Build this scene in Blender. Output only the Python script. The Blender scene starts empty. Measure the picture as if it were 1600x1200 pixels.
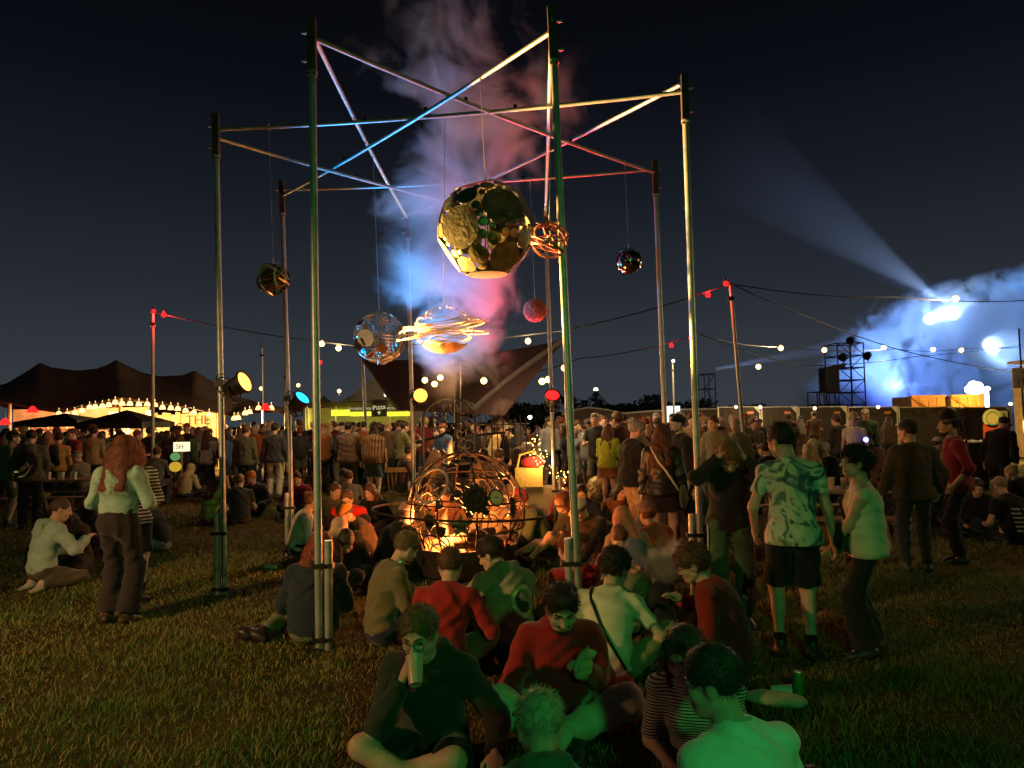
import bpy, bmesh, math, random
import numpy as np
from mathutils import Vector, Matrix, noise as mnoise
random.seed(7); RNG=np.random.default_rng(11)
S=bpy.context.scene; COL=S.collection
# ---------------------------------------------------------------- camera
FPX=1110.0; CAM=np.array([0,0,1.8]); PITCH=math.radians(2.84); ROLL=math.radians(1.1)
_F=np.array([0,math.cos(PITCH),math.sin(PITCH)]); _U0=np.array([0,-math.sin(PITCH),math.cos(PITCH)]); _X=np.array([1.0,0,0])
_R=_X*math.cos(ROLL)-_U0*math.sin(ROLL); _U=_X*math.sin(ROLL)+_U0*math.cos(ROLL)
def ray(px,py): return _F+_R*(px-800)/FPX-_U*(py-600)/FPX
def at(px,py,Y):                       # point seen at a pixel, at depth Y
    d=ray(px,py); return CAM+d*(Y/d[1])
def gnd(px,py,z=0.0):                  # point of the ground seen at a pixel
    d=ray(px,py); return CAM+d*((z-CAM[2])/d[2])
def V(*a): return np.array(a,float)
cam=bpy.data.cameras.new('camera'); cam_o=bpy.data.objects.new('camera',cam); COL.objects.link(cam_o)
cam.sensor_width=36; cam.lens=36*FPX/1600; cam.clip_start=.05; cam.clip_end=2000
_m=Matrix.Identity(4)
for i in range(3):
    _m[i][0]=_R[i]; _m[i][1]=_U[i]; _m[i][2]=-_F[i]; _m[i][3]=CAM[i]
cam_o.matrix_world=_m; S.camera=cam_o
# ---------------------------------------------------------------- world: night sky, brighter towards the horizon
W=bpy.data.worlds.new('World'); S.world=W; W.use_nodes=True
nt=W.node_tree; nt.nodes.clear(); N=nt.nodes.new; L=nt.links.new
out=N('ShaderNodeOutputWorld'); bg=N('ShaderNodeBackground'); add=N('ShaderNodeAddShader'); bg2=N('ShaderNodeBackground')
sky=N('ShaderNodeTexSky'); sky.sky_type='NISHITA'; sky.sun_disc=False; sky.sun_elevation=math.radians(-9); sky.sun_rotation=math.radians(140)
L(sky.outputs[0],bg2.inputs[0]); bg2.inputs[1].default_value=.05
tc=N('ShaderNodeTexCoord'); sp=N('ShaderNodeSeparateXYZ'); cr=N('ShaderNodeValToRGB')
L(tc.outputs['Generated'],sp.inputs[0]); L(sp.outputs[2],cr.inputs[0]); L(cr.outputs[0],bg.inputs[0])
el=cr.color_ramp.elements
el[0].position=0; el[0].color=(.036,.042,.050,1); el[1].position=1; el[1].color=(.0007,.0008,.0013,1)
for p,c in((.10,(.027,.0325,.041)),(.18,(.0165,.0205,.028)),(.30,(.0075,.0095,.0145)),(.42,(.0029,.0037,.0062)),(.55,(.0014,.0018,.003))):
    e=el.new(p); e.color=(*c,1)
bg.inputs[1].default_value=.80
L(bg.outputs[0],add.inputs[0]); L(bg2.outputs[0],add.inputs[1]); L(add.outputs[0],out.inputs[0])
sun=bpy.data.lights.new('moon','SUN'); sun.energy=.012; sun.angle=math.radians(.5); sun.color=(.75,.85,1)
sun_o=bpy.data.objects.new('moon',sun); sun_o.rotation_euler=(math.radians(50),0,math.radians(140)); COL.objects.link(sun_o)
S.view_settings.view_transform='Standard'; S.view_settings.look='None'; S.view_settings.exposure=.45; S.view_settings.gamma=1
S.render.engine='CYCLES'; cy=S.cycles
cy.use_denoising=True
try: cy.denoiser='OPENIMAGEDENOISE'
except Exception: pass
cy.max_bounces=6; cy.diffuse_bounces=2; cy.glossy_bounces=3; cy.transmission_bounces=4; cy.volume_bounces=1; cy.transparent_max_bounces=12
cy.sample_clamp_indirect=3; cy.sample_clamp_direct=0; cy.caustics_reflective=False; cy.caustics_refractive=False
cy.use_light_tree=True; cy.volume_step_rate=1.0; cy.volume_max_steps=400; cy.use_adaptive_sampling=True; cy.adaptive_threshold=.03
# ---------------------------------------------------------------- materials
MC={}
def pmat(name,col,rough=.8,metal=0,var=.25,vs=8.0,bump=.0,bs=60.0,sheen=0,spec=.3,col2=None,coat=0):
    if name in MC: return MC[name]
    m=bpy.data.materials.new(name); m.use_nodes=True; t=m.node_tree; b=t.nodes['Principled BSDF']
    b.inputs['Roughness'].default_value=rough; b.inputs['Metallic'].default_value=metal
    b.inputs['Specular IOR Level'].default_value=spec
    if sheen: b.inputs['Sheen Weight'].default_value=sheen
    if coat: b.inputs['Coat Weight'].default_value=coat
    n=t.nodes.new
    tc=n('ShaderNodeTexCoord')
    if var or col2:
        no=n('ShaderNodeTexNoise'); no.inputs['Scale'].default_value=vs; no.inputs['Detail'].default_value=5; no.inputs['Roughness'].default_value=.65
        t.links.new(tc.outputs['Object'],no.inputs['Vector'])
        mp=n('ShaderNodeMapRange'); mp.inputs[1].default_value=.3; mp.inputs[2].default_value=.7
        t.links.new(no.outputs[0],mp.inputs[0])
        mx=n('ShaderNodeMix'); mx.data_type='RGBA'
        c2=col2 or tuple(min(1,c*(1+var)) for c in col); c1=tuple(c*(1-var) for c in col) if not col2 else col
        mx.inputs[6].default_value=(*c1,1); mx.inputs[7].default_value=(*c2,1)
        t.links.new(mp.outputs[0],mx.inputs[0]); t.links.new(mx.outputs[2],b.inputs['Base Color'])
    else: b.inputs['Base Color'].default_value=(*col,1)
    if bump:
        no2=n('ShaderNodeTexNoise'); no2.inputs['Scale'].default_value=bs; no2.inputs['Detail'].default_value=4
        t.links.new(tc.outputs['Object'],no2.inputs['Vector'])
        bp=n('ShaderNodeBump'); bp.inputs['Strength'].default_value=bump; bp.inputs['Distance'].default_value=.01
        t.links.new(no2.outputs[0],bp.inputs['Height']); t.links.new(bp.outputs[0],b.inputs['Normal'])
    MC[name]=m; return m
def emat(name,col,strength,sample=False):
    if name in MC: return MC[name]
    m=bpy.data.materials.new(name); m.use_nodes=True; t=m.node_tree; t.nodes.clear()
    e=t.nodes.new('ShaderNodeEmission'); o=t.nodes.new('ShaderNodeOutputMaterial'); e.inputs[0].default_value=(*col,1); e.inputs[1].default_value=strength
    t.links.new(e.outputs[0],o.inputs[0]); m.cycles.emission_sampling='FRONT_BACK' if sample else 'NONE'
    MC[name]=m; return m
def cloth(col,kind='cloth'):
    nm=kind+'_%02x%02x%02x'%tuple(int(min(1,c)**.45*255) for c in col)
    if kind=='knit': return pmat(nm,col,.95,0,.15,26,.55,170,sheen=.3,spec=.1)
    if kind=='leather': return pmat(nm,col,.42,0,.3,14,.3,60,spec=.4)
    return pmat(nm,col,.9,0,.11,9,.30,240,sheen=.15,spec=.12)
# ---------------------------------------------------------------- mesh building
def norm(v): v=np.asarray(v,float); return v/max(1e-9,np.linalg.norm(v))
def frame(d):
    d=norm(d); a=V(0,0,1) if abs(d[2])<.9 else V(1,0,0)
    x=norm(np.cross(a,d)); return x,np.cross(d,x),d
class MB:
    def __init__(s): s.v=[]; s.f=[]; s.n=0
    def add(s,v,f):
        s.v.append(np.asarray(v,float).reshape(-1,3)); s.f+= [tuple(i+s.n for i in q) for q in f]; s.n+=len(s.v[-1]); return s
    def box(s,c,size,ax=None):
        c=np.asarray(c,float); h=np.asarray(size,float)/2
        A=np.eye(3) if ax is None else np.array(ax)
        P=[c+A[0]*h[0]*i+A[1]*h[1]*j+A[2]*h[2]*k for k in(-1,1) for j in(-1,1) for i in(-1,1)]
        return s.add(P,[(0,2,3,1),(4,5,7,6),(0,1,5,4),(2,6,7,3),(0,4,6,2),(1,3,7,5)])
    def tube(s,pts,r,n=8,closed=False,cap=True):
        P=[np.asarray(p,float) for p in pts]; m=len(P); rr=r if hasattr(r,'__len__') else [r]*m
        vs=[]; x=None
        for i in range(m):
            if closed: d=P[(i+1)%m]-P[i-1]
            else: d=P[min(i+1,m-1)]-P[max(i-1,0)]
            d=norm(d)
            if x is None: x,y,_=frame(d)
            else:
                x=x-d*np.dot(x,d); x=norm(x); y=np.cross(d,x)
            for k in range(n):
                a=2*math.pi*k/n; vs.append(P[i]+(x*math.cos(a)+y*math.sin(a))*rr[i])
        f=[]
        for i in range(m if closed else m-1):
            j=(i+1)%m
            for k in range(n):
                l=(k+1)%n; f.append((i*n+k,i*n+l,j*n+l,j*n+k))
        if cap and not closed: f.append(tuple(range(n-1,-1,-1))); f.append(tuple((m-1)*n+k for k in range(n)))
        return s.add(vs,f)
    def ring(s,c,r,w,nrm,n=40,k=6,squash=1,x=None):
        a,b,_=frame(nrm)
        if x is not None: a=norm(x); b=np.cross(norm(nrm),a)
        return s.tube([np.asarray(c)+a*r*math.cos(2*math.pi*i/n)+b*r*squash*math.sin(2*math.pi*i/n) for i in range(n)],w,k,closed=True)
    def lathe(s,c,prof,n=24,d=(0,0,1),cap=True):
        a,b,d=frame(d); c=np.asarray(c,float); vs=[]
        for r,z in prof:
            for k in range(n):
                t=2*math.pi*k/n; vs.append(c+d*z+(a*math.cos(t)+b*math.sin(t))*r)
        f=[]
        for i in range(len(prof)-1):
            for k in range(n):
                l=(k+1)%n; f.append((i*n+k,i*n+l,(i+1)*n+l,(i+1)*n+k))
        if cap: f.append(tuple(range(n-1,-1,-1))); f.append(tuple((len(prof)-1)*n+k for k in range(n)))
        return s.add(vs,f)
    def ball(s,c,r,n=12,m=8,sc=(1,1,1)):
        vs=[]; c=np.asarray(c,float); sc=np.asarray(sc)
        for i in range(m+1):
            ph=math.pi*i/m
            for k in range(n):
                t=2*math.pi*k/n; vs.append(c+r*sc*V(math.sin(ph)*math.cos(t),math.sin(ph)*math.sin(t),-math.cos(ph)))
        f=[(i*n+k,i*n+(k+1)%n,(i+1)*n+(k+1)%n,(i+1)*n+k) for i in range(m) for k in range(n)]
        return s.add(vs,f)
    def disc(s,c,r,nrm,th=.004,n=16,x=None,sq=1.0,dome=0.0):
        a,b,d=frame(nrm)
        if x is not None: a=norm(x-d*np.dot(x,d)); b=np.cross(d,a)
        c=np.asarray(c,float)
        vs=[c+d*(th/2+dome)]+[c+d*th/2+(a*math.cos(t)+b*sq*math.sin(t))*r for t in np.linspace(0,2*math.pi,n,endpoint=False)]
        vs+=[c-d*(th/2-dome)]+[c-d*th/2+(a*math.cos(t)+b*sq*math.sin(t))*r for t in np.linspace(0,2*math.pi,n,endpoint=False)]
        f=[]
        for k in range(n):
            l=(k+1)%n; f+=[(0,1+k,1+l),(n+1,n+2+l,n+2+k),(1+k,n+2+k,n+2+l,1+l)]
        return s.add(vs,f)
    def poly(s,pts2,o,ax,ay,th=.02):        # extruded outline in the plane o+ax,ay
        o=np.asarray(o,float); ax=np.asarray(ax,float); ay=np.asarray(ay,float); d=norm(np.cross(ax,ay)); n=len(pts2)
        vs=[o+ax*p[0]+ay*p[1]+d*th/2 for p in pts2]+[o+ax*p[0]+ay*p[1]-d*th/2 for p in pts2]
        return s.add(vs,[tuple(range(n)),tuple(range(2*n-1,n-1,-1))]+[(i,n+i,n+(i+1)%n,(i+1)%n) for i in range(n)])
    def mesh(s,name,mats,smooth=False):
        me=bpy.data.meshes.new(name)
        v=np.concatenate(s.v) if s.v else np.zeros((0,3))
        me.from_pydata(v.tolist(),[],s.f)
        for m in (mats if isinstance(mats,(list,tuple)) else [mats]): me.materials.append(m)
        if smooth:
            me.polygons.foreach_set('use_smooth',[True]*len(me.polygons))
            try: me.set_sharp_from_angle(angle=math.radians(45))
            except Exception: pass
        return me
    def build(s,name,mats,parent=None,smooth=False,loc=None):
        return link(name,s.mesh(name,mats,smooth),parent,loc)
def link(name,data,parent=None,loc=None):
    o=bpy.data.objects.new(name,data); COL.objects.link(o)
    if parent is not None:
        o.parent=parent
        if loc is None and parent.get('origin') is None: pass
    if loc is not None: o.location=loc
    return o
def tag(o,label=None,cat=None,group=None,kind=None):
    if label: o['label']=label
    if cat: o['category']=cat
    if group: o['group']=group
    if kind: o['kind']=kind
    return o
def root(name,label,cat,group=None):   # an Empty: parts are built in world space, the Empty is moved to their base afterwards
    o=bpy.data.objects.new(name,None); o.empty_display_size=.1; COL.objects.link(o); return tag(o,label,cat,group)
def settle(o,p):                       # put a thing's Empty at its base, parts staying where they are
    p=Vector(p); o.location=p
    for c in o.children: c.location=Vector(c.location)-p
    return o
def text_mesh(txt,size,ext=.004,align='CENTER'):
    cu=bpy.data.curves.new('lettering','FONT'); cu.body=txt; cu.size=size; cu.extrude=ext; cu.align_x=align; cu.align_y='CENTER'; cu.resolution_u=2
    o=bpy.data.objects.new('lettering',cu); COL.objects.link(o); dg=bpy.context.evaluated_depsgraph_get()
    ev=o.evaluated_get(dg); me=bpy.data.meshes.new_from_object(ev); bpy.data.objects.remove(o); return me
def lettering(txt,size,c,ax,ay,mat,parent=None,name='lettering',ext=.004):
    me=text_mesh(txt,size,ext); n=norm(np.cross(ax,ay)); M=np.array([norm(ax),norm(ay),n]).T
    v=np.zeros(len(me.vertices)*3); me.vertices.foreach_get('co',v); v=v.reshape(-1,3)@M.T+np.asarray(c); me.vertices.foreach_set('co',v.ravel()); me.update()
    me.materials.clear(); me.materials.append(mat); return link(name,me,parent)
def lamp(kind,loc,energy,col,size=.05,target=None,angle=60,blend=.5,name='lamp_light',parent=None):
    l=bpy.data.lights.new(name,kind); l.energy=energy; l.color=col
    if kind!='SUN': l.shadow_soft_size=size
    o=bpy.data.objects.new(name,l); COL.objects.link(o); o.location=loc
    if kind=='SPOT': l.spot_size=math.radians(angle); l.spot_blend=blend
    if target is not None: o.rotation_euler=(Vector(target)-Vector(loc)).to_track_quat('-Z','Y').to_euler()
    if parent is not None:
        o.parent=parent
    return o
def nodes_mat(name):
    m=bpy.data.materials.new(name); m.use_nodes=True; return m,m.node_tree,m.node_tree.nodes['Principled BSDF']
STEEL=pmat('galvanised_steel',(.40,.40,.38),.42,.55,.22,9,.2,40)
DARKSTEEL=pmat('black_steel',(.03,.03,.03),.5,.6,.3,10,.1,40)
RUST=pmat('rusty_iron',(.10,.06,.04),.65,.55,.4,14,.35,70)
WOOD=pmat('weathered_wood',(.23,.15,.085),.75,0,.3,5,.3,50)
BLACK=pmat('black_plastic',(.012,.012,.012),.5,0,.2)
CABLE=pmat('black_cable',(.01,.01,.01),.6,0,0)
WHITE=pmat('white_paint',(.75,.75,.72),.6,0,.06)
# ================================================================ ground and grass
def patch(x,y):      # worn and green patches, 0..1
    return .5+.25*np.sin(x*1.3+1.7*np.sin(y*.9+.4))+.25*np.sin(y*1.9+1.3*np.sin(x*1.1+2.0))
m,t,b=nodes_mat('dry_turf'); n=t.nodes.new; l=t.links.new
tc=n('ShaderNodeTexCoord'); n1=n('ShaderNodeTexNoise'); n1.inputs['Scale'].default_value=.55; n1.inputs['Detail'].default_value=6
n2=n('ShaderNodeTexNoise'); n2.inputs['Scale'].default_value=28; n2.inputs['Detail'].default_value=6; n2.inputs['Roughness'].default_value=.75
l(tc.outputs['Object'],n1.inputs[0]); l(tc.outputs['Object'],n2.inputs[0])
r1=n('ShaderNodeValToRGB'); r1.color_ramp.elements[0].position=.35; r1.color_ramp.elements[1].position=.66
r1.color_ramp.elements[0].color=(.05,.052,.016,1); r1.color_ramp.elements[1].color=(.12,.082,.036,1)
r2=n('ShaderNodeValToRGB'); r2.color_ramp.elements[0].position=.3; r2.color_ramp.elements[1].position=.72
r2.color_ramp.elements[0].color=(.25,.25,.25,1); r2.color_ramp.elements[1].color=(1.5,1.45,1.3,1)
mx=n('ShaderNodeMix'); mx.data_type='RGBA'; mx.blend_type='MULTIPLY'; mx.inputs[0].default_value=1
l(n1.outputs[0],r1.inputs[0]); l(n2.outputs[0],r2.inputs[0]); l(r1.outputs[0],mx.inputs[6]); l(r2.outputs[0],mx.inputs[7]); l(mx.outputs[2],b.inputs['Base Color'])
bp=n('ShaderNodeBump'); bp.inputs['Strength'].default_value=.9; bp.inputs['Distance'].default_value=.05; l(n2.outputs[0],bp.inputs['Height']); l(bp.outputs[0],b.inputs['Normal'])
b.inputs['Roughness'].default_value=.95; b.inputs['Specular IOR Level'].default_value=.1
o=MB().add([(-300,-60,0),(300,-60,0),(300,500,0),(-300,500,0)],[(0,1,2,3)]).build('ground',m); tag(o,'dry mown festival field of straw and green turf','ground',kind='structure')
def grass():
    P=[]
    for y0,y1,dens,side in((1.6,4.2,4200,1.5),(4.2,7,3600,1.8),(7,10,1900,2),(10,16,700,2.5),(16,24,160,2.5)):
        w=.80*y1+side; cnt=int(dens*(y1-y0)*2*w)
        x=RNG.uniform(-w,w,cnt); y=RNG.uniform(y0,y1,cnt); k=np.abs(x)<.80*y+side; P.append(np.stack([x[k],y[k]],1))
    P=np.concatenate(P); 
    clump=.5+.5*np.sin(P[:,0]*9+3*np.sin(P[:,1]*7))*np.sin(P[:,1]*11+2*np.sin(P[:,0]*8))
    worn=.5+.5*np.sin(P[:,0]*2.3+2*np.sin(P[:,1]*1.7+1))*np.sin(P[:,1]*2.9+1.5*np.sin(P[:,0]*2.1)); keep=RNG.uniform(0,1,len(P))<(.45+.55*clump)*(.45+.55*worn); P=P[keep]; worn=worn[keep]; n=len(P)
    pt=patch(P[:,0],P[:,1]); g=np.clip(pt*.75+.25*worn+RNG.normal(0,.28,n),0,1)
    h=(.022+.038*RNG.uniform(0,1,n)**1.6)*(.7+.6*pt)*(.6+.55*worn); w=.0016+.0016*RNG.uniform(0,1,n)
    far=np.clip((P[:,1]-5)/8,0,1); w*=1+1.6*far+2*np.clip((P[:,1]-15)/8,0,1)
    a=RNG.uniform(0,2*np.pi,n); bd=RNG.uniform(.2,1.5,n)*h; a2=RNG.uniform(0,2*np.pi,n)
    sx,sy=np.cos(a)*w,np.sin(a)*w; bx,by=np.cos(a2)*bd,np.sin(a2)*bd
    Vv=np.zeros((n,5,3)); z0=np.zeros(n)
    Vv[:,0]=np.stack([P[:,0]-sx,P[:,1]-sy,z0-.002],1); Vv[:,1]=np.stack([P[:,0]+sx,P[:,1]+sy,z0-.002],1)
    Vv[:,2]=np.stack([P[:,0]-sx*.8+bx*.35,P[:,1]-sy*.8+by*.35,h*.6],1); Vv[:,3]=np.stack([P[:,0]+sx*.8+bx*.35,P[:,1]+sy*.8+by*.35,h*.6],1)
    Vv[:,4]=np.stack([P[:,0]+bx,P[:,1]+by,h],1)
    me=bpy.data.meshes.new('grass'); me.vertices.add(n*5); me.vertices.foreach_set('co',Vv.ravel())
    i=np.arange(n)*5; T=np.stack([i,i+1,i+3,i,i+3,i+2,i+2,i+3,i+4],1).ravel()
    me.loops.add(n*9); me.loops.foreach_set('vertex_index',T); me.polygons.add(n*3); me.polygons.foreach_set('loop_start',np.arange(n*3)*3)
    me.update(); at_=me.attributes.new('tint','FLOAT','POINT'); at_.data.foreach_set('value',np.repeat(g,5))
    m,t,b=nodes_mat('grass_blade'); an=t.nodes.new('ShaderNodeAttribute'); an.attribute_name='tint'; r=t.nodes.new('ShaderNodeValToRGB')
    e=r.color_ramp.elements; e[0].color=(.32,.24,.10,1); e[1].color=(.08,.14,.025,1); e[1].position=.95; x=e.new(.45); x.color=(.22,.19,.065,1); x=e.new(.7); x.color=(.13,.17,.038,1)
    t.links.new(an.outputs['Fac'],r.inputs[0]); t.links.new(r.outputs[0],b.inputs['Base Color']); b.inputs['Roughness'].default_value=.6; b.inputs['Specular IOR Level'].default_value=.25
    me.materials.append(m); o=link('grass',me); tag(o,'short dry grass blades covering the field','grass',kind='stuff')
grass()
# ================================================================ star frame of eight steel poles
TOPZ=5.1
tops=dict(A=(487,40),B=(862,22),D=(1069,128),E=(1023,258),H=(852,332),G=(636,335),F=(440,290),C=(337,188))
bpx=dict(A=499,B=907,C=351,D=1097,E=1047,F=458,G=649,H=869)
fr=root('star_pole_frame','tall star of crossed steel beams on eight steel poles around the fire','frame')
PT={};PB={}
stk=dict(A=1,B=-1,C=-1,D=-1,E=-1,F=-1,G=-1,H=1)
for k,(px,py) in tops.items():
    T=gnd(px,py,TOPZ); PT[k]=T
    B0=T.copy(); B0[2]=0
    for _ in range(4):
        v=B0-CAM; cx=800+FPX*(v@_R)/(v@_F); B0[0]+=(bpx[k]-cx)*(v@_F)/FPX
    PB[k]=B0; d=norm(T-B0)
    tb=B0+d*(4.70/d[2])
    p=MB().tube([B0,tb],.031,16).lathe(tb,[(.031,-.01),(.043,-.01),(.043,.01),(.031,.01)],16).build('pole',STEEL,fr,True)
    ax=np.array(frame(d)); ax=np.array([V(1,0,0),V(0,1,0),d])
    off=V(0,0,0)
    MB().box((tb+T)/2+d*.02,(.07,.055,.50),ax).build('bracket',pmat('brown_painted_steel',(.12,.07,.04),.5,.4,.3),p)
    for q in(.1,.34):
        MB().tube([tb+d*q+V(-.03,0,0)*(1 if px<800 else -1),tb+d*q+V(-.085,0,0)*(1 if px<800 else -1)],.009,6).lathe(tb+d*q+V(-.06,0,0)*(1 if px<800 else -1),[(.016,-.006),(.016,.006)],6,(1,0,0)).build('bolt',STEEL,p)
    s=stk[k]; so=V(.078*s,-.01,0)
    MB().tube([B0+so,B0+so+V(0,0,.86)],.031,14).build('stake',STEEL,p,True)
    for z in(.08,.66):
        c=B0+d*z+so/2
        MB().box(c,(.17,.075,.035)).lathe(c+V(0,-.04,0),[(.012,0),(.012,-.05)],8,(0,-1,0)).tube([c+V(.02,-.05,0),c+V(.02,.05,.01)],.009,6).build('clamp',DARKSTEEL,p)
    # guy peg ring at the foot
    MB().tube([B0+V(math.cos(a)*.12,math.sin(a)*.10,.015+.02*math.sin(3*a)) for a in np.linspace(0,5.2,14)],.008,5).build('foot_strap',DARKSTEEL,p)
beams=[('A','E',0),('A','G',1),('B','F',-1),('B','H',1),('C','D',0),('C','H',-2),('D','G',2),('E','F',1)]
BM={}
for a,b_,lev in beams:
    p=PT[a]+V(0,0,-.10+lev*.045); q=PT[b_]+V(0,0,-.10+lev*.045); mid=(p+q)/2+V(0,0,-.02)
    bm=MB().tube([p*(1-u)+q*u+V(0,0,-.05*4*u*(1-u)) for u in np.linspace(0,1,9)],.0205,12)
    bo=bm.build('beam',STEEL,fr,True); BM[a+b_]=(p,q)
    for u in(.34,.66):
        c=p*(1-u)+q*u; MB().box(c+V(0,0,-.02),(.035,.035,.05)).build('clamp',DARKSTEEL,bo)
settle(fr,(-.6,8.2,0))
def beam_at(name,px):
    p,q=BM[name]; best=None
    for u in np.linspace(0,1,400):
        c=p*(1-u)+q*u+V(0,0,-.05*4*u*(1-u)); v=c-CAM; x=800+FPX*(v@_R)/(v@_F)
        if best is None or abs(x-px)<best[0]: best=(abs(x-px),c)
    return best[1]
def hang(name,px,cx,cy,rpx):       # beam point, sphere centre and radius of a hanging globe
    a=beam_at(name,px); c=at(cx,cy,a[1]); return a,c,rpx/FPX*a[1]
def cable(rt,a,c,r):
    top=c+V(0,0,r)
    MB().tube([a,a*.5+top*.5,top],.0035,5).build('hanging_cable',STEEL,rt)
    MB().ring(a,.032,.006,(1,0,0),14,5).build('cable_clip',STEEL,rt); MB().ring(top+V(0,0,.03),.025,.005,(1,0,0),12,5).build('shackle',STEEL,rt)
def fib(n):
    i=np.arange(n)+.5; ph=np.arccos(1-2*i/n); th=np.pi*(1+5**.5)*i
    return np.stack([np.cos(th)*np.sin(ph),np.sin(th)*np.sin(ph),np.cos(ph)],1)
# -- big globe of welded discs
a,c,r=hang('BF',750,760,359,76)
rt=root('disc_globe','large hanging globe welded from round steel discs with gaps','globe')
cable(rt,a,c,r)
HAM=[pmat('hammered_disc_%d'%i,col,.38,.6,.45,9,.6,26) for i,col in enumerate(((.20,.18,.11),(.15,.14,.09),(.25,.21,.11),(.11,.12,.10)))]
rg=np.random.default_rng(5); placed=[]
for rad in [.44]*9+[.36]*10+[.29]*14+[.22]*22+[.15]*50+[.10]*70+[.07]*90:
    for _ in range(120):
        d=norm(rg.normal(size=3))
        if all(math.acos(max(-1,min(1,float(d@e))))>(rad+f)*.95 for e,f in placed):
            placed.append((d,rad)); break
for i,(d,rad) in enumerate(placed):
    MB().disc(c+d*r*math.cos(rad*.8)*1.0,r*math.sin(rad),d,.006,22 if rad>.2 else 12,sq=rg.uniform(.9,1),x=rg.normal(size=3),dome=.012).build('disc',HAM[i%4],rt,True)
for nn in((1,0,0),(0,1,0),(.7,.7,0)): MB().ring(c,r*.93,.006,nn,40,5).build('inner_hoop',RUST,rt)
settle(rt,c)
# -- wire lattice ball with star glints
a,c,r=hang('BH',866,859,375,29)
rt=root('lattice_globe','open wire globe with red light in its wire colour beside the large disc globe','globe'); cable(rt,a,c,r)
WIRE=pmat('red_lit_wire',(.62,.20,.17),.4,.3,.1)  # red lamp light put into the wire colour
rg=np.random.default_rng(9)
for i in range(9):
    nn=norm(rg.normal(size=3)); k=rg.uniform(-.45,.45); MB().ring(c+nn*r*k,r*math.sqrt(1-k*k),.008,nn,36,5).build('wire_hoop',WIRE,rt,True)
core=MB()
for d in fib(26): core.tube([c,c+d*r*.34],[.012,.002],4)
core.build('star_burst',STEEL,rt); settle(rt,c)
# -- small polished globe, right
a,c,r=hang('AE',976,983,408,20)
rt=root('mirror_globe','small dark polished metal globe hanging by the rear pole','globe'); cable(rt,a,c,r)
MB().ball(c,r,28,18).build('shell',pmat('polished_dark_metal',(.28,.26,.25),.16,1,.5,6,.15,14),rt,True)
MB().ring(c+V(0,0,r*.72),r*.70,.006,(0,0,1),26,5).build('seam_ring',STEEL,rt); settle(rt,c)
# -- perforated globe, its red glow painted into the colours
a,c,r=hang('EF',828,836,485,18)
rt=root('perforated_globe','small perforated metal globe with its red glow painted in','globe'); cable(rt,a,c,r)
bm_=MB()
for d in fib(120): bm_.ring(c+d*r*.985,r*.135,.0075,d,8,4)
bm_.build('pierced_shell',pmat('red_lit_pierced_steel',(.5,.16,.12),.4,.4,.2),rt); MB().ball(c,r*.80,16,10).build('inner_ball',pmat('red_lit_core',(.45,.03,.02),.4,.2,.3),rt,True); settle(rt,c)  # red lamp glow painted into the colours of shell and inner ball
# -- scribble ball, left
a,c,r=hang('CD',420,427,436,24)
rt=root('strip_globe','small globe woven of curled metal strips, hanging furthest left','globe'); cable(rt,a,c,r)
rg=np.random.default_rng(3)
for i in range(26):
    nn=norm(rg.normal(size=3)); x,y,_=frame(nn); k=rg.uniform(-.6,.6); a0=rg.uniform(0,6.28); ln=rg.uniform(1.5,3.6); rr=math.sqrt(1-k*k)
    MB().tube([c+(nn*k+(x*math.cos(a0+u)+y*math.sin(a0+u))*rr)*r*(1+.04*math.sin(5*u+i)) for u in np.linspace(0,ln,14)],.013,4).build('metal_strip',RUST if i%3 else STEEL,rt,True)
MB().ball(c,r*.78,14,10).build('core',pmat('dark_core',(.06,.045,.03),.6,.5),rt,True); settle(rt,c)
# -- turquoise scrap globe
a,c,r=hang('AG',583,593,528,39)
rt=root('scrap_globe','blue-lit globe of scrap mesh, tube and plates','globe'); cable(rt,a,c,r)
rg=np.random.default_rng(12)
for i in range(5): MB().ring(c,r*(1-.02*i),.014,norm(rg.normal(size=3)*V(.4,1,.5)),44,6).build('hoop',STEEL,rt,True)
msh=MB()
for k in np.linspace(-.8,.8,13):
    rr=math.sqrt(1-k*k); msh.ring(c+V(0,0,k*r*.93),r*.93*rr,.005,(0,0,1),30,4); msh.ring(c+V(k*r*.93,0,0),r*.93*rr,.005,(1,0,0),30,4)
msh.build('wire_mesh',STEEL,rt)
for i in range(26):
    d=norm(rg.normal(size=3)); MB().disc(c+d*r*1.0,rg.uniform(.05,.14),d,.006,rg.integers(5,9),sq=rg.uniform(.4,.9),x=rg.normal(size=3)).build('scrap_plate',RUST if i%2 else STEEL,rt)
for i in range(22):
    d=norm(rg.normal(size=3)); e=norm(d+rg.normal(size=3)*.5); MB().tube([c+d*r*1.0,c+norm(d+e)*r*1.07,c+e*r*1.02],.009,5).build('scrap_rod',STEEL,rt)
settle(rt,c)
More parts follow.
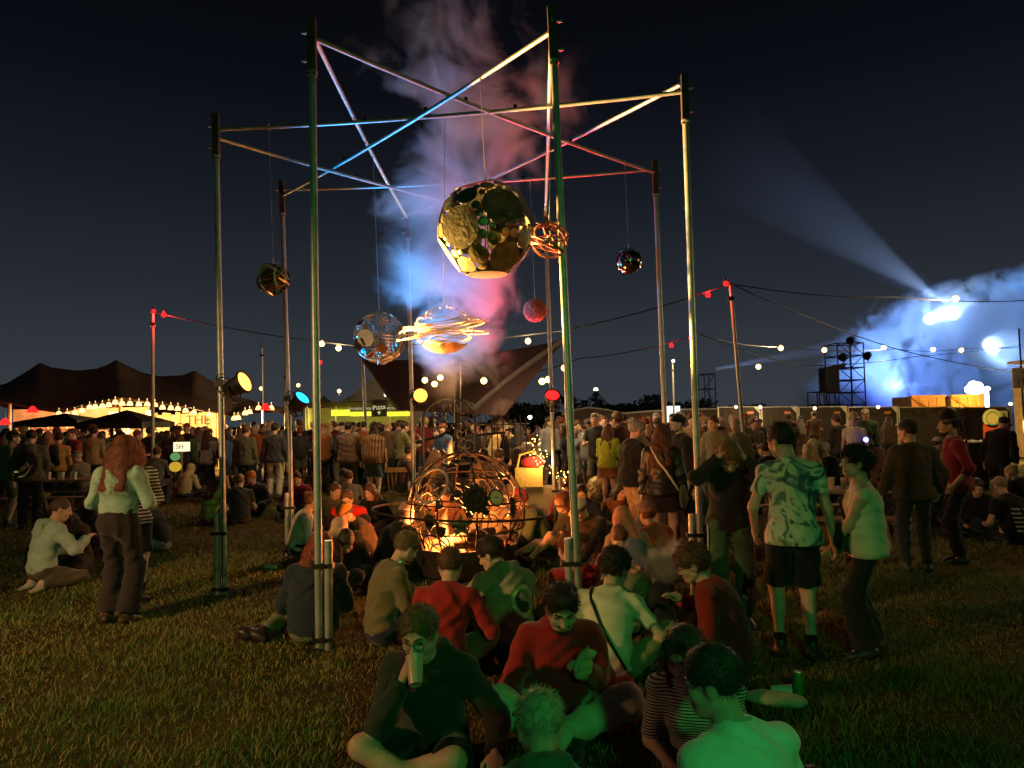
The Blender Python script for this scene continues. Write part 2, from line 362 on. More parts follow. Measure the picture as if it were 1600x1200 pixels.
# -- ringed planet of bent rods
a=beam_at('CD',694); c=at(694,516,a[1]); r=47/FPX*c[1]
rt=root('ringed_planet','hanging ringed planet of bent rods, its underside glowing','globe')
MB().tube([a,(a+c)/2+V(0,0,r*.3),c+V(0,0,r*.75)],.0035,5).build('hanging_cable',STEEL,rt)
rg=np.random.default_rng(21)
ROD=pmat('bright_rod',(.55,.42,.30),.4,.4,.2)
for i in range(64):
    th=rg.uniform(0,6.28); z0=rg.uniform(-.75,.92); ln=rg.uniform(.5,1.1)
    MB().tube([c+V(math.cos(th+u)*math.sqrt(max(.05,1-z*z)),math.sin(th+u)*math.sqrt(max(.05,1-z*z)),z*.78)*r*.98 for u,z in ((v*ln,z0+.12*math.sin(v*3)) for v in np.linspace(0,1,8))],[.002,.005,.007,.0075,.007,.005,.004,.002],5).build('curved_rod',ROD,rt,True)
MB().lathe(c,[(r*.06,-r*.78),(r*.35,-r*.73),(r*.6,-r*.62),(r*.72,-r*.50)],26,cap=False).build('lower_bowl',pmat('copper_bowl',(.55,.33,.18),.5,.3,.3,10,.4,30),rt,True)
for i in range(7):
    nn=norm(V(rg.uniform(-.32,.14),rg.uniform(-.30,-.02),1)); MB().ring(c+V(rg.uniform(-.05,.05),0,rg.uniform(-.03,.05)),r*rg.uniform(1.25,1.6),.0045,nn,56,5).build('orbit_ring',ROD,rt,True)
settle(rt,c); SATURN=c
# ================================================================ lamps clamped on the poles
def pole_lamp(k,lens_px,lens_py,target,col,watts,label,ang=70,emis=40,spread=.6):
    rt=root('stage_lamp',label,'lamp','stage lamps clamped on the poles')
    Y=PB[k][1]-.12; c=at(lens_px,lens_py,Y); d=norm(np.asarray(target)-c); pz=PB[k]+ (PT[k]-PB[k])*(c[2]/TOPZ)
    x,y,_=frame(d)
    back=c-d*.24
    MB().lathe(back,[(.05,0),(.07,.02),(.09,.08),(.105,.22),(.125,.235),(.125,.26),(.108,.26),(.10,.2)],20,d,cap=False).lathe(back,[(.045,0),(.01,-.012)],20,d).build('housing',BLACK,rt,True)
    le=MB().disc(c-d*.004,.115,d,.010,20,dome=.045).build('lens',emat('lens_%s'%label[:12],{'a':(1,.42,.06),'c':(.02,.42,1),'o':(1,.30,.04),'r':(1,.006,.006)}[label[0]],{'a':3.4,'c':2.3,'o':3.2,'r':5}[label[0]]),rt,True)
    side=norm(np.cross(d,V(0,0,1)))
    mid=back+d*.12
    MB().tube([mid+side*.11,mid+side*.11-V(0,0,.02),mid+side*.10+V(0,0,-.15),mid+V(0,0,-.17),mid-side*.10+V(0,0,-.15),mid-side*.11],.010,6).build('yoke',BLACK,rt)
    MB().box(pz,(.10,.10,.07)).tube([pz,mid+V(0,0,-.17)],.016,6).build('clamp',BLACK,rt)
    MB().tube([back,back-d*.06+V(0,0,-.08),pz+V(.04,-.04,-.18),pz+V(.035,-.03,-.6),pz+V(.035,-.03,-c[2]+.05)],.006,5).build('power_cable',CABLE,rt)
    loops=MB()
    for i in range(3): loops.ring(pz+V(.05,-.05,-.05+.03*i),.07+.01*i,.006,(.3,1,.2*i),16,4)
    loops.build('cable_coil',CABLE,rt)
    lo=lamp('SPOT',c+d*.03,watts,col,.07,target,ang,spread,parent=None); lo.parent=rt
    settle(rt,pz); lo.location=Vector(c+d*.03)-Vector(pz)
    return c
BIGBALL=at(760,359,beam_at('BF',750)[1])
pole_lamp('C',381,597,(BIGBALL+SATURN)/2+V(0,0,.1),(1,.55,.13),13000,'amber stage lamp on the front left pole below the strip globe',50,spread=.35)
pole_lamp('F',472,622,(-1.1,8.75,3.8),(.0,.36,1),2300,'cyan stage lamp on the rear left pole',80)
pole_lamp('G',657,618,SATURN+V(0,0,-.1),(1,.42,.12),420,'orange stage lamp on the pole behind the fire cage',34)
pole_lamp('H',863,618,(.75,8.9,4.0),(1,.015,.04),1500,'red stage lamp on the rear pole right of the fire',84)
# ================================================================ fire pit with spherical cage
IRON=pmat('burnt_iron',(.022,.014,.010),.7,.3,.5,16,.4,70)
FC=V(-.60,8.45,0)
rt=root('fire_cage','round steel fire pit under a spherical cage of welded scrap','fire pit')
bowl=MB().lathe(FC,[(.50,.02),(.56,.05),(.60,.22),(.62,.34),(.64,.345),(.64,.365),(.60,.365),(.585,.33),(.50,.24),(.10,.20)],48,cap=False).build('bowl',pmat('sooty_steel',(.06,.045,.035),.55,.6,.5,7,.3,40),rt,True)
MB().lathe(FC,[(.575,.335),(.50,.245),(.12,.205),(.01,.2)],48,cap=False).build('ash_bed',pmat('pale_ash_and_heat_scale',(.26,.16,.10),.9,0,.4,9,.5,40),rt,True)
CC=FC+V(.02,0,.72); CR=.70
rg=np.random.default_rng(2)
for i,th in enumerate(np.linspace(0,math.pi,5,endpoint=False)): MB().ring(CC,CR,.011,(math.cos(th+.25),math.sin(th+.25),.0),56,6).build('cage_hoop',IRON,rt,True)
for k in(-.25,.2,.62): MB().ring(CC+V(0,0,k*CR),CR*math.sqrt(1-k*k),.009,(0,0,1),56,6).build('cage_hoop',IRON,rt,True)
MB().ring(FC+V(-.02,-.02,.74),1.04,.014,norm(V(.05,.02,1)),80,6,squash=1).build('orbit_ring',IRON,rt,True)
MB().ring(CC+V(-.33,-.52,.36),.20,.015,norm(V(-.5,-.8,.5)),40,6).build('tilted_hoop',STEEL,rt,True)
for i in range(60):       # scrolls of wire and bars that fill the cage
    d=norm(rg.normal(size=3)*V(1,1,.8)); d[2]=max(d[2],-.35); d=norm(d); x,y,_=frame(d); R0=rg.uniform(.06,.2); tw=rg.choice([-1,1])*rg.uniform(3,8)
    pts=[]
    for u in np.linspace(0,1,16):
        q=d+ (x*math.cos(tw*u)+y*math.sin(tw*u))*R0*(1-.75*u)/CR*1.4; pts.append(CC+norm(q)*CR*rg.uniform(.985,1.0))
    MB().tube(pts,rg.uniform(.006,.011),5).build('wire_scroll',IRON if i%4 else STEEL,rt,True)
def cage_pt(px,py):
    d=ray(px,py); d=d/np.linalg.norm(d); oc=CAM-CC; b_=oc@d; q=b_*b_-(oc@oc-CR*CR)
    if q<0: return CC+norm(CAM+d*(-b_)-CC)*CR
    return CAM+d*(-b_-math.sqrt(q))
def star_pts(n,r1,r2,o=0): return [((r1 if i%2==0 else r2)*math.cos(o+math.pi*i/n),(r1 if i%2==0 else r2)*math.sin(o+math.pi*i/n)) for i in range(2*n)]
def on_cage(px,py,lift=.012):
    p=cage_pt(px,py); nn=norm(p-CC); x=norm(np.cross(V(0,0,1),nn)); return p+nn*lift,nn,x,np.cross(nn,x)
p,nn,x,y=on_cage(742,781); g=MB().poly(star_pts(14,.165,.14),p,x,y,.02).build('gear_disc',DARKSTEEL,rt)
MB().ring(p+nn*.015,.10,.014,nn,30,6).disc(p+nn*.02,.03,nn,.02,12).build('gear_hub',IRON,g,True)
for q in range(5):
    a0=q*1.256; MB().tube([p+nn*.015+(x*math.cos(a0+u)+y*math.sin(a0+u))*(.03+.07*u) for u in np.linspace(0,1,6)],.008,5).build('gear_spoke',IRON,g)
p,nn,x,y=on_cage(772,779,.03); g=MB().disc(p,.085,nn,.03,28).ring(p+nn*.015,.087,.010,nn,30,6).build('gauge',DARKSTEEL,rt,True)
MB().disc(p+nn*.019,.078,nn,.006,28).build('gauge_face',pmat('pale_green_dial',(.55,.62,.35),.6,0,.12),g,True)
hd=MB()
for q in range(12):
    a0=q*math.pi/6; hd.box(p+nn*.024+(x*math.cos(a0)+y*math.sin(a0))*.064,(.004,.016,.003),[np.cross(nn,(x*math.cos(a0)+y*math.sin(a0))),(x*math.cos(a0)+y*math.sin(a0)),nn])
hd.box(p+nn*.025,(.07,.008,.004),[x,y,nn]); hd.build('gauge_marks',BLACK,g)
p,nn,x,y=on_cage(721,822,.02); MB().poly(star_pts(5,.15,.05,.35),p,x,y,.012).build('star_plate',pmat('dull_green_paint',(.06,.12,.06),.5,.3),rt)
p,nn,x,y=on_cage(715,773,.02); MB().disc(p,.05,nn,.02,18).ring(p+nn*.012,.03,.008,nn,16,5).build('small_wheel',DARKSTEEL,rt,True)
for px,py,w,h in((672,815,.07,.12),(655,850,.06,.17),(790,858,.05,.10),(800,790,.05,.14),(690,830,.06,.08)):
    p,nn,x,y=on_cage(px,py,.01); MB().poly([(-w,h*.5),(0,h*.7),(w,h*.5),(w*.8,-h*.3),(0,-h),(-w*.8,-h*.3)],p,x,y,.01).build('leaf_plate',IRON,rt)
for i in range(22):
    d=norm(V(rg.normal(),rg.normal(),abs(rg.normal())+.1)); x,y,_=frame(d)
    MB().poly(star_pts(int(rg.integers(3,9)),rg.uniform(.04,.10),rg.uniform(.03,.05)),CC+d*CR*1.01,x,y,.012).build('scrap_plate',IRON if i%2 else DARKSTEEL,rt)
for th in np.linspace(.4,6.6,7,endpoint=False): MB().tube([FC+V(math.cos(th)*.58,math.sin(th)*.58,.35),FC+V(math.cos(th)*.66,math.sin(th)*.66,.55),CC+V(math.cos(th)*.69,math.sin(th)*.69,-.08)],.010,6).build('cage_leg',IRON,rt,True)
settle(rt,FC)
rg=np.random.default_rng(8)
for i in range(5):
    a0=rg.uniform(0,3.14); c=FC+V(rg.uniform(-.02,.30),rg.uniform(-.22,.12),.27+.045*i); d=V(math.cos(a0),math.sin(a0),rg.uniform(-.1,.15))
    o=MB().tube([c-d*.26,c-d*.1+V(0,0,.01),c+d*.1,c+d*.25],[.05,.06,.058,.048],9).build('log',pmat('charred_log',(.07,.04,.025),.9,0,.6,18,.8,50),None,True)
    tag(o,'charred split log %s in the caged fire pit'%('lowest of the pile','second up in the pile','in the middle of the pile','second from the top of the pile','on top of the pile')[i].replace('pile','pile'),'log','logs burning in the fire pit')
def flame_mat(name,strength,hgt,rad):
    m=bpy.data.materials.new(name); m.use_nodes=True; t=m.node_tree; t.nodes.clear(); n=t.nodes.new; l=t.links.new
    tc=n('ShaderNodeTexCoord'); no=n('ShaderNodeTexNoise'); no.inputs['Scale'].default_value=5.5; no.inputs['Detail'].default_value=3
    mp=n('ShaderNodeMapping'); mp.inputs['Scale'].default_value=(1,1,.45); l(tc.outputs['Object'],mp.inputs[0]); l(mp.outputs[0],no.inputs[0])
    sub=n('ShaderNodeVectorMath'); sub.operation='SUBTRACT'; sub.inputs[1].default_value=(.5,.5,.5); l(no.outputs['Color'],sub.inputs[0])
    sc=n('ShaderNodeVectorMath'); sc.operation='SCALE'; sc.inputs['Scale'].default_value=rad*2.6; l(sub.outputs[0],sc.inputs[0])
    ad=n('ShaderNodeVectorMath'); l(tc.outputs['Object'],ad.inputs[0]); l(sc.outputs[0],ad.inputs[1])
    sp=n('ShaderNodeSeparateXYZ'); l(ad.outputs[0],sp.inputs[0]); sp0=n('ShaderNodeSeparateXYZ'); l(tc.outputs['Object'],sp0.inputs[0])
    def M(op,a,b=None,c=None):
        k=n('ShaderNodeMath'); k.operation=op
        for i,v in enumerate((a,b,c)):
            if v is None: continue
            if isinstance(v,(int,float)): k.inputs[i].default_value=v
            else: l(v,k.inputs[i])
        return k.outputs[0]
    rr=M('SQRT',M('ADD',M('MULTIPLY',sp.outputs[0],sp.outputs[0]),M('MULTIPLY',sp.outputs[1],sp.outputs[1])))
    hz=M('DIVIDE',sp0.outputs[2],hgt); R=M('MULTIPLY',M('POWER',M('MAXIMUM',M('SUBTRACT',1.0,hz),0.0),.8),rad)
    dd=M('DIVIDE',M('SUBTRACT',R,rr),rad*.35); dd=M('MINIMUM',M('MAXIMUM',dd,0.0),1.0); dd=M('MULTIPLY',dd,M('MINIMUM',M('MULTIPLY',M('MAXIMUM',hz,0.0),8.0),1.0))
    cr=n('ShaderNodeValToRGB'); cr.color_ramp.elements[0].color=(1,.16,.015,1); cr.color_ramp.elements[1].color=(1,.48,.10,1); l(dd,cr.inputs[0])
    e=n('ShaderNodeEmission'); l(cr.outputs[0],e.inputs[0]); l(M('MULTIPLY',dd,strength),e.inputs[1])
    o=n('ShaderNodeOutputMaterial'); l(e.outputs[0],o.inputs['Volume']); m.cycles.emission_sampling='NONE'; return m
def flame(c,hgt,rad,strength,label):
    m=flame_mat('flame_%d'%int(hgt*1000),strength,hgt,rad)
    o=MB().lathe((0,0,0),[(rad*.9,0),(rad*1.6,hgt*.2),(rad*1.7,hgt*.6),(rad*1.2,hgt*1.05)],14).build('flame',m,None,False,c); tag(o,label,'flame','flames of the fires')
flame(FC+V(-.20,-.24,.25),.62,.11,34,'tallest orange flame left of the log pile in the fire cage')
flame(FC+V(-.06,-.14,.25),.30,.09,20,'low orange flame licking along the logs in the fire cage')
flame(FC+V(.14,.05,.30),.24,.10,14,'small flame at the back of the log pile in the fire cage')
fl=lamp('POINT',FC+V(-.14,-.12,.50),620,(1,.27,.05),.16,name='fire_light'); fl.data.energy=340
# ================================================================ second fire with iron gate and wind vane
F2=at(700,700,13.2); F2[2]=0
rt=root('fire_bowl','smaller fire bowl on legs before the dark iron gate','fire pit')
MB().lathe(F2,[(.14,.78),(.34,.84),(.46,.98),(.47,1.0),(.44,1.0),(.33,.90),(.05,.86)],28,cap=False).build('bowl',DARKSTEEL,rt,True)
for th in(.5,2.6,4.7): MB().tube([F2+V(math.cos(th)*.38,math.sin(th)*.38,0),F2+V(math.cos(th)*.2,math.sin(th)*.2,.84)],.02,6).build('leg',DARKSTEEL,rt)
settle(rt,F2)
flame(F2+V(.05,0,.92),.62,.11,26,'flame in the smaller bowl before the iron gate'); lamp('POINT',F2+V(.05,-.1,1.35),60,(1,.4,.1),.12,name='fire_light')
rt=root('iron_gate','dark wrought iron arch of scrolls behind the smaller fire','gate')
gc=at(702,690,14.2); gc[2]=0; gw=.52; rg=np.random.default_rng(4)
for s in(-1,1): MB().tube([gc+V(s*gw,0,0),gc+V(s*gw,0,1.75)],.03,8).build('upright',DARKSTEEL,rt)
MB().tube([gc+V(gw*math.cos(u),0,1.75+.5*math.sin(u)) for u in np.linspace(0,math.pi,16)],.028,6).build('arch',DARKSTEEL,rt)
for i in range(26):
    p=gc+V(rg.uniform(-gw,gw)*.85,rg.uniform(-.03,.03),rg.uniform(.9,2.1)); tw=rg.choice([-1,1])*rg.uniform(4,8); R0=rg.uniform(.08,.2); a0=rg.uniform(0,6)
    MB().tube([p+V(math.cos(a0+tw*u),0,math.sin(a0+tw*u))*R0*(1-.8*u) for u in np.linspace(0,1,14)],.014,5).build('scroll',DARKSTEEL,rt)
for i in range(9):
    x0=.62+i*.115; MB().tube([gc+V(x0,0,0),gc+V(x0,0,1.85+.05*(i%2))],.012,5).build('railing_bar',DARKSTEEL,rt)
MB().tube([gc+V(.5,0,1.7),gc+V(1.6,0,1.7)],.015,5).build('top_rail',DARKSTEEL,rt); settle(rt,gc)
rt=root('wind_vane','tall dark pole with two paddle blades above the second fire','sculpture')
wp=at(716,690,15.0); wp[2]=0; tz=at(718,566,15.0)[2]
MB().tube([wp,wp+V(0,0,tz)],.075,10).build('mast',DARKSTEEL,rt,True)
for s in(-1,1):
    MB().poly([(.02,.02),(.18,.05),(.32,.14),(.46,.15),(.53,.05),(.50,-.05),(.36,-.08),(.2,-.03),(.02,-.02)],wp+V(.02,-.09,tz),V(s,0,-.06 if s<0 else .10),V(0,0,1),.03).build('blade',pmat('matt_red_brown',(.10,.05,.05),.7,.2),rt)
    MB().tube([wp+V(0,0,tz-1.25),wp+V(s*.35,0,tz-1.55),wp+V(s*1.0,0,tz-1.7 if s<0 else tz-1.5)],.03,6).build('branch',DARKSTEEL,rt)
MB().ball(wp+V(0,-.05,tz),.08,10,8).build('hub',DARKSTEEL,rt,True); settle(rt,wp)
# ================================================================ smoke of the fire
def volume(name,label,lo,hi,shape,dens,col,scale=1.6,detail=5,cut=.42,step=.2,gain=5.0,anis=.2,loc=(0,0,0)):
    m=bpy.data.materials.new(name+'_volume'); m.use_nodes=True; t=m.node_tree; t.nodes.clear(); n=t.nodes.new; l=t.links.new
    def M(op,*a):
        k=n('ShaderNodeMath'); k.operation=op
        for i,v in enumerate(a):
            if isinstance(v,(int,float)): k.inputs[i].default_value=v
            else: l(v,k.inputs[i])
        return k.outputs[0]
    tc=n('ShaderNodeTexCoord'); sp=n('ShaderNodeSeparateXYZ'); l(tc.outputs['Object'],sp.inputs[0])
    no=n('ShaderNodeTexNoise'); no.inputs['Scale'].default_value=scale; no.inputs['Detail'].default_value=detail; no.inputs['Roughness'].default_value=.6; no.inputs['Distortion'].default_value=.6
    l(tc.outputs['Object'],no.inputs[0])
    base=shape(M,sp.outputs[0],sp.outputs[1],sp.outputs[2])          # 0..1 envelope
    ns=M('MULTIPLY',M('SUBTRACT',no.outputs[0],cut),gain)
    d=M('MULTIPLY',M('MAXIMUM',M('MINIMUM',M('ADD',ns,M('SUBTRACT',M('MULTIPLY',base,2.0),1.0)),1.0),0.0),M('MULTIPLY',base,dens))
    pv=n('ShaderNodeVolumePrincipled'); pv.inputs['Color'].default_value=(*col,1); pv.inputs['Anisotropy'].default_value=anis; l(d,pv.inputs['Density'])
    o=n('ShaderNodeOutputMaterial'); l(pv.outputs[0],o.inputs['Volume']); m.cycles.volume_step_rate=step
    lo=V(*lo); hi=V(*hi); ob=MB().box((lo+hi)/2,hi-lo).build(name,m,None,False,loc); tag(ob,label,'smoke',kind='stuff'); return ob
def col_shape(M,x,y,z):            # rising column that widens and drifts
    cx=M('ADD',M('MULTIPLY',z,-.03),M('MULTIPLY',M('MULTIPLY',M('SINE',M('SUBTRACT',M('MULTIPLY',z,1.15),1.4)),M('MINIMUM',M('MULTIPLY',z,.5),1.0)),-.24)); R=M('ADD',.48,M('MULTIPLY',z,.25))
    dx=M('SUBTRACT',x,cx); r=M('SQRT',M('ADD',M('MULTIPLY',dx,dx),M('MULTIPLY',M('MULTIPLY',y,y),1.6)))
    e=M('SUBTRACT',1.0,M('DIVIDE',r,R)); e=M('MINIMUM',M('MAXIMUM',M('MULTIPLY',e,1.6),0.0),1.0)
    return M('MULTIPLY',e,M('MINIMUM',M('MAXIMUM',M('MINIMUM',M('ADD',.06,M('MULTIPLY',z,.38)),M('SUBTRACT',1.5,M('MULTIPLY',z,.16))),0.0),1.0))
volume('smoke','drifting smoke column rising from the fire, lit blue and red',(-2.5,-1.5,0),(2.2,1.5,7.2),col_shape,2.6,(.85,.85,.88),1.1,7,.53,step=.2,gain=7.0,loc=tuple(FC+V(.22,.75,.75)))
# ================================================================ people: bodies grown from joint skeletons as smooth blended surfaces
def surface_nets(F,o,h):
    s=F<0; nx,ny,nz=F.shape
    c=np.zeros((nx-1,ny-1,nz-1),np.int8)
    for i in(0,1):
        for j in(0,1):
            for k in(0,1): c+=s[i:nx-1+i,j:ny-1+j,k:nz-1+k]
    act=np.argwhere((c>0)&(c<8))
    if len(act)==0: return np.zeros((0,3)),np.zeros((0,4),int)
    idx=-np.ones(c.shape,np.int32); idx[act[:,0],act[:,1],act[:,2]]=np.arange(len(act))
    corner=np.array([(i,j,k) for i in(0,1) for j in(0,1) for k in(0,1)])
    f=F[act[:,0,None]+corner[:,0],act[:,1,None]+corner[:,1],act[:,2,None]+corner[:,2]]
    acc=np.zeros((len(act),3)); cnt=np.zeros(len(act))
    for a in range(8):
        for ax,b in((0,4),(1,2),(2,1)):
            if a&b: continue
            q=a|b; x=(f[:,a]<0)!=(f[:,q]<0)
            if not x.any(): continue
            t=f[x,a]/(f[x,a]-f[x,q]); p=np.repeat(corner[a][None].astype(float),x.sum(),0); p[:,ax]+=t
            acc[x]+=p; cnt[x]+=1
    v=(act+acc/cnt[:,None])*h+o
    Q=[]
    for ax in range(3):
        a1,a2=(ax+1)%3,(ax+2)%3
        sl0=[slice(None)]*3; sl1=[slice(None)]*3; sl0[ax]=slice(0,-1); sl1[ax]=slice(1,None)
        ch=s[tuple(sl0)]!=s[tuple(sl1)]; e=np.argwhere(ch)
        e=e[(e[:,a1]>0)&(e[:,a2]>0)&(e[:,a1]<F.shape[a1]-1)&(e[:,a2]<F.shape[a2]-1)]
        if len(e)==0: continue
        flip=s[e[:,0],e[:,1],e[:,2]]
        def cell(d1,d2):
            q=e.copy(); q[:,a1]-=d1; q[:,a2]-=d2; return idx[q[:,0],q[:,1],q[:,2]]
        q=np.stack([cell(1,1),cell(0,1),cell(0,0),cell(1,0)],1); q[~flip]=q[~flip][:,::-1]; Q.append(q)
    return v,np.concatenate(Q)
def cone(a,b,ra,rb,k=.02,cut=0,tag=0): return ('c',np.asarray(a,float),np.asarray(b,float),ra,rb,k,cut,tag)
def ell(c,r,M=None,k=.03,tag=0): return ('e',np.asarray(c,float),np.asarray(r,float),np.eye(3) if M is None else np.asarray(M),k,0,0,tag)
def sdf_eval(p,P):
    if p[0]=='c':
        a,b=p[1],p[2]; ab=b-a; L2=ab@ab+1e-9; t=((P-a)@ab)/L2; tt=np.clip(t,0,1)
        q=P-a-tt[...,None]*ab; d=np.sqrt((q*q).sum(-1))-(p[3]+tt*(p[4]-p[3]))
        if p[6]:
            L=math.sqrt(L2)
            if p[6] in(1,3): d=np.maximum(d,(t-1)*L)
            if p[6] in(2,3): d=np.maximum(d,-t*L)
        return d
    q=(P-p[1])@p[3].T; k0=np.sqrt(((q/p[2])**2).sum(-1)); k1=np.sqrt(((q/p[2]**2)**2).sum(-1))+1e-9
    return k0*(k0-1)/k1
def bbox(p):
    if p[0]=='c':
        r=max(p[3],p[4]); return np.minimum(p[1],p[2])-r,np.maximum(p[1],p[2])+r
    e=np.sqrt(((p[3].T*p[2])**2).sum(1)); return p[1]-e,p[1]+e
def grow(prims,h,subs=(),fold=0,seed=0,clip=None,foldf=1.0):
    bb=[bbox(p) for p in prims]; lo=np.min([b[0] for b in bb],0)-.05; hi=np.max([b[1] for b in bb],0)+.05
    n=np.ceil((hi-lo)/h).astype(int)+1; F=np.full(n,.08,np.float32)
    ax=[lo[i]+h*np.arange(n[i]) for i in range(3)]
    def region(b,m):
        i0=np.maximum(((b[0]-m-lo)/h).astype(int),0); i1=np.minimum(((b[1]+m-lo)/h).astype(int)+2,n); return i0,i1
    def grid(i0,i1): return np.stack(np.meshgrid(ax[0][i0[0]:i1[0]],ax[1][i0[1]:i1[1]],ax[2][i0[2]:i1[2]],indexing='ij'),-1)
    for p,b in zip(prims,bb):
        i0,i1=region(b,.06); sl=tuple(slice(i0[i],i1[i]) for i in range(3)); d=sdf_eval(p,grid(i0,i1)); k=p[5] if p[0]=='c' else p[4]
        f=F[sl]; hh=np.clip(.5+.5*(f-d)/k,0,1); F[sl]=f*(1-hh)+d*hh-k*hh*(1-hh)
    for p in subs:
        b=bbox(p); i0,i1=region(b,.03)
        if (i1<=i0).any(): continue
        sl=tuple(slice(i0[i],i1[i]) for i in range(3)); d=-sdf_eval(p,grid(i0,i1)); k=p[5] if p[0]=='c' else p[4]; f=F[sl]; hh=np.clip(.5-.5*(f-d)/k,0,1); F[sl]=f*(1-hh)+d*hh+k*hh*(1-hh)
    if clip is not None or fold:
        G=grid(np.zeros(3,int),n)
        if fold:
            r=np.random.default_rng(seed); ph=r.uniform(0,6.28,8); x,y,z=G[...,0]*foldf,G[...,1]*foldf,G[...,2]*foldf
            u1=19*z+11*x+5*y+1.6*np.sin(9*x+7*y+ph[0])+1.2*np.sin(8*z+5*x+ph[7])+ph[1]; u2=23*x-13*z+9*y+1.7*np.sin(11*z+6*y+ph[2])+ph[3]; u3=29*z-17*y+7*x+1.9*np.sin(13*x+5*z+ph[4])+ph[5]
            m1=.5+.5*np.sin(6*x+5*z+4*y+ph[6]); m2=.5+.5*np.sin(7*z-5*x+6*y+ph[2])
            w=m1*(np.abs(np.sin(u1))-.5)*1.5+m2*(np.abs(np.sin(u2))-.5)*1.3+(1-m1)*(np.abs(np.sin(u3))-.5)*.9
            F+= (fold*w).astype(np.float32)
        if clip is not None: F=np.maximum(F,clip(G).astype(np.float32))
    return surface_nets(F,lo,h)
def tags_of(v,q,prims,face=False):
    c=v[q].mean(1); best=np.full(len(c),9.0); t=np.zeros(len(c),int)
    for p in prims:
        lo,hi=bbox(p); m=((c>lo-.05)&(c<hi+.05)).all(1)
        if not m.any(): continue
        d=sdf_eval(p,c[m]); i=np.where(m)[0]; w=(d<best[i]) if p[-1]==0 or not face else (d<(.0016 if p[-1]==2 else .0014)); best[i[w]]=d[w]; t[i[w]]=p[-1]
    return t
def quads_obj(name,parts,mats,parent=None):      # parts: (verts, quads, material index array or int)
    V_=[];Q_=[];M_=[];n=0
    for v,q,mi in parts:
        if len(q)==0: continue
        V_.append(v);Q_.append(q+n);M_.append(np.full(len(q),mi) if np.isscalar(mi) else mi);n+=len(v)
    v=np.concatenate(V_);q=np.concatenate(Q_);mi=np.concatenate(M_).astype(np.int32)
    me=bpy.data.meshes.new(name); me.vertices.add(len(v)); me.vertices.foreach_set('co',v.astype(np.float32).ravel())
    me.loops.add(q.size); me.loops.foreach_set('vertex_index',q.astype(np.int32).ravel()); me.polygons.add(len(q)); me.polygons.foreach_set('loop_start',np.arange(len(q),dtype=np.int32)*q.shape[1])
    me.polygons.foreach_set('material_index',mi); me.polygons.foreach_set('use_smooth',np.ones(len(q),bool)); me.update(calc_edges=True)
    for m in mats: me.materials.append(m)
    return link(name,me,parent)
def ik(a,t,l1,l2,pole):
    d=t-a; L=np.linalg.norm(d); mx=(l1+l2)*.995
    if L>mx: t=a+d/L*mx; L=mx
    L=max(L,abs(l1-l2)+.02); n=norm(d); x=(l1*l1-l2*l2+L*L)/(2*L); hh=math.sqrt(max(0,l1*l1-x*x)); p=pole-n*(pole@n); return a+n*x+norm(p)*hh,t
def rot(ax,deg):
    return np.array(Matrix.Rotation(math.radians(deg),3,Vector(ax)))
POSES=dict(
 stand=dict(pz=.93,lean=2,bend=4,ank=[(.10,-.01,.085),(-.11,.03,.085)],kp=[(.1,1,0),(-.1,1,0)],toe=[(.25,1,0),(-.25,1,0)],wr=[(.27,.05,.83),(-.27,.06,.83)]),
 cross=dict(pz=.12,lean=12,bend=30,ank=[(-.13,.40,.085),(.13,.33,.085)],kp=[(1,.45,.35),(-1,.45,.35)],toe=[(-1,.2,-.1),(1,.2,-.1)],wr=[(.20,.36,.22),(-.20,.36,.22)]),
 knees=dict(pz=.12,lean=15,bend=31,ank=[(.16,.50,.085),(-.16,.52,.085)],kp=[(.35,.2,1),(-.35,.2,1)],toe=[(.2,1,0),(-.2,1,0)],wr=[(.12,.47,.40),(-.12,.47,.40)]),
 oneup=dict(pz=.12,lean=12,bend=28,ank=[(.18,.46,.085),(.10,.40,.085)],kp=[(.3,.2,1),(-1,.4,.3)],toe=[(.2,1,0),(1,.2,0)],wr=[(.16,.42,.42),(-.22,.34,.24)]),
 stretch=dict(pz=.13,lean=-4,bend=18,ank=[(.14,.86,.10),(-.12,.80,.10)],kp=[(.1,0,1),(-.1,0,1)],toe=[(.3,.4,1),(-.3,.4,1)],wr=[(.12,.36,.26),(-.12,.36,.26)]),
 side=dict(pz=.12,lean=10,bend=24,ank=[(-.36,.22,.085),(-.42,.02,.085)],kp=[(.4,1,.2),(-.2,1,.3)],toe=[(-1,-.2,0),(-1,-.4,0)],wr=[(.14,.34,.24),(-.16,.34,.24)]),
 kneel=dict(pz=.26,lean=8,bend=16,ank=[(.11,-.06,.08),(-.11,-.06,.08)],kp=[(.2,1,-.3),(-.2,1,-.3)],toe=[(0,-1,-.2),(0,-1,-.2)],wr=[(.14,.34,.34),(-.14,.34,.34)]),
 bench=dict(pz=.55,lean=8,bend=16,ank=[(.13,.45,.085),(-.13,.42,.085)],kp=[(.15,.6,1),(-.15,.6,1)],toe=[(.1,1,0),(-.1,1,0)],wr=[(.13,.38,.76),(-.13,.38,.76)]))
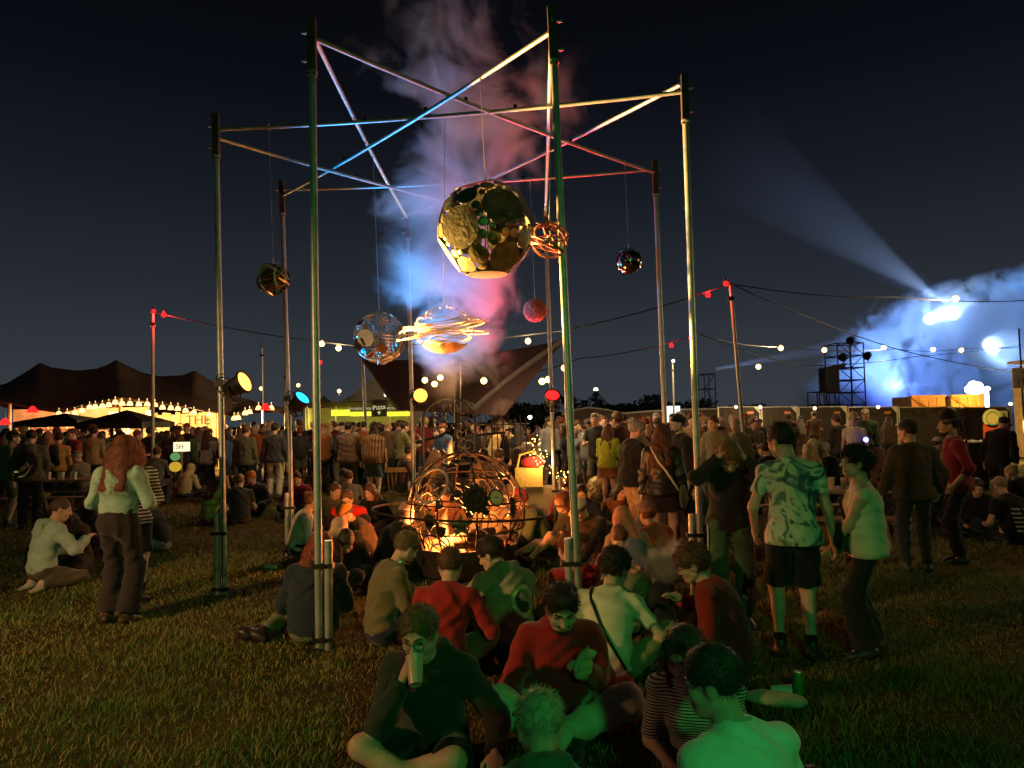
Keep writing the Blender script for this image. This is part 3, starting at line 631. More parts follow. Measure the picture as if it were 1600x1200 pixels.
def skeleton(pose,s,fat=1.0,**k):
    P=dict(POSES[pose]); P.update({a:b for a,b in k.items() if b is not None}); A=lambda p:np.asarray(p,float)*s
    J={}; p0=V(P.get('px',0),P.get('py',0),P['pz'])*s; lean,bend,sl=P['lean'],P['bend'],P.get('slean',0); tw=P.get('twist',0)
    pts=[p0]; fr=[]; nseg=6; L=.50*s/nseg
    for i in range(nseg):
        a=math.radians(lean+bend*(i/(nseg-1)-.2)); b=math.radians(sl*(.5+.5*i/nseg)); d=norm(V(math.sin(b),math.sin(a),math.cos(a)*math.cos(b))); pts.append(pts[-1]+d*L); fr.append(d)
    J['spine']=pts; J['sdir']=fr+[fr[-1]]
    up=fr[-1]; R=rot((0,0,1),tw)@V(1,0,0); R=norm(R-up*(R@up)); Fw=np.cross(up,R); J['R'],J['F'],J['up']=R,Fw,up
    nb=pts[-1]; J['neck']=nb
    hy,hp,hr=P.get('head',(0,0,0)); H=np.stack([norm(V(R[0],R[1],0)),norm(np.cross(V(0,0,1),norm(V(R[0],R[1],0)))),V(0,0,1)])
    pre=math.degrees(math.asin(max(-1,min(1,up[1]))))*.45
    Hm=rot((0,0,1),hy)@ (H.T) @ rot((1,0,0),-(hp+pre)) @ rot((0,1,0),hr)          # columns: head right, forward, up
    J['H']=Hm; hs=P.get('hs',1.0)*(.5+.5*s)*1.02; J['hs']=hs
    J['head']=nb+up*.05*s+Hm@(V(0,.035,.125)*hs)
    sw=.175*s*P.get('sw',1)
    sh=pts[5]*.35+pts[6]*.65
    J['sh']=[sh+R*sw-up*.035*s,sh-R*sw-up*.035*s]; J['hip']=[p0+V(.092*s,0,-.015*s),p0-V(.092*s,0,.015*s)]
    J['kn'],J['an'],J['toe']=[],[],[]
    for i in(0,1):
        kn,an=ik(J['hip'][i],A(P['ank'][i]),.435*s,.425*s,np.asarray(P['kp'][i],float)); kn[2]=max(kn[2],.075*s); J['kn'].append(kn); J['an'].append(an); J['toe'].append(norm(P['toe'][i]))
    J['el'],J['wr'],J['hd'],J['hn']=[],[],[],[]
    for i in(0,1):
        sgn=1-2*i; wt=P['wr'][i]
        ep=P.get('ep',[None,None])[i]; ep=V(sgn*.6,-.75,-.55) if ep is None else np.asarray(ep,float)
        wt=(J['head']+Hm@(V(*wt[1])*hs)) if wt[0]=='H' else A(wt); el,wr=ik(J['sh'][i],wt,.285*s,.255*s,ep); J['el'].append(el); J['wr'].append(wr)
        hd=P.get('hd',[None,None])[i]; hd=norm(wr-el) if hd is None else norm(hd); J['hd'].append(hd)
        hn=P.get('hn',[None,None])[i]; hn=(V(sgn,0,.1) if abs(hd[2])>.75 else V(0,0,1)) if hn is None else np.asarray(hn,float)
        if np.linalg.norm(hn-hd*(hn@hd))<.2: hn=V(0,.3,1)
        hn=norm(hn-hd*(hn@hd)); J['hn'].append(hn)
    J['s']=s; J['fat']=fat; J['curl']=P.get('curl',(.35,.35)); return J
TORSO=[(.158,.112),(.150,.108),(.142,.104),(.148,.110),(.160,.116),(.158,.104),(.085,.075)]
def torso_prims(J,gx,tg=0,i0=0,i1=7,k=.06,breast=0,flare=0):
    s,f=J['s'],J['fat']; out=[]
    for i in range(i0,i1):
        rx,ry=TORSO[i]; d=J['sdir'][i]; R=J['R'] if i>2 else V(1,0,0); R=norm(R-d*(R@d)); Fw=np.cross(d,R)
        ff=f if i<5 else 1+(f-1)*.5; fl=flare*(1-i/3.0) if i<3 else 0
        out.append(ell(J['spine'][i],((rx*ff+fl)*s+gx,(ry*(1+(ff-1)*1.5)+fl)*s+gx,(.048 if i==6 else .075 if i==5 else .10)*s+gx*.5),np.stack([R,Fw,d]),k,tg))
    for q in(0,1): out.append(cone(J['spine'][5]*.4+J['spine'][6]*.6-J['up']*.02*s,J['sh'][q],.058*s+gx,.056*s+gx,k*.9,0,tg))
    if breast:
        for q in(1,-1): out.append(ell(J['spine'][4]+J['F']*(.085*s)+J['R']*.072*q*s,V(.062,.055,.06)*s*breast+gx,None,.05,tg))
    if f>1.12: out.append(ell(J['spine'][1]*.5+J['spine'][2]*.5+V(0,.03*s,0),V(.15,.12,.13)*s*f+gx,None,.07,tg))
    return out
def arm_prims(J,i,gx,t0=0,t1=2,tg=0,gx2=None,k=.03):   # t: 0 shoulder, 1 elbow, 2 wrist
    s=J['s']; a,e,w=J['sh'][i],J['el'][i],J['wr'][i]; out=[]; gx2=gx if gx2 is None else gx2; fz=.5+.5*J['fat']
    if t0<1:
        u0,u1=t0,min(1,t1); rad=lambda u:(.050-.012*u)*s*fz+gx; out.append(cone(a+(e-a)*u0,a+(e-a)*u1,rad(u0),rad(u1),k,(1 if t1<1 else 0)|(2 if t0>0 else 0),tg))
    if t1>1:
        u0,u1=max(0,t0-1),t1-1; rad=lambda u:(.040-.013*u)*s*fz+gx2; out.append(cone(e+(w-e)*u0,e+(w-e)*u1,rad(u0),rad(u1),k,(1 if t1<2.02 and gx2>.004 else 0)|(2 if t0>1 else 0),tg))
    return out
def leg_prims(J,i,gx,t0=0,t1=2,tg=0,gx2=None,k=.045,flare=0):
    s=J['s']; a,e,w=J['hip'][i],J['kn'][i],J['an'][i]; out=[]; gx2=gx if gx2 is None else gx2; fz=.45+.55*J['fat']
    if t0<1:
        u1=min(1,t1); rad=lambda u:(.086-.030*u)*s*fz+gx*(.15+.85*u if gx>.004 else 1); out.append(cone(a+(e-a)*t0,a+(e-a)*u1,rad(t0),rad(u1)+(flare if t1<1 else 0),k,(1 if t1<1 else 0)|(2 if t0>0 else 0),tg))
    if t1>1:
        u0,u1=max(0,t0-1),t1-1
        rad=lambda u:(.056-.020*u)*s*fz+gx2
        out.append(cone(e+(w-e)*u0,e+(w-e)*u1,rad(u0),rad(u1)+flare,k,(1 if gx2>.004 else 0),tg))
        if gx2<.02: out.append(ell(e+(w-e)*.3+norm(np.cross(np.cross(w-e,J['toe'][i]),w-e))*-.022*s,V(.045,.045,.10)*s*fz+gx2,np.stack(frame(w-e)),.04,tg) if t1>1.5 else cone(e,e+(w-e)*.05,.05*s,.05*s,k,0,tg))
    return out
def foot_prims(J,i,gx,tg=0):
    s=J['s']; a=J['an'][i]; t=J['toe'][i]; ax=norm(J['kn'][i]-a); 
    t=norm(t-ax*(t@ax)*.5); dn=-ax if ax[2]>.3 else norm(np.cross(np.cross(t,V(0,0,-1)),t)) if abs(t[2])<.8 else -ax
    b=a+dn*.042*s
    x=norm(np.cross(t,dn)); M=np.stack([t,x,dn])
    return [cone(a+ax*.03*s,b+dn*-.01,.040*s+gx,.042*s+gx,.03,0,tg),ell(b+t*.055*s+dn*.004*s,V(.125,.043,.033)*s+gx,M,.03,tg),ell(b+t*.13*s+dn*.012*s,V(.06,.045,.024)*s+gx,M,.02,tg),ell(b-t*.03*s+dn*.008*s,V(.045,.036,.03)*s+gx,M,.02,tg)]
def hand_prims(J,i,curl=None,fine=True,tg=0):
    s=J['s']*(.95); w=J['wr'][i]; y=J['hd'][i]; z=J['hn'][i]; sgn=1-2*i; x=np.cross(y,z)          # z: back of the hand
    curl=J['curl'][i] if curl is None else curl
    thumb=-sgn; P=lambda a,b,c:w+(x*a*thumb*-1*1+y*b+z*c)*s
    tx=1.0
    def Q(a,b,c): return w+(x*(a*(-1 if sgn>0 else 1))+y*b+z*c)*s     # +a: thumb side
    M=np.stack([x,y,z]); out=[cone(w-y*.02,Q(0,.03,0),.026*s,.024*s,.02,0,tg),ell(Q(0,.052,0),V(.041,.050,.017)*s,M,.015,tg)]
    if not fine:
        out.append(ell(Q(0,.10,-.02*curl*2),V(.036,.05,.018)*s,M,.02,tg)); return out
    lens=(.070,.079,.073,.057)
    for q,ln in enumerate(lens):
        p=Q(.030-.0205*q,.088-.004*abs(q-1.2),0); ang=0; r=.0088*s
        for g,frac in enumerate((.45,.32,.23)):
            ang+=curl*(55+8*q*.4 if g==0 else 62); a_=math.radians(ang); d=y*math.cos(a_)-z*math.sin(a_)+x*((1.5-q)*.05*(-1 if sgn>0 else 1))*(1-curl); p2=p+norm(d)*ln*frac*s
            out.append(cone(p,p2,r,r*.90,.006,0,tg)); p=p2; r*=.90
    p=Q(.030,.022,-.004); p1=Q(.058,.050,-.012-.02*curl); p2=Q(.068-.02*curl,.082,-.018-.03*curl); out+=[cone(p,p1,.0145*s,.0105*s,.012,0,tg),cone(p1,p2,.0105*s,.0085*s,.006,0,tg)]
    return out
def head_prims(J,face=True,beard=False):
    h=J['hs']; H=J['H']; c=J['head']; T=lambda *p:c+H@(V(*p)*h); M=H.T; E=lambda p,r,k=.02,tg=0:ell(T(*p),V(*r)*h,M,k*h,tg); C=lambda a,b,ra,rb,k=.02,tg=0:cone(T(*a),T(*b),ra*h,rb*h,k*h,0,tg)
    pr=[E((0,-.014,.032),(.075,.096,.088),.03),E((0,.028,-.028),(.060,.062,.086),.035),E((0,.060,-.088),(.032,.028,.026),.03),
        C((-.053,.005,-.055),(-.024,.058,-.092),.020,.018,.03),C((.053,.005,-.055),(.024,.058,-.092),.020,.018,.03),
        cone(T(0,-.02,-.05),J['neck']-J['up']*.03,.050*h,.056*h,.03*h,0,0)]
    for s in(1,-1): pr+=[E((s*.077,-.008,-.012),(.011,.021,.033),.012),E((s*.040,.060,-.030),(.026,.024,.026),.03)]
    sb=[]
    if face:
        pr+=[C((-.042,.076,.018),(-.012,.087,.014),.012,.012,.016),C((.042,.076,.018),(.012,.087,.014),.012,.012,.016),C((0,.086,.008),(0,.110,-.032),.0085,.0125,.014),
             E((.011,.098,-.037),(.010,.011,.008),.008),E((-.011,.098,-.037),(.010,.011,.008),.008),
             C((-.022,.082,-.063),(.022,.082,-.063),.0085,.0085,.01,2),C((-.017,.085,-.071),(.017,.085,-.071),.0085,.0085,.008,2)]
        for s in(1,-1):
            sb.append(E((s*.032,.098,.0),(.020,.018,.013),.014)); pr.append(E((s*.031,.0745,-.001),(.0135,.0135,.0115),.003,1))
    return pr,sb
def hair_prims(J,style):
    h=J['hs']; H=J['H']; c=J['head']; T=lambda *p:c+H@(V(*p)*h); M=H.T; E=lambda p,r,k=.03:ell(T(*p),V(*r)*h,M,k*h); C=lambda a,b,ra,rb,k=.03:cone(T(*a),T(*b),ra*h,rb*h,k*h)
    big={'crop':.0055,'short':.013,'curly':.030,'afro':.036,'long':.016,'bob':.020,'bun':.012,'tail':.012,'quiff':.014}[style]
    pr=[E((0,-.016,.036),(.076+big,.097+big,.087+big))]
    if style=='quiff': pr.append(E((0,.055,.105),(.062,.05,.038)))
    sb=[E((0,.105,-.022),(.066,.066,.088),.012),E((0,.05,-.10),(.12,.075,.075),.012)]
    if style in('crop','short','quiff','curly','bun','tail','afro'):
        sb.append(E((0,-.03,-.155),(.16,.14,.085 if style not in('curly','afro') else .075),.012)); sb+= [E((s*.095,.045,-.035),(.035,.05,.06),.01) for s in(1,-1)]
        sb+=[E((s*.098,-.004,-.02),(.022,.026,.036),.006) for s in(1,-1)]
    if style=='bun': pr.append(E((0,-.10,.10),(.042,.040,.038),.012))
    if style=='tail': pr+=[E((0,-.115,.03),(.03,.032,.03)),cone(T(0,-.13,.03),J['neck']-J['F']*.13-J['up']*.10,.026*h,.018*h,.02),]
    if style in('long','bob'):
        nb=J['neck']; B=-J['F']; dn=-J['up'] if style=='long' else V(0,0,-1); ln=.22 if style=='long' else .03
        pr+=[E((0,-.045,-.05),(.082,.070,.09),.04)]
        for s,q in((-.07,.0),(-.03,.02),(.03,.02),(.07,.0)):
            pr.append(cone(T(s,-.06-q,-.05),nb+J['R']*s*1.35+B*.10+dn*ln*(1 if abs(s)<.05 else .85),.050*h,.034*h,.05))
        for s in(1,-1): pr.append(cone(T(s*.078,.012,.0),nb+J['R']*s*.105+J['F']*.035+dn*ln*.45,.030*h,.022*h,.04))
    return pr,sb
def strands(v,q,n,ln,drop,rg,w=.0011,curl=0.0):     # loose hairs over a hair surface
    c=v[q]; nr=np.cross(c[:,2]-c[:,0],c[:,3]-c[:,1]); ar=np.linalg.norm(nr,axis=1); nr/=ar[:,None]+1e-12; i=rg.choice(len(q),n,p=ar/ar.sum())
    p=c[i].mean(1)+rg.normal(0,.004,(n,3)); nn=nr[i]; d=nn*rg.uniform(.15,.8,(n,1))+rg.normal(0,.35,(n,3)); d[:,2]-=drop*.6; d/=np.linalg.norm(d,axis=1)[:,None]
    L_=ln*rg.uniform(.4,1.2,(n,1)); p1=p+d*L_*.5; d2=d+rg.normal(0,.35+curl,(n,3)); d2[:,2]-=drop; d2/=np.linalg.norm(d2,axis=1)[:,None]; p2=p1+d2*L_*.5
    sd=np.cross(d,rg.normal(size=(n,3))); sd/=np.linalg.norm(sd,axis=1)[:,None]+1e-9; sd*=w
    vv=np.stack([p-sd,p+sd,p1+sd*.8,p1-sd*.8,p2+sd*.2,p2-sd*.2],1).reshape(-1,3); b=np.arange(n)[:,None]*6
    return vv,np.concatenate([b+np.array([[0,1,2,3]]),b+np.array([[3,2,4,5]])])
SKINS=dict(fair=(.56,.34,.25),tan=(.42,.25,.17),brown=(.22,.12,.075),pink=(.60,.34,.27))
def skinmat(nm):
    m=pmat('skin_'+nm,SKINS[nm],.55,0,.10,18,.06,180,spec=.35)
    b=m.node_tree.nodes['Principled BSDF']; b.inputs['Subsurface Weight'].default_value=0; return m
EYE=pmat('eye',(.22,.19,.17),.15,0,0,spec=.5)
def hairmat(col): 
    nm='hair_%02x%02x%02x'%tuple(int(c**.45*255) for c in col)
    return pmat(nm,col,.5,0,.45,34,.9,90,spec=.35)
ALLP=[]
LODS={0:(.022,.0135,.0062,.0052),1:(.030,.022,.0125,.013)}
def person(label,px,Y,face,pose='stand',h=1.75,top=('tee',(.3,.3,.3)),bot=('trousers',(.03,.03,.035)),hair=('short',(.05,.03,.02)),skin='fair',shoe=(.03,.03,.03),
           lod=0,fat=1.0,fem=False,beard=None,hat=None,group=None,glasses=False,dx=0,gz=0,cat='person',base=None,seed=None,topmat=None,hood=False,nohands=False,**kw):
    s=h/1.75; J=skeleton(pose,s,fat,**kw); seed=seed if seed is not None else len(ALLP)+1; rg=np.random.default_rng(seed)
    hb,hc,hh,hn=LODS[lod]; ttype,tcol=top; btype,bcol=bot
    # bare body
    pr=torso_prims(J,-.006,breast=.9 if fem else 0)
    for i in(0,1): pr+=arm_prims(J,i,-.002)+leg_prims(J,i,-.003)+foot_prims(J,i,-.006)
    pr.append(cone(J['neck']-J['up']*.04*s,J['head']-J['H'][:,2]*.06,.056*s,.050*s,.03))
    v,q=grow(pr,hb); parts=[(v,q,0)]
    hp,hsb=head_prims(J,True); v,q=grow(hp,hh,hsb); tg=tags_of(v,q,hp,True); parts.append((v,q,tg))
    for i in(0,1):
        if not nohands: v,q=grow(hand_prims(J,i,fine=lod==0 or hn<.009),hn); parts.append((v,q,0))
    sk=skinmat(skin); lip=pmat('lips_'+skin,tuple(a*b for a,b in zip(SKINS[skin],(.85,.62,.62))),.5,0,.1)
    o=quads_obj('person',parts,[sk,EYE,lip]); tag(o,label,cat,group)
    # garments
    kind='knit' if ttype in('sweater','cardigan') else ('leather' if ttype=='leather' else 'cloth')
    tm=topmat or cloth(tcol,kind); names=dict(tee='t_shirt',sweater='sweater',hoodie='hoodie',jacket='jacket',shirt='shirt',tank='vest_top',vest='body_warmer',leather='leather_jacket',poncho='poncho',blouse='blouse',cardigan='cardigan')
    g={'tee':.010,'sweater':.017,'hoodie':.022,'jacket':.024,'shirt':.014,'tank':.007,'vest':.024,'leather':.022,'poncho':.035,'blouse':.018,'cardigan':.02}[ttype]
    tp=torso_prims(J,g,i0=0,i1=7 if ttype!='tank' else 6,breast=.9 if fem else 0,flare=.012 if ttype in('tee','shirt','poncho') else .004)
    if ttype!='tank': tp.append(cone(J['neck']-J['up']*.05*s,J['neck']+J['up']*.010*s,.066*s+g*.5,.060*s+g*.4,.02,1))
    sleeve={'tee':.62,'tank':0,'vest':0}.get(ttype,1.98)
    sleeve=kw.get('sleeve',sleeve)
    for i in(0,1):
        if sleeve: tp+=arm_prims(J,i,g+.004,0,sleeve,gx2=g+.003)
        if sleeve>1.9 and ttype in('hoodie','sweater','jacket','leather'):
            w=J['wr'][i]; e=J['el'][i]; d=norm(w-e); tp.append(cone(w-d*.05*s,w-d*.005*s,.034*s+g*.6,.033*s+g*.6,.01,3))
    if lod==0 and ttype in('tee','sweater','tank') and not kw.get('nocollar'):
        nbx=J['neck']+J['up']*.018*s; MB().tube([nbx+(J['R']*math.cos(a_)*.066+J['F']*(math.sin(a_)*.070+.004))*s+J['up']*(-.016*math.sin(a_))*s for a_ in np.linspace(0,2*math.pi,28,endpoint=False)],.0085*s,6,closed=True).build('neckband',cloth(tuple(c*.5 for c in tcol),kind),o,True)
    if kw.get('under'):
        up_=[];
        for i in(0,1): up_+=arm_prims(J,i,.016,0,1.97,gx2=.016)
        v,q=grow(up_,hc,fold=.006,seed=seed); quads_obj('shirt_sleeves',[(v,q,0)],[cloth(kw['under'])],o)
    subs=[]
    if ttype in('hoodie',) or hood:
        nb=J['neck']; B=-J['F']; 
        P_=[nb+J['R']*.075*s+J['F']*.045*s-J['up']*.015*s,nb+J['R']*.10*s+B*.03*s+J['up']*.01*s,nb+J['R']*.055*s+B*.105*s,nb+B*.125*s-J['up']*.02*s,nb-J['R']*.055*s+B*.105*s,nb-J['R']*.10*s+B*.03*s+J['up']*.01*s,nb-J['R']*.075*s+J['F']*.045*s-J['up']*.015*s]
        rr=[.022,.030,.038,.044,.038,.030,.022]
        for a_,b_,r1,r2 in zip(P_,P_[1:],rr,rr[1:]): tp.append(cone(a_,b_,r1*s,r2*s,.02))
        tp.append(ell(nb+B*.135*s-J['up']*.09*s,V(.09,.035,.085)*s,np.stack([J['R'],J['F'],J['up']]),.03))
    if ttype in('jacket','leather','shirt','poncho'):
        nb=J['neck']; P_=[nb+J['R']*x_*s+J['F']*y_*s+J['up']*z_*s for x_,y_,z_ in((.03,.085,-.06),(.075,.03,.0),(.05,-.06,.015),(-.05,-.06,.015),(-.075,.03,.0),(-.03,.085,-.06))]
        for a_,b_ in zip(P_,P_[1:]): tp.append(cone(a_,b_,.016*s,.016*s,.012))
    if ttype=='poncho':
        tp.append(cone(J['spine'][5],J['spine'][1],.19*s,.24*s,.06))
    if pose=='stand' and not kw.get('crop') and not kw.get('tuck'): tp.append(ell(J['spine'][0]-J['up']*.05*s,V(.196*fat,.140*fat,.12)*s+g*.7,None,.05))
    low=J['spine'][0]+J['sdir'][0]*(-.10*s if pose=='stand' else -.06*s); ld=J['sdir'][0]
    if kw.get('crop'): low=J['spine'][1]
    clip=(lambda G:-((G-low)@ld)) if pose in('stand','bench') or kw.get('crop') else (lambda G:.02-G[...,2])
    v,q=grow(tp,hc,subs,fold=kw.get('fold',.0095),seed=seed,clip=clip); quads_obj(names[ttype],[(v,q,0)],[tm],o)
    bm_=cloth(bcol); bn={'trousers':'trousers','jeans':'jeans','shorts':'shorts','skirt':'skirt','leggings':'leggings'}[btype]
    gb={'trousers':.020,'jeans':.013,'shorts':.024,'skirt':.02,'leggings':.006}[btype]; gw=min(gb-.004,g-.011) if not kw.get('crop') and not kw.get('tuck') else gb; bp_=torso_prims(J,gw,i0=0,i1=2,k=.05)[:2]
    bp_.append(ell(J['spine'][0]-J['sdir'][0]*.03*s,V(.156*fat,.112*fat,.10)*s+gw*.6,None,.05))
    if btype=='skirt':
        c0=J['spine'][0]; c1=(J['kn'][0]+J['kn'][1])/2
        for i in(0,1): bp_.append(cone(J['hip'][i],J['hip'][i]+(J['kn'][i]-J['hip'][i])*.62,.10*s,.135*s,.08,1))
    else:
        for i in(0,1): bp_+=leg_prims(J,i,gb,0,.92 if btype=='shorts' else 1.97,gx2=gb+(.012 if btype=='trousers' else 0),flare=.02 if btype=='shorts' else kw.get('flare',0))
    v,q=grow(bp_,hc*1.1,fold=.010 if btype!='leggings' else .001,seed=seed+50,clip=lambda G:.012-G[...,2]); quads_obj(bn,[(v,q,0)],[bm_],o)
    sm=cloth(shoe,'leather')
    if shoe is not None:
        for i in(0,1):
            fp=foot_prims(J,i,.006); v,q=grow(fp,hc*.85,clip=lambda G:.004-G[...,2]); quads_obj('shoe',[(v,q,0)],[sm],o)
    if btype in('shorts','skirt') and kw.get('sock'):
        sc=cloth(kw['sock'])
        for i in(0,1):
            v,q=grow([cone(J['an'][i],J['an'][i]+(J['kn'][i]-J['an'][i])*kw.get('sockh',.3),.040*s,.052*s,.02,1)],hc); quads_obj('sock',[(v,q,0)],[sc],o)
    # hair, beard and hats
    T=lambda *p:J['head']+J['H']@(V(*p)*J['hs']); M=J['H'].T; hs=J['hs']
    if hair and hair[0]!='bald':
        hpz,hsz=hair_prims(J,hair[0]); amp={'curly':.012,'afro':.012,'long':.004,'bob':.005}.get(hair[0],.003)
        cl=None
        if hat in('beanie','cap','flat','brim','bowler'): 
            up=J['H'][:,2]; hc0=T(0,0,.045); cl=(lambda G:(G-hc0)@up)
        v,q=grow(hpz,max(.0065,hh*1.1),hsz,fold=amp,seed=seed+9,foldf=2.2 if hair[0] in('curly','afro') else 1.3,clip=cl); ps=[(v,q,0)]
        if lod==0 and len(q) and hat is None:
            n_=dict(long=3400,bob=2400,curly=3000,afro=3000,crop=1600).get(hair[0],2800); L_=dict(long=.07,bob=.05,curly=.035,afro=.03,crop=.009,quiff=.03).get(hair[0],.022)
            sv,sq=strands(v,q,n_,L_,1.6 if hair[0] in('long','bob') else .3,rg,curl=.6 if hair[0] in('curly','afro') else 0); ps.append((sv,sq,0))
        if len(q): quads_obj('hair',ps,[hairmat(hair[1])],o)
    if beard:
        bp2=[ell(T(0,.052,-.088),V(.050,.048,.036)*hs,M,.02),ell(T(.042,.022,-.06),V(.022,.036,.042)*hs,M,.02),ell(T(-.042,.022,-.06),V(.022,.036,.042)*hs,M,.02),cone(T(-.026,.086,-.052),T(.026,.086,-.052),.0085*hs,.0085*hs,.01)]
        v,q=grow(bp2,max(.006,hh),[ell(T(0,.100,-.066),V(.022,.022,.010)*hs,M,.006)],fold=.003,seed=seed,foldf=2.5); ps=[(v,q,0)]
        if lod==0: sv,sq=strands(v,q,700,.014,.8,rg,w=.0009); ps.append((sv,sq,0))
        quads_obj('beard',ps,[hairmat(beard)],o)
    if lod==0 and hair:
        hcb=hair[1]; bq=[]
        for s_ in(1,-1):
            v,q=grow([cone(T(s_*.048,.079,.024),T(s_*.030,.0945,.030),.0042*hs,.0050*hs,.004),cone(T(s_*.030,.0945,.030),T(s_*.013,.098,.024),.0050*hs,.0045*hs,.004)],.0045); bq.append((v,q,0))
        quads_obj('eyebrows',bq,[hairmat(tuple(c*.7 for c in hcb))],o)
    hatcol=kw.get('hatcol',(.03,.03,.035)); hm=cloth(hatcol,'knit' if hat=='beanie' else 'cloth')
    up=J['H'][:,2]
    if hat=='beanie':
        c0=T(0,0,.035); v,q=grow([ell(T(0,-.014,.045),V(.088,.110,.100)*hs,M,.03),cone(T(0,-.012,.04),T(0,-.012,.06),.089*hs,.089*hs,.01)],max(.008,hh),fold=.0015,seed=seed,clip=lambda G:-((G-c0)@up)); quads_obj('beanie',[(v,q,0)],[hm],o)
    if hat in('cap','flat'):
        c0=T(0,0,.045); v,q=grow([ell(T(0,-.014,.045),V(.087,.108,.090 if hat=='cap' else .075)*hs,M,.03)],max(.007,hh),clip=lambda G:-((G-c0)@up)); co=quads_obj('cap',[(v,q,0)],[hm],o)
        v,q=grow([ell(T(0,.115,.050),V(.066,.075,.009)*hs,M@rot((1,0,0),8),.01)],.006 if lod==0 else .009); quads_obj('peak',[(v,q,0)],[cloth(kw.get('peakcol',hatcol))],co)
    if hat=='brim':
        c0=T(0,0,.06); v,q=grow([ell(T(0,-.012,.09),V(.086,.102,.075)*hs,M,.03),cone(T(0,-.012,.06),T(0,-.012,.12),.088*hs,.080*hs,.02)],max(.008,hh),clip=lambda G:-((G-c0)@up)); co=quads_obj('hat',[(v,q,0)],[hm],o)
        v,q=grow([ell(T(0,-.01,.062),V(.155,.165,.010)*hs,M,.01)],.006 if lod==0 else .0095); quads_obj('brim',[(v,q,0)],[hm],co)
    if hat=='hoodup':
        v,q=grow([ell(T(0,-.02,.03),V(.105,.12,.115)*hs,M,.03),cone(T(0,-.03,-.03),J['neck'],.095*hs,.11*hs,.05)],max(.009,hh),[ell(T(0,.12,-.02),V(.075,.10,.10)*hs,M,.02)],fold=.003,seed=seed); quads_obj('hood',[(v,q,0)],[tm],o)
    if glasses:
        gm=MB(); H=J['H']
        for s_ in(1,-1):
            gm.ring(T(s_*.034,.103,-.002),.026*hs,.0018,H[:,1],20,5,x=H[:,0],squash=.8); gm.tube([T(s_*.060,.100,.0),T(s_*.080,.05,.004),T(s_*.082,-.01,.0)],.0016,4)
        gm.tube([T(-.009,.104,.003),T(0,.108,.005),T(.009,.104,.003)],.0016,4); gm.build('glasses',BLACK,o)
    if base is None: b0=at(px,655,Y); b0=V(b0[0]+dx,Y,gz)
    else: b0=V(*base)
    # turn to face, keeping the body centre over the chosen spot
    o.location=b0; o.rotation_euler=(0,0,math.radians(face)); J['o']=o; J['M']=Matrix.Translation(Vector(b0))@Matrix.Rotation(math.radians(face),4,'Z')
    ALLP.append(o); return J
def loc2w(J,p): return np.array(J['M']@Vector(p))
# ================================================================ tents, stalls, fences, masts and lights round the field
BULB=emat('warm_bulb',(1,.60,.15),6); BULBW=emat('white_bulb',(1,.86,.5),3); REDB=emat('red_bulb',(1,.006,.006),4); SHADE=emat('lit_shade',(1,.56,.17),2.6)
def catenary(a,b,sag,n=24): return [a*(1-u)+b*u+V(0,0,-sag*4*u*(1-u)) for u in np.linspace(0,1,n)]
def grid_mesh(f,nu,nv,th,name,mat,parent=None):
    P=np.array([[f(u,v) for u in np.linspace(0,1,nu)] for v in np.linspace(0,1,nv)]); n=nu*nv
    vs=np.concatenate([P.reshape(-1,3),P.reshape(-1,3)-V(0,0,th)]); fs=[]
    for j in range(nv-1):
        for i in range(nu-1):
            a=j*nu+i; fs+= [(a,a+1,a+nu+1,a+nu),(n+a,n+a+nu,n+a+nu+1,n+a+1)]
    edge=[j for j in range(nu)]+[j*nu+nu-1 for j in range(1,nv)]+[(nv-1)*nu+i for i in range(nu-2,-1,-1)]+[j*nu for j in range(nv-2,0,-1)]
    fs+=[(edge[i],n+edge[i],n+edge[(i+1)%len(edge)],edge[(i+1)%len(edge)]) for i in range(len(edge))]
    return MB().add(vs,fs).build(name,mat,parent,True)
TENT=pmat('brown_tent_cloth',(.22,.135,.095),.85,0,.2,1.5,.2,6)
# --- stretch tent over the bar
TD=29.0
def zpx(px,py,Y): return at(px,py,Y)[2]
rx=[(-80,596),(-20,606),(10,599),(45,578),(62,566),(80,574),(120,579),(150,576),(168,570),(181,562),(196,570),(222,582),(250,588),(285,586),(304,579),(322,590),(345,603),(372,620),(420,632),(455,640)]
fx=[(-80,628),(0,626),(15,629),(60,640),(96,645),(140,633),(188,621),(240,628),(300,637),(345,645),(364,652),(375,645),(400,637),(430,642),(455,650)]
def tent_f(u,v):
    px=-80+u*535; y0=np.interp(px,[p[0] for p in fx],[p[1] for p in fx]); y1=np.interp(px,[p[0] for p in rx],[p[1] for p in rx])
    Yf,Yr=TD-3,TD+1; 
    if v<.5:
        w=v*2; Y=Yf+(Yr-Yf)*w; zf=zpx(px,y0,Yf); zr=zpx(px,y1,Yr); z=zf+(zr-zf)*(w**1.5*.75+.25*w)
    else:
        w=(v-.5)*2; Y=Yr+6*w; zr=zpx(px,y1,Yr); z=zr+(2.4-zr)*(1-(1-w)**1.5)
    p=at(px,600,Yr); return V(p[0]*(Yf+Yr)/2/Yr if False else p[0]*(Y/Yr if v<.5 else 1),Y,z)
rt=root('stretch_tent','long dark brown stretch tent with three peaks over the lit bar','tent')
grid_mesh(tent_f,108,21,.03,'canopy',TENT,rt)
for px,py,Y in((62,566,TD+1),(181,562,TD+1),(304,579,TD+1),(188,621,TD-2.95),(15,629,TD-2.95),(345,645,TD-2.95)):
    p=at(px,py,Y); MB().tube([V(p[0],Y,0),V(p[0],Y,p[2]-.04)],.06,8).build('tent_pole',WOOD,rt)
settle(rt,at(180,640,TD)*V(1,1,0))
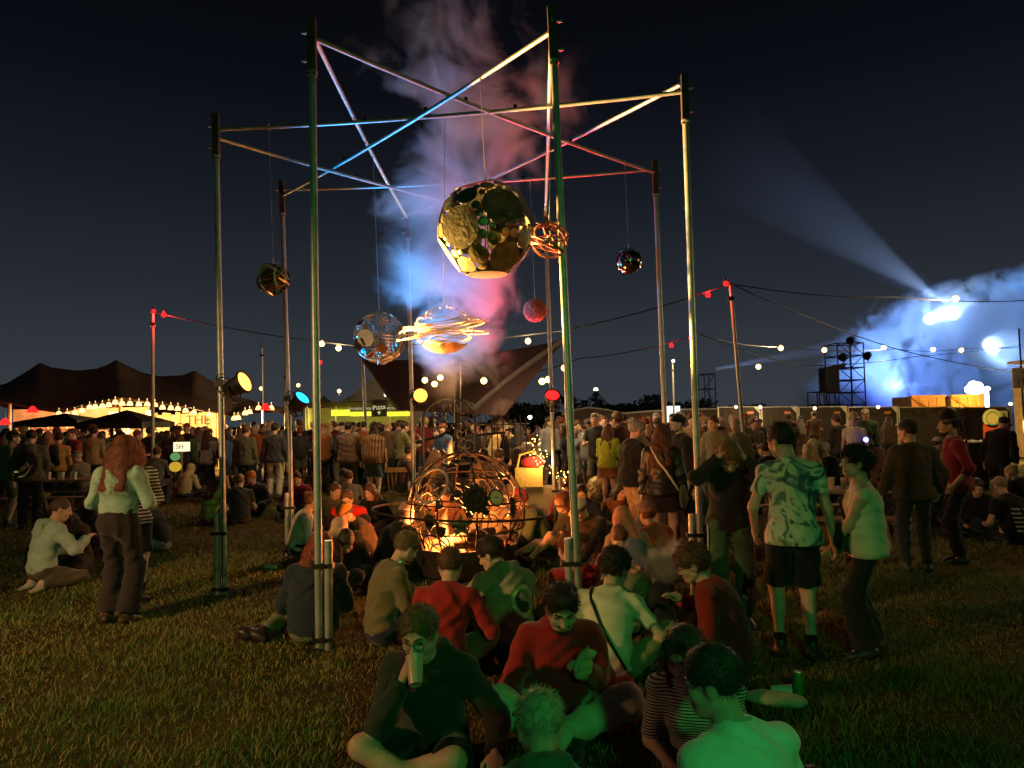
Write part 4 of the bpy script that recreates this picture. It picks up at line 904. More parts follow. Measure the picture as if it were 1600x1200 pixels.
def string(label,pts_px,Y,lamps,mat,sag=.15,r=.06,shade=False,name='string_lights',group='string lights'):
    P=[at(*p,Y) if len(p)==2 else at(*p) for p in pts_px]; rt=root(name,label,'string lights',group); path=[]
    for a,b in zip(P,P[1:]): path+=catenary(a,b,sag,12)
    MB().tube(path,.014,5).build('cable',CABLE,rt)
    for i,q in enumerate(lamps):
        c=at(*q,Y) if len(q)==2 else at(*q[:3])
        if shade: MB().lathe(c,[(.035,.08),(.07,.045),(.10,-.04),(.105,-.08)],12).tube([c+V(0,0,.11),c+V(0,0,.2)],.01,4).build('lamp_shade',mat,rt,True)
        else:
            r_=r*1.3; b=MB().ball(c,r_,10,8).build('bulb',mat,rt,True); MB().lathe(c+V(0,0,r*.8),[(r*.5,0),(r*.5,r*.9),(r*.2,r*1.1)],8).build('socket',BLACK,b)
    settle(rt,P[0]); return rt
sh=[(92,646),(105,647),(117,645),(128,641),(140,636),(149,635),(160,634),(170,632),(180,628),(191,630),(203,630),(217,631),(230,631),(242,632),(254,636),(267,637),(278,638),(290,641),(303,644),(327,647)]
string('row of glowing shades along the front edge of the brown bar tent',[(80,640),(140,630),(188,622),(240,628),(300,637),(345,645)],TD-3.1,sh,SHADE,.05,shade=True)
string('short row of glowing shades at the right end of the bar tent',[(352,655),(375,641),(400,634),(425,641)],TD-3.1,[(346,652),(366,653),(372,652),(383,645),(390,643),(404,637),(424,637)],SHADE,.05,shade=True)
for px,py,e in((120,650,560),(220,648,620),(300,655,480),(385,655,380),(30,655,300)): lamp('POINT',at(px,py,TD-2.4),e,(1,.60,.22) if px>60 else (1,.2,.1),.3,name='bar_light')
for px,py in((51,640),(8,659),(415,636)):
    c=at(px,py,TD-3.4); rt=root('heat_lamp','red glowing heat lamp %s'%{51:'under the tent edge above the left canopies',8:'low at the far left edge',415:'by the right end of the bar tent'}[px],'lamp','red lamps of the bar')
    MB().lathe(c,[(.05,.12),(.12,.02),(.2,-.10)],14).build('lamp_shade',REDB,rt,True); MB().tube([c+V(0,0,.1),c+V(0,0,.5)],.012,5).build('cord',CABLE,rt); settle(rt,c)
# plank wall with painted words
rt=root('plank_wall','warmly lit wall of upright boards behind the bar crowd','wall')
PL=[pmat('pale_board_%d'%i,c,.7,0,.25,3,.2,30) for i,c in enumerate(((.42,.29,.14),(.36,.24,.11),(.48,.34,.18)))]
x0=at(232,660,TD)[0]; x1=at(352,660,TD)[0]; nb=17
for i in range(nb):
    w=(x1-x0)/nb; x=x0+(i+.5)*w; MB().box((x,TD+(.03 if i%2 else 0),1.15),(w*.93,.05,2.3+.12*math.sin(i*2.3))).build('board',PL[i%3],rt)
for txt,px,py,sz in(('THE',309,657,.55),('TO',275,668,.5)): lettering(txt,sz,at(px,py,TD-.06),V(1,0,0),V(0,0,1),BLACK,rt)
MB().box(at(287,672,TD-.05),(.5,.02,.03)).build('trim',BLACK,rt); MB().box(at(233,648,TD-.08),(.30,.02,.36)).build('notice',WHITE,rt)
settle(rt,V((x0+x1)/2,TD,0))
# bar: counter, shelves, bottles
rt=root('bar_counter','bar counter and lit back wall under the brown tent','bar')
xa,xb=at(5,660,TD)[0],at(222,660,TD)[0]
MB().box(((xa+xb)/2,TD-1.2,.55),(xb-xa,.6,1.1)).build('counter',WOOD,rt); MB().box(((xa+xb)/2,TD-1.2,1.12),(xb-xa+.2,.75,.05)).build('counter_top',PL[1],rt)
MB().box(((xa+xb)/2,TD+.6,1.3),(xb-xa,.06,2.6)).build('back_wall',pmat('cream_panel',(.55,.42,.28),.8,0,.3,2),rt)
for z in(1.3,1.75): MB().box(((xa+xb)/2,TD+.42,z),(xb-xa-.4,.25,.04)).build('shelf',WOOD,rt)
gx0,gx1=at(192,650,TD)[0],at(219,650,TD)[0]
for k in range(6): MB().box((gx0+(gx1-gx0)*k/5,TD-.9,1.95),(.05,.05,.9)).build('lattice_bar',WHITE,rt)
for k in range(5): MB().box(((gx0+gx1)/2,TD-.93,1.55+.2*k),(gx1-gx0,.04,.04)).build('lattice_bar',WHITE,rt)
settle(rt,((xa+xb)/2,TD,0))
rg=np.random.default_rng(31); names=['green','brown','clear','amber']
GL=[pmat('bottle_'+n_,c,.15,0,.1,spec=.6) for n_,c in zip(names,((.03,.12,.04),(.10,.04,.015),(.5,.5,.45),(.4,.2,.04)))]
for k in range(26):
    x=xa+.4+(xb-xa-.8)*k/25; z=1.32 if k%2 else 1.77; o=MB().lathe((0,0,0),[(.04,0),(.042,.18),(.015,.24),(.014,.30)],9).build('bottle',GL[k%4],None,True,(x,TD+.40,z))
    tag(o,'small %s bottle on the %s shelf behind the bar, %s from the left'%(names[k%4],'lower' if k%2 else 'upper',['first','second','third','fourth','fifth','sixth','seventh'][k//4]),'bottle','bottles behind the bar')
# gazebo canopies
for lab,px0,px1,pk,pe,Y in(('small black pop-up canopy in front of the bar, nearer the middle',118,222,641,661,20.5),('small black pop-up canopy at the far left by the bar',22,120,646,659,21.5)):
    rt=root('canopy',lab,'canopy','black canopies before the bar'); a=at(px0,pe,Y); b=at(px1,pe,Y); w=b[0]-a[0]; c=V((a[0]+b[0])/2,Y+w/2,0); z0=a[2]; z1=at((px0+px1)/2,pk,Y+w/2)[2]
    cs=[V(a[0],Y,z0),V(b[0],Y,z0),V(b[0],Y+w,z0),V(a[0],Y+w,z0)]; ap=c+V(0,0,z1); vs=cs+[ap]+[q-V(0,0,.18) for q in cs]+[ap-V(0,0,.05)]
    MB().add(vs,[(0,1,4),(1,2,4),(2,3,4),(3,0,4),(0,5,6,1),(1,6,7,2),(2,7,8,3),(3,8,5,0),(5,9,6),(6,9,7),(7,9,8),(8,9,5)]).build('roof_cloth',pmat('black_canvas',(.018,.016,.015),.8,0,.2),rt)
    for q in cs: MB().tube([q*V(1,1,0),q],.03,6).build('leg',DARKSTEEL,rt)
    settle(rt,c)
# --- food stall
SD=26.0; rt=root('food_stall','yellow-green lit food stall with a shield sign and awning','stall')
a=at(470,640,SD); b=at(643,640,SD); w=b[0]-a[0]; cx=(a[0]+b[0])/2
YG=emat('lit_fascia',(.60,.62,.03),1.5); CREAM=pmat('stall_cream',(.34,.31,.18),.7,0,.15)
MB().box((cx,SD+1.6,.5),(w,2.4,1.0)).build('lower_body',CREAM,rt); MB().box((cx,SD+2.8,1.2),(w,.08,2.4)).build('back_wall',CREAM,rt)
for s in(-1,1): MB().box((cx+s*w/2,SD+1.6,1.2),(.08,2.4,2.4)).build('side_wall',CREAM,rt)
zt=at(560,632,SD)[2]; zb=at(560,651,SD)[2]
MB().box((cx,SD+1.5,zt+.10),(w+.3,2.7,.06)).build('roof',DARKSTEEL,rt)
MB().box((cx,SD+.35,1.06),(w,.5,.05)).build('counter_top',STEEL,rt)
fa=[(520,547,640,650),(548,580,644,650),(604,638,643,650)]
for p0,p1,q0,q1 in((518,547,640,650),(548,581,643,650.5),(604,640,643,650.5)):
    A=at(p0,q1,SD-.05); B=at(p1,q0,SD-.05); MB().box(((A[0]+B[0])/2,SD-.05,(A[2]+B[2])/2),(B[0]-A[0],.08,B[2]-A[2])).build('fascia_light',YG,rt)
SG=pmat('olive_sign',(.20,.19,.09),.7,0,.2); TXT=emat('sign_cream_glow',(.80,.76,.40),.55)  # lettering emits by itself, standing in for front light on the signs
for p0,p1,q0,q1,txt,sz in((547,581,635,643,'SOURDOUGH',.19),(604,638,634,642,'WOODFIRED',.19)):
    A=at(p0,q1,SD-.12); B=at(p1,q0,SD-.12); c=V((A[0]+B[0])/2,SD-.12,(A[2]+B[2])/2); s_=MB().box(c,(B[0]-A[0],.05,B[2]-A[2])).build('sign_board',SG,rt); lettering(txt,sz*.72,c+V(0,-.04,0),V(1,0,0),V(0,0,1),TXT,s_)
c=at(592.5,637.5,SD-.2); s_=MB().box(c,(.56,.05,.62)).build('shield_sign',SG,rt); lettering('Pizza',.24,c+V(0,-.04,.02),V(1,0,.12),V(-.12,0,1),TXT,s_)
MB().poly([(-.06,0),(.06,0),(0,-.12)],c+V(0,-.035,-.13),V(1,0,0),V(0,0,1),.01).build('slice_mark',TXT,s_); MB().tube([c+V(.24*math.cos(u),-.03,.05+.2*math.sin(u)) for u in np.linspace(.4,2.74,10)],.012,4).build('arch_mark',BLACK,s_)
for px in(480,525,610,636): p=at(px,650,SD); MB().tube([V(p[0],SD-.02,0),V(p[0],SD-.02,zb+.4)],.03,6).build('post',WHITE,rt)
MB().box((cx,SD+.1,zt),(w+.2,.05,.20)).build('valance',SG,rt)
settle(rt,(cx,SD,0))
for px in(500,545,575,620): lamp('POINT',at(px,655,SD+.8),20,(.95,.85,.18),.25,name='stall_light')
# --- pale marquees behind the stall
CANV=pmat('pale_canvas',(.42,.40,.34),.8,0,.1)
for lab,apx,apy,hw,Y,ey in(('pale pointed marquee behind the food stall',603,560,85,36,634),('small grey marquee left of the food stall, further back',506,618,36,40,637)):
    rt=root('marquee',lab,'tent','pale marquees'); ap=at(apx,apy,Y); e=at(apx,ey,Y); W_=hw/FPX*Y
    def mf(u,v):
        a_=u*2*math.pi; k=v; q=max(abs(math.cos(a_)),abs(math.sin(a_))); return V(ap[0]+W_*(1-k)*math.cos(a_)/q,Y+W_*(1-k)*math.sin(a_)/q,e[2]+(ap[2]-e[2])*k**2.1)
    grid_mesh(mf,41,14,.02,'roof_cloth',CANV,rt)
    for sx in(-1,1):
        for sy in(-1,1): MB().tube([V(ap[0]+W_*sx,Y+W_*sy,0),V(ap[0]+W_*sx,Y+W_*sy,e[2])],.05,6).build('leg',STEEL,rt)
    settle(rt,(ap[0],Y,0))
# --- dark sail canopy in the middle
rt=root('sail_canopy','dark sail canopy with raised right tip, red glow tinted into the cloth, behind the fire','canopy')
c00=at(567,562,22); c10=at(884,530,19); c01=at(622,640,20.5); c11=at(788,648,17.5)
def sail(u,v):
    p=(c00*(1-u)+c10*u)*(1-v)+(c01*(1-u)+c11*u)*v; return p+V(0,0,-.75*u*(1-u)*(1-v)-.2*v*(1-v)*(1-u)+.15*v*(1-v)*u)
grid_mesh(sail,40,24,.02,'canopy_cloth',pmat('dark_sail_cloth',(.030,.013,.015),.85,0,.15,1.5,.15,8),rt)  # red glow on the sail put into its cloth colour
MB().tube([sail(u,v)+V(0,-.03,.03) for u,v in zip(np.linspace(1,.72,14),np.linspace(.02,1,14))],.07,6).build('seam_band',pmat('grey_webbing',(.055,.045,.045),.8,0,.1),rt)
MB().tube([sail(0,v)+V(0,-.02,.02) for v in np.linspace(0,1,14)],.05,6).build('edge_band',pmat('grey_webbing',(.25,.22,.2)),rt)
for q in(c00,c10): MB().tube([q*V(1,1,0)+V(0,.6,0),q],.05,8).build('mast',STEEL,rt)
settle(rt,at(740,650,20)*V(1,1,0))
# --- masts with festoon
def mast(label,px0,py0,px1,Y,r=.045,red=()):
    rt=root('light_mast',label,'mast','masts carrying string lights'); T=at(px0,py0,Y); B=at(px1,700,Y)*V(1,1,0); MB().tube([B,T],[r,r*.8],10).build('mast_pole',pmat('grey_mast',(.34,.32,.27),.5,.3,.2),rt,True)
    MB().ring(T+V(0,0,-.05),r*1.4,.015,(0,0,1),12,5).build('collar',DARKSTEEL,rt); MB().box(T+V(0,0,-.35),(.12,.09,.08)).build('bracket',DARKSTEEL,rt); settle(rt,B); return T
M1=mast('mast with two red bulbs in front of the brown bar tent',239,484,239,17)
M2=mast('tall leaning mast with red bulbs right of the star frame',1141,441,1167,15)
M3=mast('thin mast close behind the front right pole',1083,518,1093,21)
M4=mast('lamp post with a white bulb behind the crowd',1051,566,1054,30)
mast('wooden mast left of the cyan lamp',409,541,412,27); mast('slim mast beside the cyan lamp',446,575,446,26)
def R_(px,py,Y): return (px,py,Y)
string('string lights sagging from the left mast to the tall right mast, red at both ends',[R_(240,488,17),R_(560,541,16),R_(880,516,15.5),R_(1141,443,15)],16,[R_(503,537,16.2),R_(529,544,16.1),R_(825,533,15.7)],BULB,.08,.05)
for lab,px,py,Y in(('red bulb at the top of the left mast',240,487,17),('red bulb just right of the left mast top',256,492,16.9),('red bulb at the tall right mast top',1134,443,15),('red bulb on the cable left of the tall right mast',1106,461,15.1),('red bulb at the head of the thin rear mast',1079,528,20.9),('red bulb on the cable left of the thin rear mast',1049,540,20.8),('red bulb beside the front left pole',500,566,20)):
    c=at(px,py,Y); rt=root('red_bulb',lab,'bulb','red festoon bulbs'); b_=MB().ball(c,.055,10,8).build('globe',REDB,rt,True); MB().lathe(c+V(0,0,.045),[(.03,0),(.03,.06),(.012,.08)],8).build('socket',BLACK,rt); settle(rt,c)
    if px in(256,1106,1049): lamp('POINT',c+V(0,-.1,0),60,(1,.04,.04),.06,name='bulb_light')
string('lower cable with warm bulbs across the middle behind the sail',[R_(560,560,24),R_(780,590,22),R_(905,560,21),R_(1079,526,20.9)],22,[R_(664,594,19),R_(679,600,19),R_(688,590,19.2),R_(756,595,17.2),R_(882,575,16.8),R_(847,596,16.9),R_(857,593,17)],BULB,.1,.06)
string('cable of warm bulbs over the right-hand field',[R_(1083,520,21),R_(1220,542,27),R_(1400,545,30),R_(1502,544,31),R_(1640,535,33)],28,[R_(1220,544,26.9),R_(1185,573,27),R_(1288,547,28),R_(1381,543,29.8),R_(1458,546,30.5),R_(1502,547,31)],BULB,.12,.075)
string('upper cable with one warm bulb, running off to the right edge',[R_(1141,443,15),R_(1400,464,17),R_(1650,466,19)],17,[R_(1493,467,17.7)],BULB,.1,.06)
string('bare cable slanting from the tall right mast down to the notice board',[R_(1143,444,15),R_(1400,545,19),R_(1610,584,24)],17,[],BULB,.08)
string('second cable drooping over the fence',[R_(1090,520,21),R_(1250,571,26),R_(1430,557,29),R_(1640,530,32)],24,[R_(1150,636,29)],BULBW,.1,.05)
for lab,px,py,Y,m_ in(('white bulb on the lamp post behind the crowd',1052,564,29.9,BULBW),('warm bulb over the left end of the food stall',530,611,27,BULB),('warm bulb left of the cyan lamp',408,607,27,BULB),('warm bulb just behind the cyan lamp',466,602,27,BULB),('small white lamp on the fence by the tie-dye shirt',1188,636,29.5,BULBW),('white bulb over the food stall roof',603,617,26,BULBW),('small white bulb on the fence top above the cups',1273,638,29.5,BULBW),('small white bulb on the fence top in the middle',1372,636,29.5,BULBW),('small white bulb at the right end of the fence',1579,631,29.5,BULBW),('greenish floodlight low behind the red lamp',828,652,26,emat('cool_lamp',(.7,1,.6),12))):
    c=at(px,py,Y); rt=root('bulb_lamp',lab,'bulb','single bulbs'); MB().ball(c,.07,10,8).build('globe',m_,rt,True); MB().lathe(c-V(0,0,.16),[(.025,0),(.025,.11)],8).build('socket',BLACK,rt); settle(rt,c)
for px,py,Y,e in((530,611,26.5,200),(760,595,17,80),(880,575,16.5,110),(825,533,15.5,110),(516,540,16,120),(1220,544,26.5,300),(1381,543,29.5,260),(1493,467,17.5,260),(1188,636,28.5,160),(1054,566,29,160)): lamp('POINT',at(px,py,Y-.15),e,(1,.70,.34),.08,name='bulb_light')
# --- fence on the right: framed panels with dark scrim, posts and clamps
FD=30.0; SCR=pmat('brown_scrim',(.060,.046,.034),.9,0,.18,1.2,.35,9); POST=pmat('pale_post',(.38,.35,.28),.5,.4,.15)
edges=[1120,1188,1246,1323,1402,1489,1579]
for i,(p0,p1) in enumerate(zip(edges,edges[1:])):
    A=at(p0,640,FD)[0]; B=at(p1,640,FD)[0]; z1=at((p0+p1)/2,637,FD)[2]+.05
    rt=root('fence_panel','dark covered fence panel, %s from the left of the long fence'%('first','second','third','fourth','fifth','last')[i],'fence','panels of the dark covered fence')
    grid_mesh(lambda u,v:V(A+.03+(B-A-.06)*u,FD+.03*math.sin(9*u+i)*math.sin(5*v+i)+.012*math.sin(31*u+i),.08+(z1-.12)*v),24,10,.0,'cover',SCR,rt)
    MB().tube([V(A+.04,FD-.05,0),V(A+.04,FD-.05,z1)],.028,8).build('post',POST,rt,True); MB().tube([V(B-.04,FD-.05,0),V(B-.04,FD-.05,z1)],.028,8).build('post',POST,rt,True)
    MB().tube([V(A+.04,FD-.05,z1-.02),V(B-.04,FD-.05,z1-.02)],.018,6).build('top_rail',POST,rt); MB().box(V(B-.05,FD-.07,z1*.62),(.16,.09,.07)).build('clamp',POST,rt); MB().poly([(-.25,0),(.0,0),(0,-.28)],V(B-.06,FD-.09,z1-.03),V(1,0,0),V(0,0,1),.02).build('gusset',POST,rt)
    MB().box(V(B-.45,FD-.06,z1-.27),(.26,.01,.10)).build('tag',pmat('orange_tag',(.35,.10,.05),.6,0,.1),rt)
    if i==5:
        q=at(1563,650,FD-.1); n_=MB().box(q,(.62,.015,.42)).build('notice',pmat('cream_notice',(.55,.5,.35),.7,0,.1),rt); MB().ring(q+V(-.05,-.012,0),.10,.012,(0,1,0),18,4).box(q+V(.15,-.012,.02),(.10,.006,.18)).build('notice_marks',pmat('green_ink',(.1,.25,.08),.7),n_)
    settle(rt,((A+B)/2,FD,0))
rt=root('curved_hoarding','low dark hoarding with a wavy pale top edge behind the crowd','fence')
hp=[at(px,py,33) for px,py in((878,648),(900,640),(920,637),(945,640),(975,646),(1010,643),(1060,640),(1125,639))]
o_=[(p[0],p[2]) for p in hp]; MB().poly([(o_[0][0],0)]+o_+[(o_[-1][0],0)],(0,33,0),V(1,0,0),V(0,0,1),.06).build('boards',SCR,rt); MB().tube([p+V(0,-.05,0) for p in hp],.045,6).build('top_edge',POST,rt); settle(rt,(hp[3][0],33,0))
# --- stage side: scaffold towers, speakers, containers, crates
SCAF=pmat('scaffold_tube',(.10,.10,.11),.5,.6,.1)
def scaffold(label,px0,px1,pyt,pyb,Y,bays=2,lev=5,dep=2.0):
    rt=root('scaffold_tower',label,'scaffold','scaffold towers by the stage'); A=at(px0,pyb,Y); B=at(px1,pyb,Y); zt=at(px0,pyt,Y)[2]; xs=np.linspace(A[0],B[0],bays+1)
    for x in xs:
        for y in(Y,Y+dep): MB().tube([V(x,y,0),V(x,y,zt)],.05,6).build('upright',SCAF,rt)
    for z in np.linspace(1.5,zt,lev+1):
        for y in(Y,Y+dep): MB().tube([V(xs[0],y,z),V(xs[-1],y,z)],.045,6).build('ledger',SCAF,rt)
        for x in xs: MB().tube([V(x,Y,z),V(x,Y+dep,z)],.04,6).build('transom',SCAF,rt)
    zz=np.linspace(1.5,zt,lev+1)
    for i in range(lev):
        for j in range(bays): MB().tube([V(xs[j+(i%2)],Y-.05,zz[i]),V(xs[j+1-(i%2)],Y-.05,zz[i+1])],.035,5).build('brace',SCAF,rt)
    settle(rt,((A[0]+B[0])/2,Y,0)); return zt
scaffold('tall scaffold tower in front of the lit stage smoke',1312,1353,536,636,50,2,6); scaffold('low scaffold bay at the foot of the tall tower',1281,1312,612,636,50.5,2,2)
zt=scaffold('small distant scaffold tower with a blue spotlight',1102,1119,584,640,62,1,3)
for lab,px,py,Y in(('small lamp on top of the tall scaffold tower',1330,531,50.2),('lamp head on the right side of the tall scaffold tower',1356,555,50),('lamp head on the left side of the tall scaffold tower',1318,557,49.8)):
    c=at(px,py,Y); rt=root('lamp_head',lab,'lamp','dark lamp heads on the scaffold'); MB().lathe(c,[(.12,-.3),(.25,-.1),(.28,.3),(.2,.3)],12,(-.6,-.6,-.3)).build('housing',BLACK,rt,True); MB().tube([c,c-V(0,0,.45)],.05,5).build('bracket',BLACK,rt); settle(rt,c)
rt=root('speaker_cover','dark covered speaker hang beside the tall scaffold tower','speaker'); a=at(1289,576,48); b=at(1312,613,48)
MB().box(((a[0]+b[0])/2,48.5,(a[2]+b[2])/2),(b[0]-a[0],1.1,a[2]-b[2])).build('cover',pmat('grey_tarpaulin',(.07,.07,.07),.7,0,.3,2,.4,4),rt); MB().poly([(-.6,0),(.75,.0),(.95,.35),(-.4,.1)],V((a[0]+b[0])/2,48.4,a[2]),V(1,0,0),V(0,0,1),1.2).build('flap',pmat('grey_tarpaulin',(.07,.07,.07)),rt)
for x in(a[0]+.1,b[0]-.1): MB().tube([V(x,48.5,0),V(x,48.5,b[2])],.06,6).build('leg',SCAF,rt)
settle(rt,((a[0]+b[0])/2,48.5,0))
rt=root('stage_container','blue-lit corrugated container with a cabin roof by the stage','container'); a=at(1378,640,62); b=at(1482,600,62)
MB().box(((a[0]+b[0])/2,63.5,b[2]/2),(b[0]-a[0],2.6,b[2])).build('body',pmat('pale_blue_metal',(.30,.36,.42),.6,.2,.2,1),rt)
for k in range(22): MB().box((a[0]+(b[0]-a[0])*(k+.5)/22,62.15,b[2]/2),(.12,.10,b[2]*.96)).build('rib',pmat('pale_blue_metal',(.30,.36,.42)),rt)
MB().box((at(1425,600,62)[0],63.5,b[2]+.35),(3.2,2,.7)).build('cabin',pmat('pale_blue_metal',(.30,.36,.42)),rt); settle(rt,((a[0]+b[0])/2,63,0))
ORW=pmat('orange_lit_timber',(.50,.25,.07),.7,0,.3,4,.2,20)  # orange light on the crates put into the timber colour
for lab,p0,p1,py in(('wooden crate behind the fence, nearer the containers',1424,1476,617),('brightly lit wooden crate behind the fence by the white sign',1486,1537,616)):
    rt=root('wooden_crate',lab,'crate','wooden crates behind the fence'); a=at(p0,640,35); b=at(p1,py,35); n_=8; w=(b[0]-a[0])/n_
    for k in range(n_): MB().box((a[0]+(k+.5)*w,35+.02*(k%2),b[2]/2),(w*.94,.08,b[2])).build('plank',ORW,rt)
    MB().box(((a[0]+b[0])/2,34.93,b[2]-.06),(b[0]-a[0],.05,.12)).build('rail',ORW,rt); MB().tube([V(a[0],34.92,b[2]-.1),V(b[0]-.3,34.92,b[2]-1.0)],.06,4).build('brace',ORW,rt); MB().box(((a[0]+b[0])/2,36,b[2]/2),(b[0]-a[0]-.05,1.6,b[2]-.1)).build('box_body',WOOD,rt); settle(rt,((a[0]+b[0])/2,35,0))
lamp('POINT',at(1541,622,33.6),260,(1,.6,.15),.2,name='crate_light'); lamp('POINT',at(1470,612,33.2),90,(1,.5,.12),.2,name='crate_light')
rt=root('lit_cloud_sign','glowing white cloud-shaped sign behind the fence','sign'); c=at(1524,607,36.5); cl=MB()
for dx,dz,r in((-.32,-.05,.22),(-.1,.12,.27),(.15,.08,.25),(.33,-.08,.18),(0,-.1,.25),(.62,-.02,.12)): cl.disc(c+V(dx,.02*dz,dz),r,(0,-1,0),.08,18)
cl.build('glowing_face',emat('sign_white',(.95,.95,1),6),rt); MB().tube([V(c[0],36.6,0),c+V(0,.1,0)],.05,6).build('post',DARKSTEEL,rt); q=at(1542,622,36.5); MB().box((q[0],36.5,q[2]-.35),(.16,.1,1.3)).build('light_bar',emat('sign_white',(.95,.95,1),6),rt); settle(rt,(c[0],36.5,0))
rt=root('notice_board','pale notice board on a thin pole at the right edge','sign'); c=at(1597,591,24); MB().box(c,(.66,.04,.68)).build('board',pmat('tan_board',(.42,.35,.25),.7,0,.15),rt); MB().tube([V(c[0]+.02,24.05,0),c+V(.02,.05,1.7)],.03,6).build('pole',DARKSTEEL,rt)
lettering('NO',.20,c+V(.12,-.03,.17),V(1,0,0),V(0,0,1),pmat('sign_red',(.4,.04,.03),.6),rt); lettering('(TO',.30,c+V(.08,-.03,-.13),V(1,0,0),V(0,0,1),BLACK,rt); settle(rt,(c[0],24,0))
rt=root('fairground_hut','wooden hut front, yellow light put into its planks, at the right edge','hut'); a=at(1606,690,26); c=V(a[0]+1.3,26.8,0); YP=pmat('yellow_lit_timber',(.62,.38,.06),.6,0,.25,3,.2,20)  # yellow light falling on the hut is in the plank colour
for k in range(7): MB().box((a[0]+.12+.27*k,26,1.75),(.25,.08,3.5)).build('plank',YP,rt)
MB().box((c[0]-.3,26.3,3.55),(2.3,.7,.1)).build('roof',WOOD,rt); MB().box((c[0]-.3,26.35,1.7),(2.1,.4,3.3)).build('hut_body',WOOD,rt); settle(rt,c)
lamp('POINT',at(1590,665,24.3),300,(1,.66,.14),.2,name='hut_light')
rt=root('painted_panel','round-topped painted fairground panel with red lower half','sign'); c=at(1551,668,27.5); MB().disc(c+V(0,0,.35),.36,(0,-1,0),.05,24).build('round_top',pmat('cream_paint',(.6,.5,.25),.6,0,.1),rt); MB().box(c+V(0,0,-.25),(.72,.05,.75)).build('red_panel',pmat('red_paint',(.5,.06,.03),.6,0,.2,6),rt); MB().ring(c+V(0,-.03,.35),.25,.03,(0,1,0),20,5).build('green_ring',pmat('green_paint',(.15,.35,.2),.6),rt); MB().tube([V(c[0],27.55,0),V(c[0],27.55,c[2])],.04,6).build('post',WOOD,rt); settle(rt,c*V(1,1,0))
# --- distant mast tent and trees
rt=root('distant_mast','far pole with guy lines and a light at its top','mast'); T=at(931,609,85); B=T*V(1,1,0); MB().tube([B,T],.25,8).build('mast_pole',SCAF,rt)
for dx in(-3.4,-2.2,2.6,3.8): MB().tube([T,B+V(dx,0,0)],.05,4).build('guy_line',CABLE,rt)
MB().ball(T,.28,8,6).build('top_light',BULBW,rt); settle(rt,B)
LEAF=pmat('dark_leaves',(.045,.06,.025),.7,0,.4,2)
def tree(label,px,pyt,Y,w,seed):
    rg=np.random.default_rng(seed); rt=root('tree',label,'tree','trees on the skyline'); b=at(px,640,Y)*V(1,1,0); h=at(px,pyt,Y)[2]
    tr=MB().tube([b,b+V(.1,0,h*.3),b+V(0,.1,h*.75)],[.35,.25,.08],7)
    for k in range(6):
        a=rg.uniform(0,6.28); s=b+V(0,0,h*rg.uniform(.3,.6)); tr.tube([s,s+V(math.cos(a)*w*.5,math.sin(a)*w*.5,h*.25)],[.12,.03],5)
    tr.build('trunk',pmat('bark',(.05,.04,.03),.9,0,.3),rt); n=1500; d=rg.normal(size=(n,3)); d/=np.linalg.norm(d,axis=1)[:,None]; cl=rg.normal(size=(14,3))*V(w*.42,w*.42,h*.16)
    c=cl[rg.integers(0,14,n)]+d*rg.uniform(.2,1,(n,1))**.5*V(w*.34,w*.34,h*.17)+b+V(0,0,h*.66); c[:,2]=np.clip(c[:,2],.3,None)
    t=rg.normal(size=(n,3)); t/=np.linalg.norm(t,axis=1)[:,None]; u=np.cross(t,d); sz=rg.uniform(.15,.42,(n,1)); vs=np.stack([c-t*sz,c+u*sz*.6,c+t*sz,c-u*sz*.6],1).reshape(-1,3)
    quads_obj('crown',[(vs,np.arange(n*4).reshape(-1,4),0)],[LEAF],rt); settle(rt,b)
for i,(px,py,Y,w) in enumerate(((806,640-18,60,3.5),(905,628,88,5),(985,632,92,5),(1015,634,92,5),(1050,624,80,6.5),(1030,631,90,4.5),(828,634,70,4),(960,634,92,4),(1085,632,90,4.5),(1150,636,95,4),(955,636,96,3.5),(1225,637,95,4))):
    tree('dark bushy tree on the skyline, %s from the left'%('first','second','third','fourth','fifth','sixth','seventh','eighth','ninth','tenth','eleventh','twelfth')[sorted([806,905,985,1015,1050,1030,828,960,1085,1150,955,1225]).index(px)],px,py,Y,w,i)
# --- stage lights inside the smoke, beams
STL=emat('stage_white',(.75,.88,1),60)
for lab,px,py,rp,e,col in(('largest blue-white stage light in the smoke',1551,538,15,1300,(.22,.50,1)),('upper blue-white stage light in the smoke',1488,490,11,520,(.25,.52,1)),('left blue-white stage light in the smoke',1452,499,9,420,(.18,.45,1))):
    Y=62; c=at(px,py,Y); r=rp/FPX*Y; rt=root('stage_light',lab,'stage light','stage lights in the smoke'); MB().disc(c,r*.92,(-.2,-1,-.05),.12,24,dome=.1).build('lens',STL,rt,True); MB().lathe(c+V(0,.1,0),[(r*.95,0),(r*.95,.3),(r*.6,1.0),(r*.2,1.1)],20,(0.2,1,0)).build('housing',BLACK,rt,True); MB().tube([c+V(.1,1,0),V(c[0]+.1,Y+1,0)],.12,6).build('stand',SCAF,rt)
    lamp('POINT',c+V(-.1,-.9,0),e,col,.4,name='stage_smoke_light'); settle(rt,c*V(1,1,0))
lamp('POINT',at(1580,470,64),1500,(.2,.45,1),.5,name='stage_smoke_light'); [lamp('SPOT',at(px_,py_,Y_),w_,(.22,.42,1),.3,at(*tg_),an_,.8,name='stage_smoke_light') for px_,py_,Y_,w_,tg_,an_ in((1318,556,52.9,13000,(1340,520,61),80),(1356,553,52.9,15000,(1480,540,61),90))]; lamp('POINT',at(1400,600,57.5),900,(.12,.20,1),.5,name='stage_smoke_light')  # unseen lamps added to light the front and left of the smoke
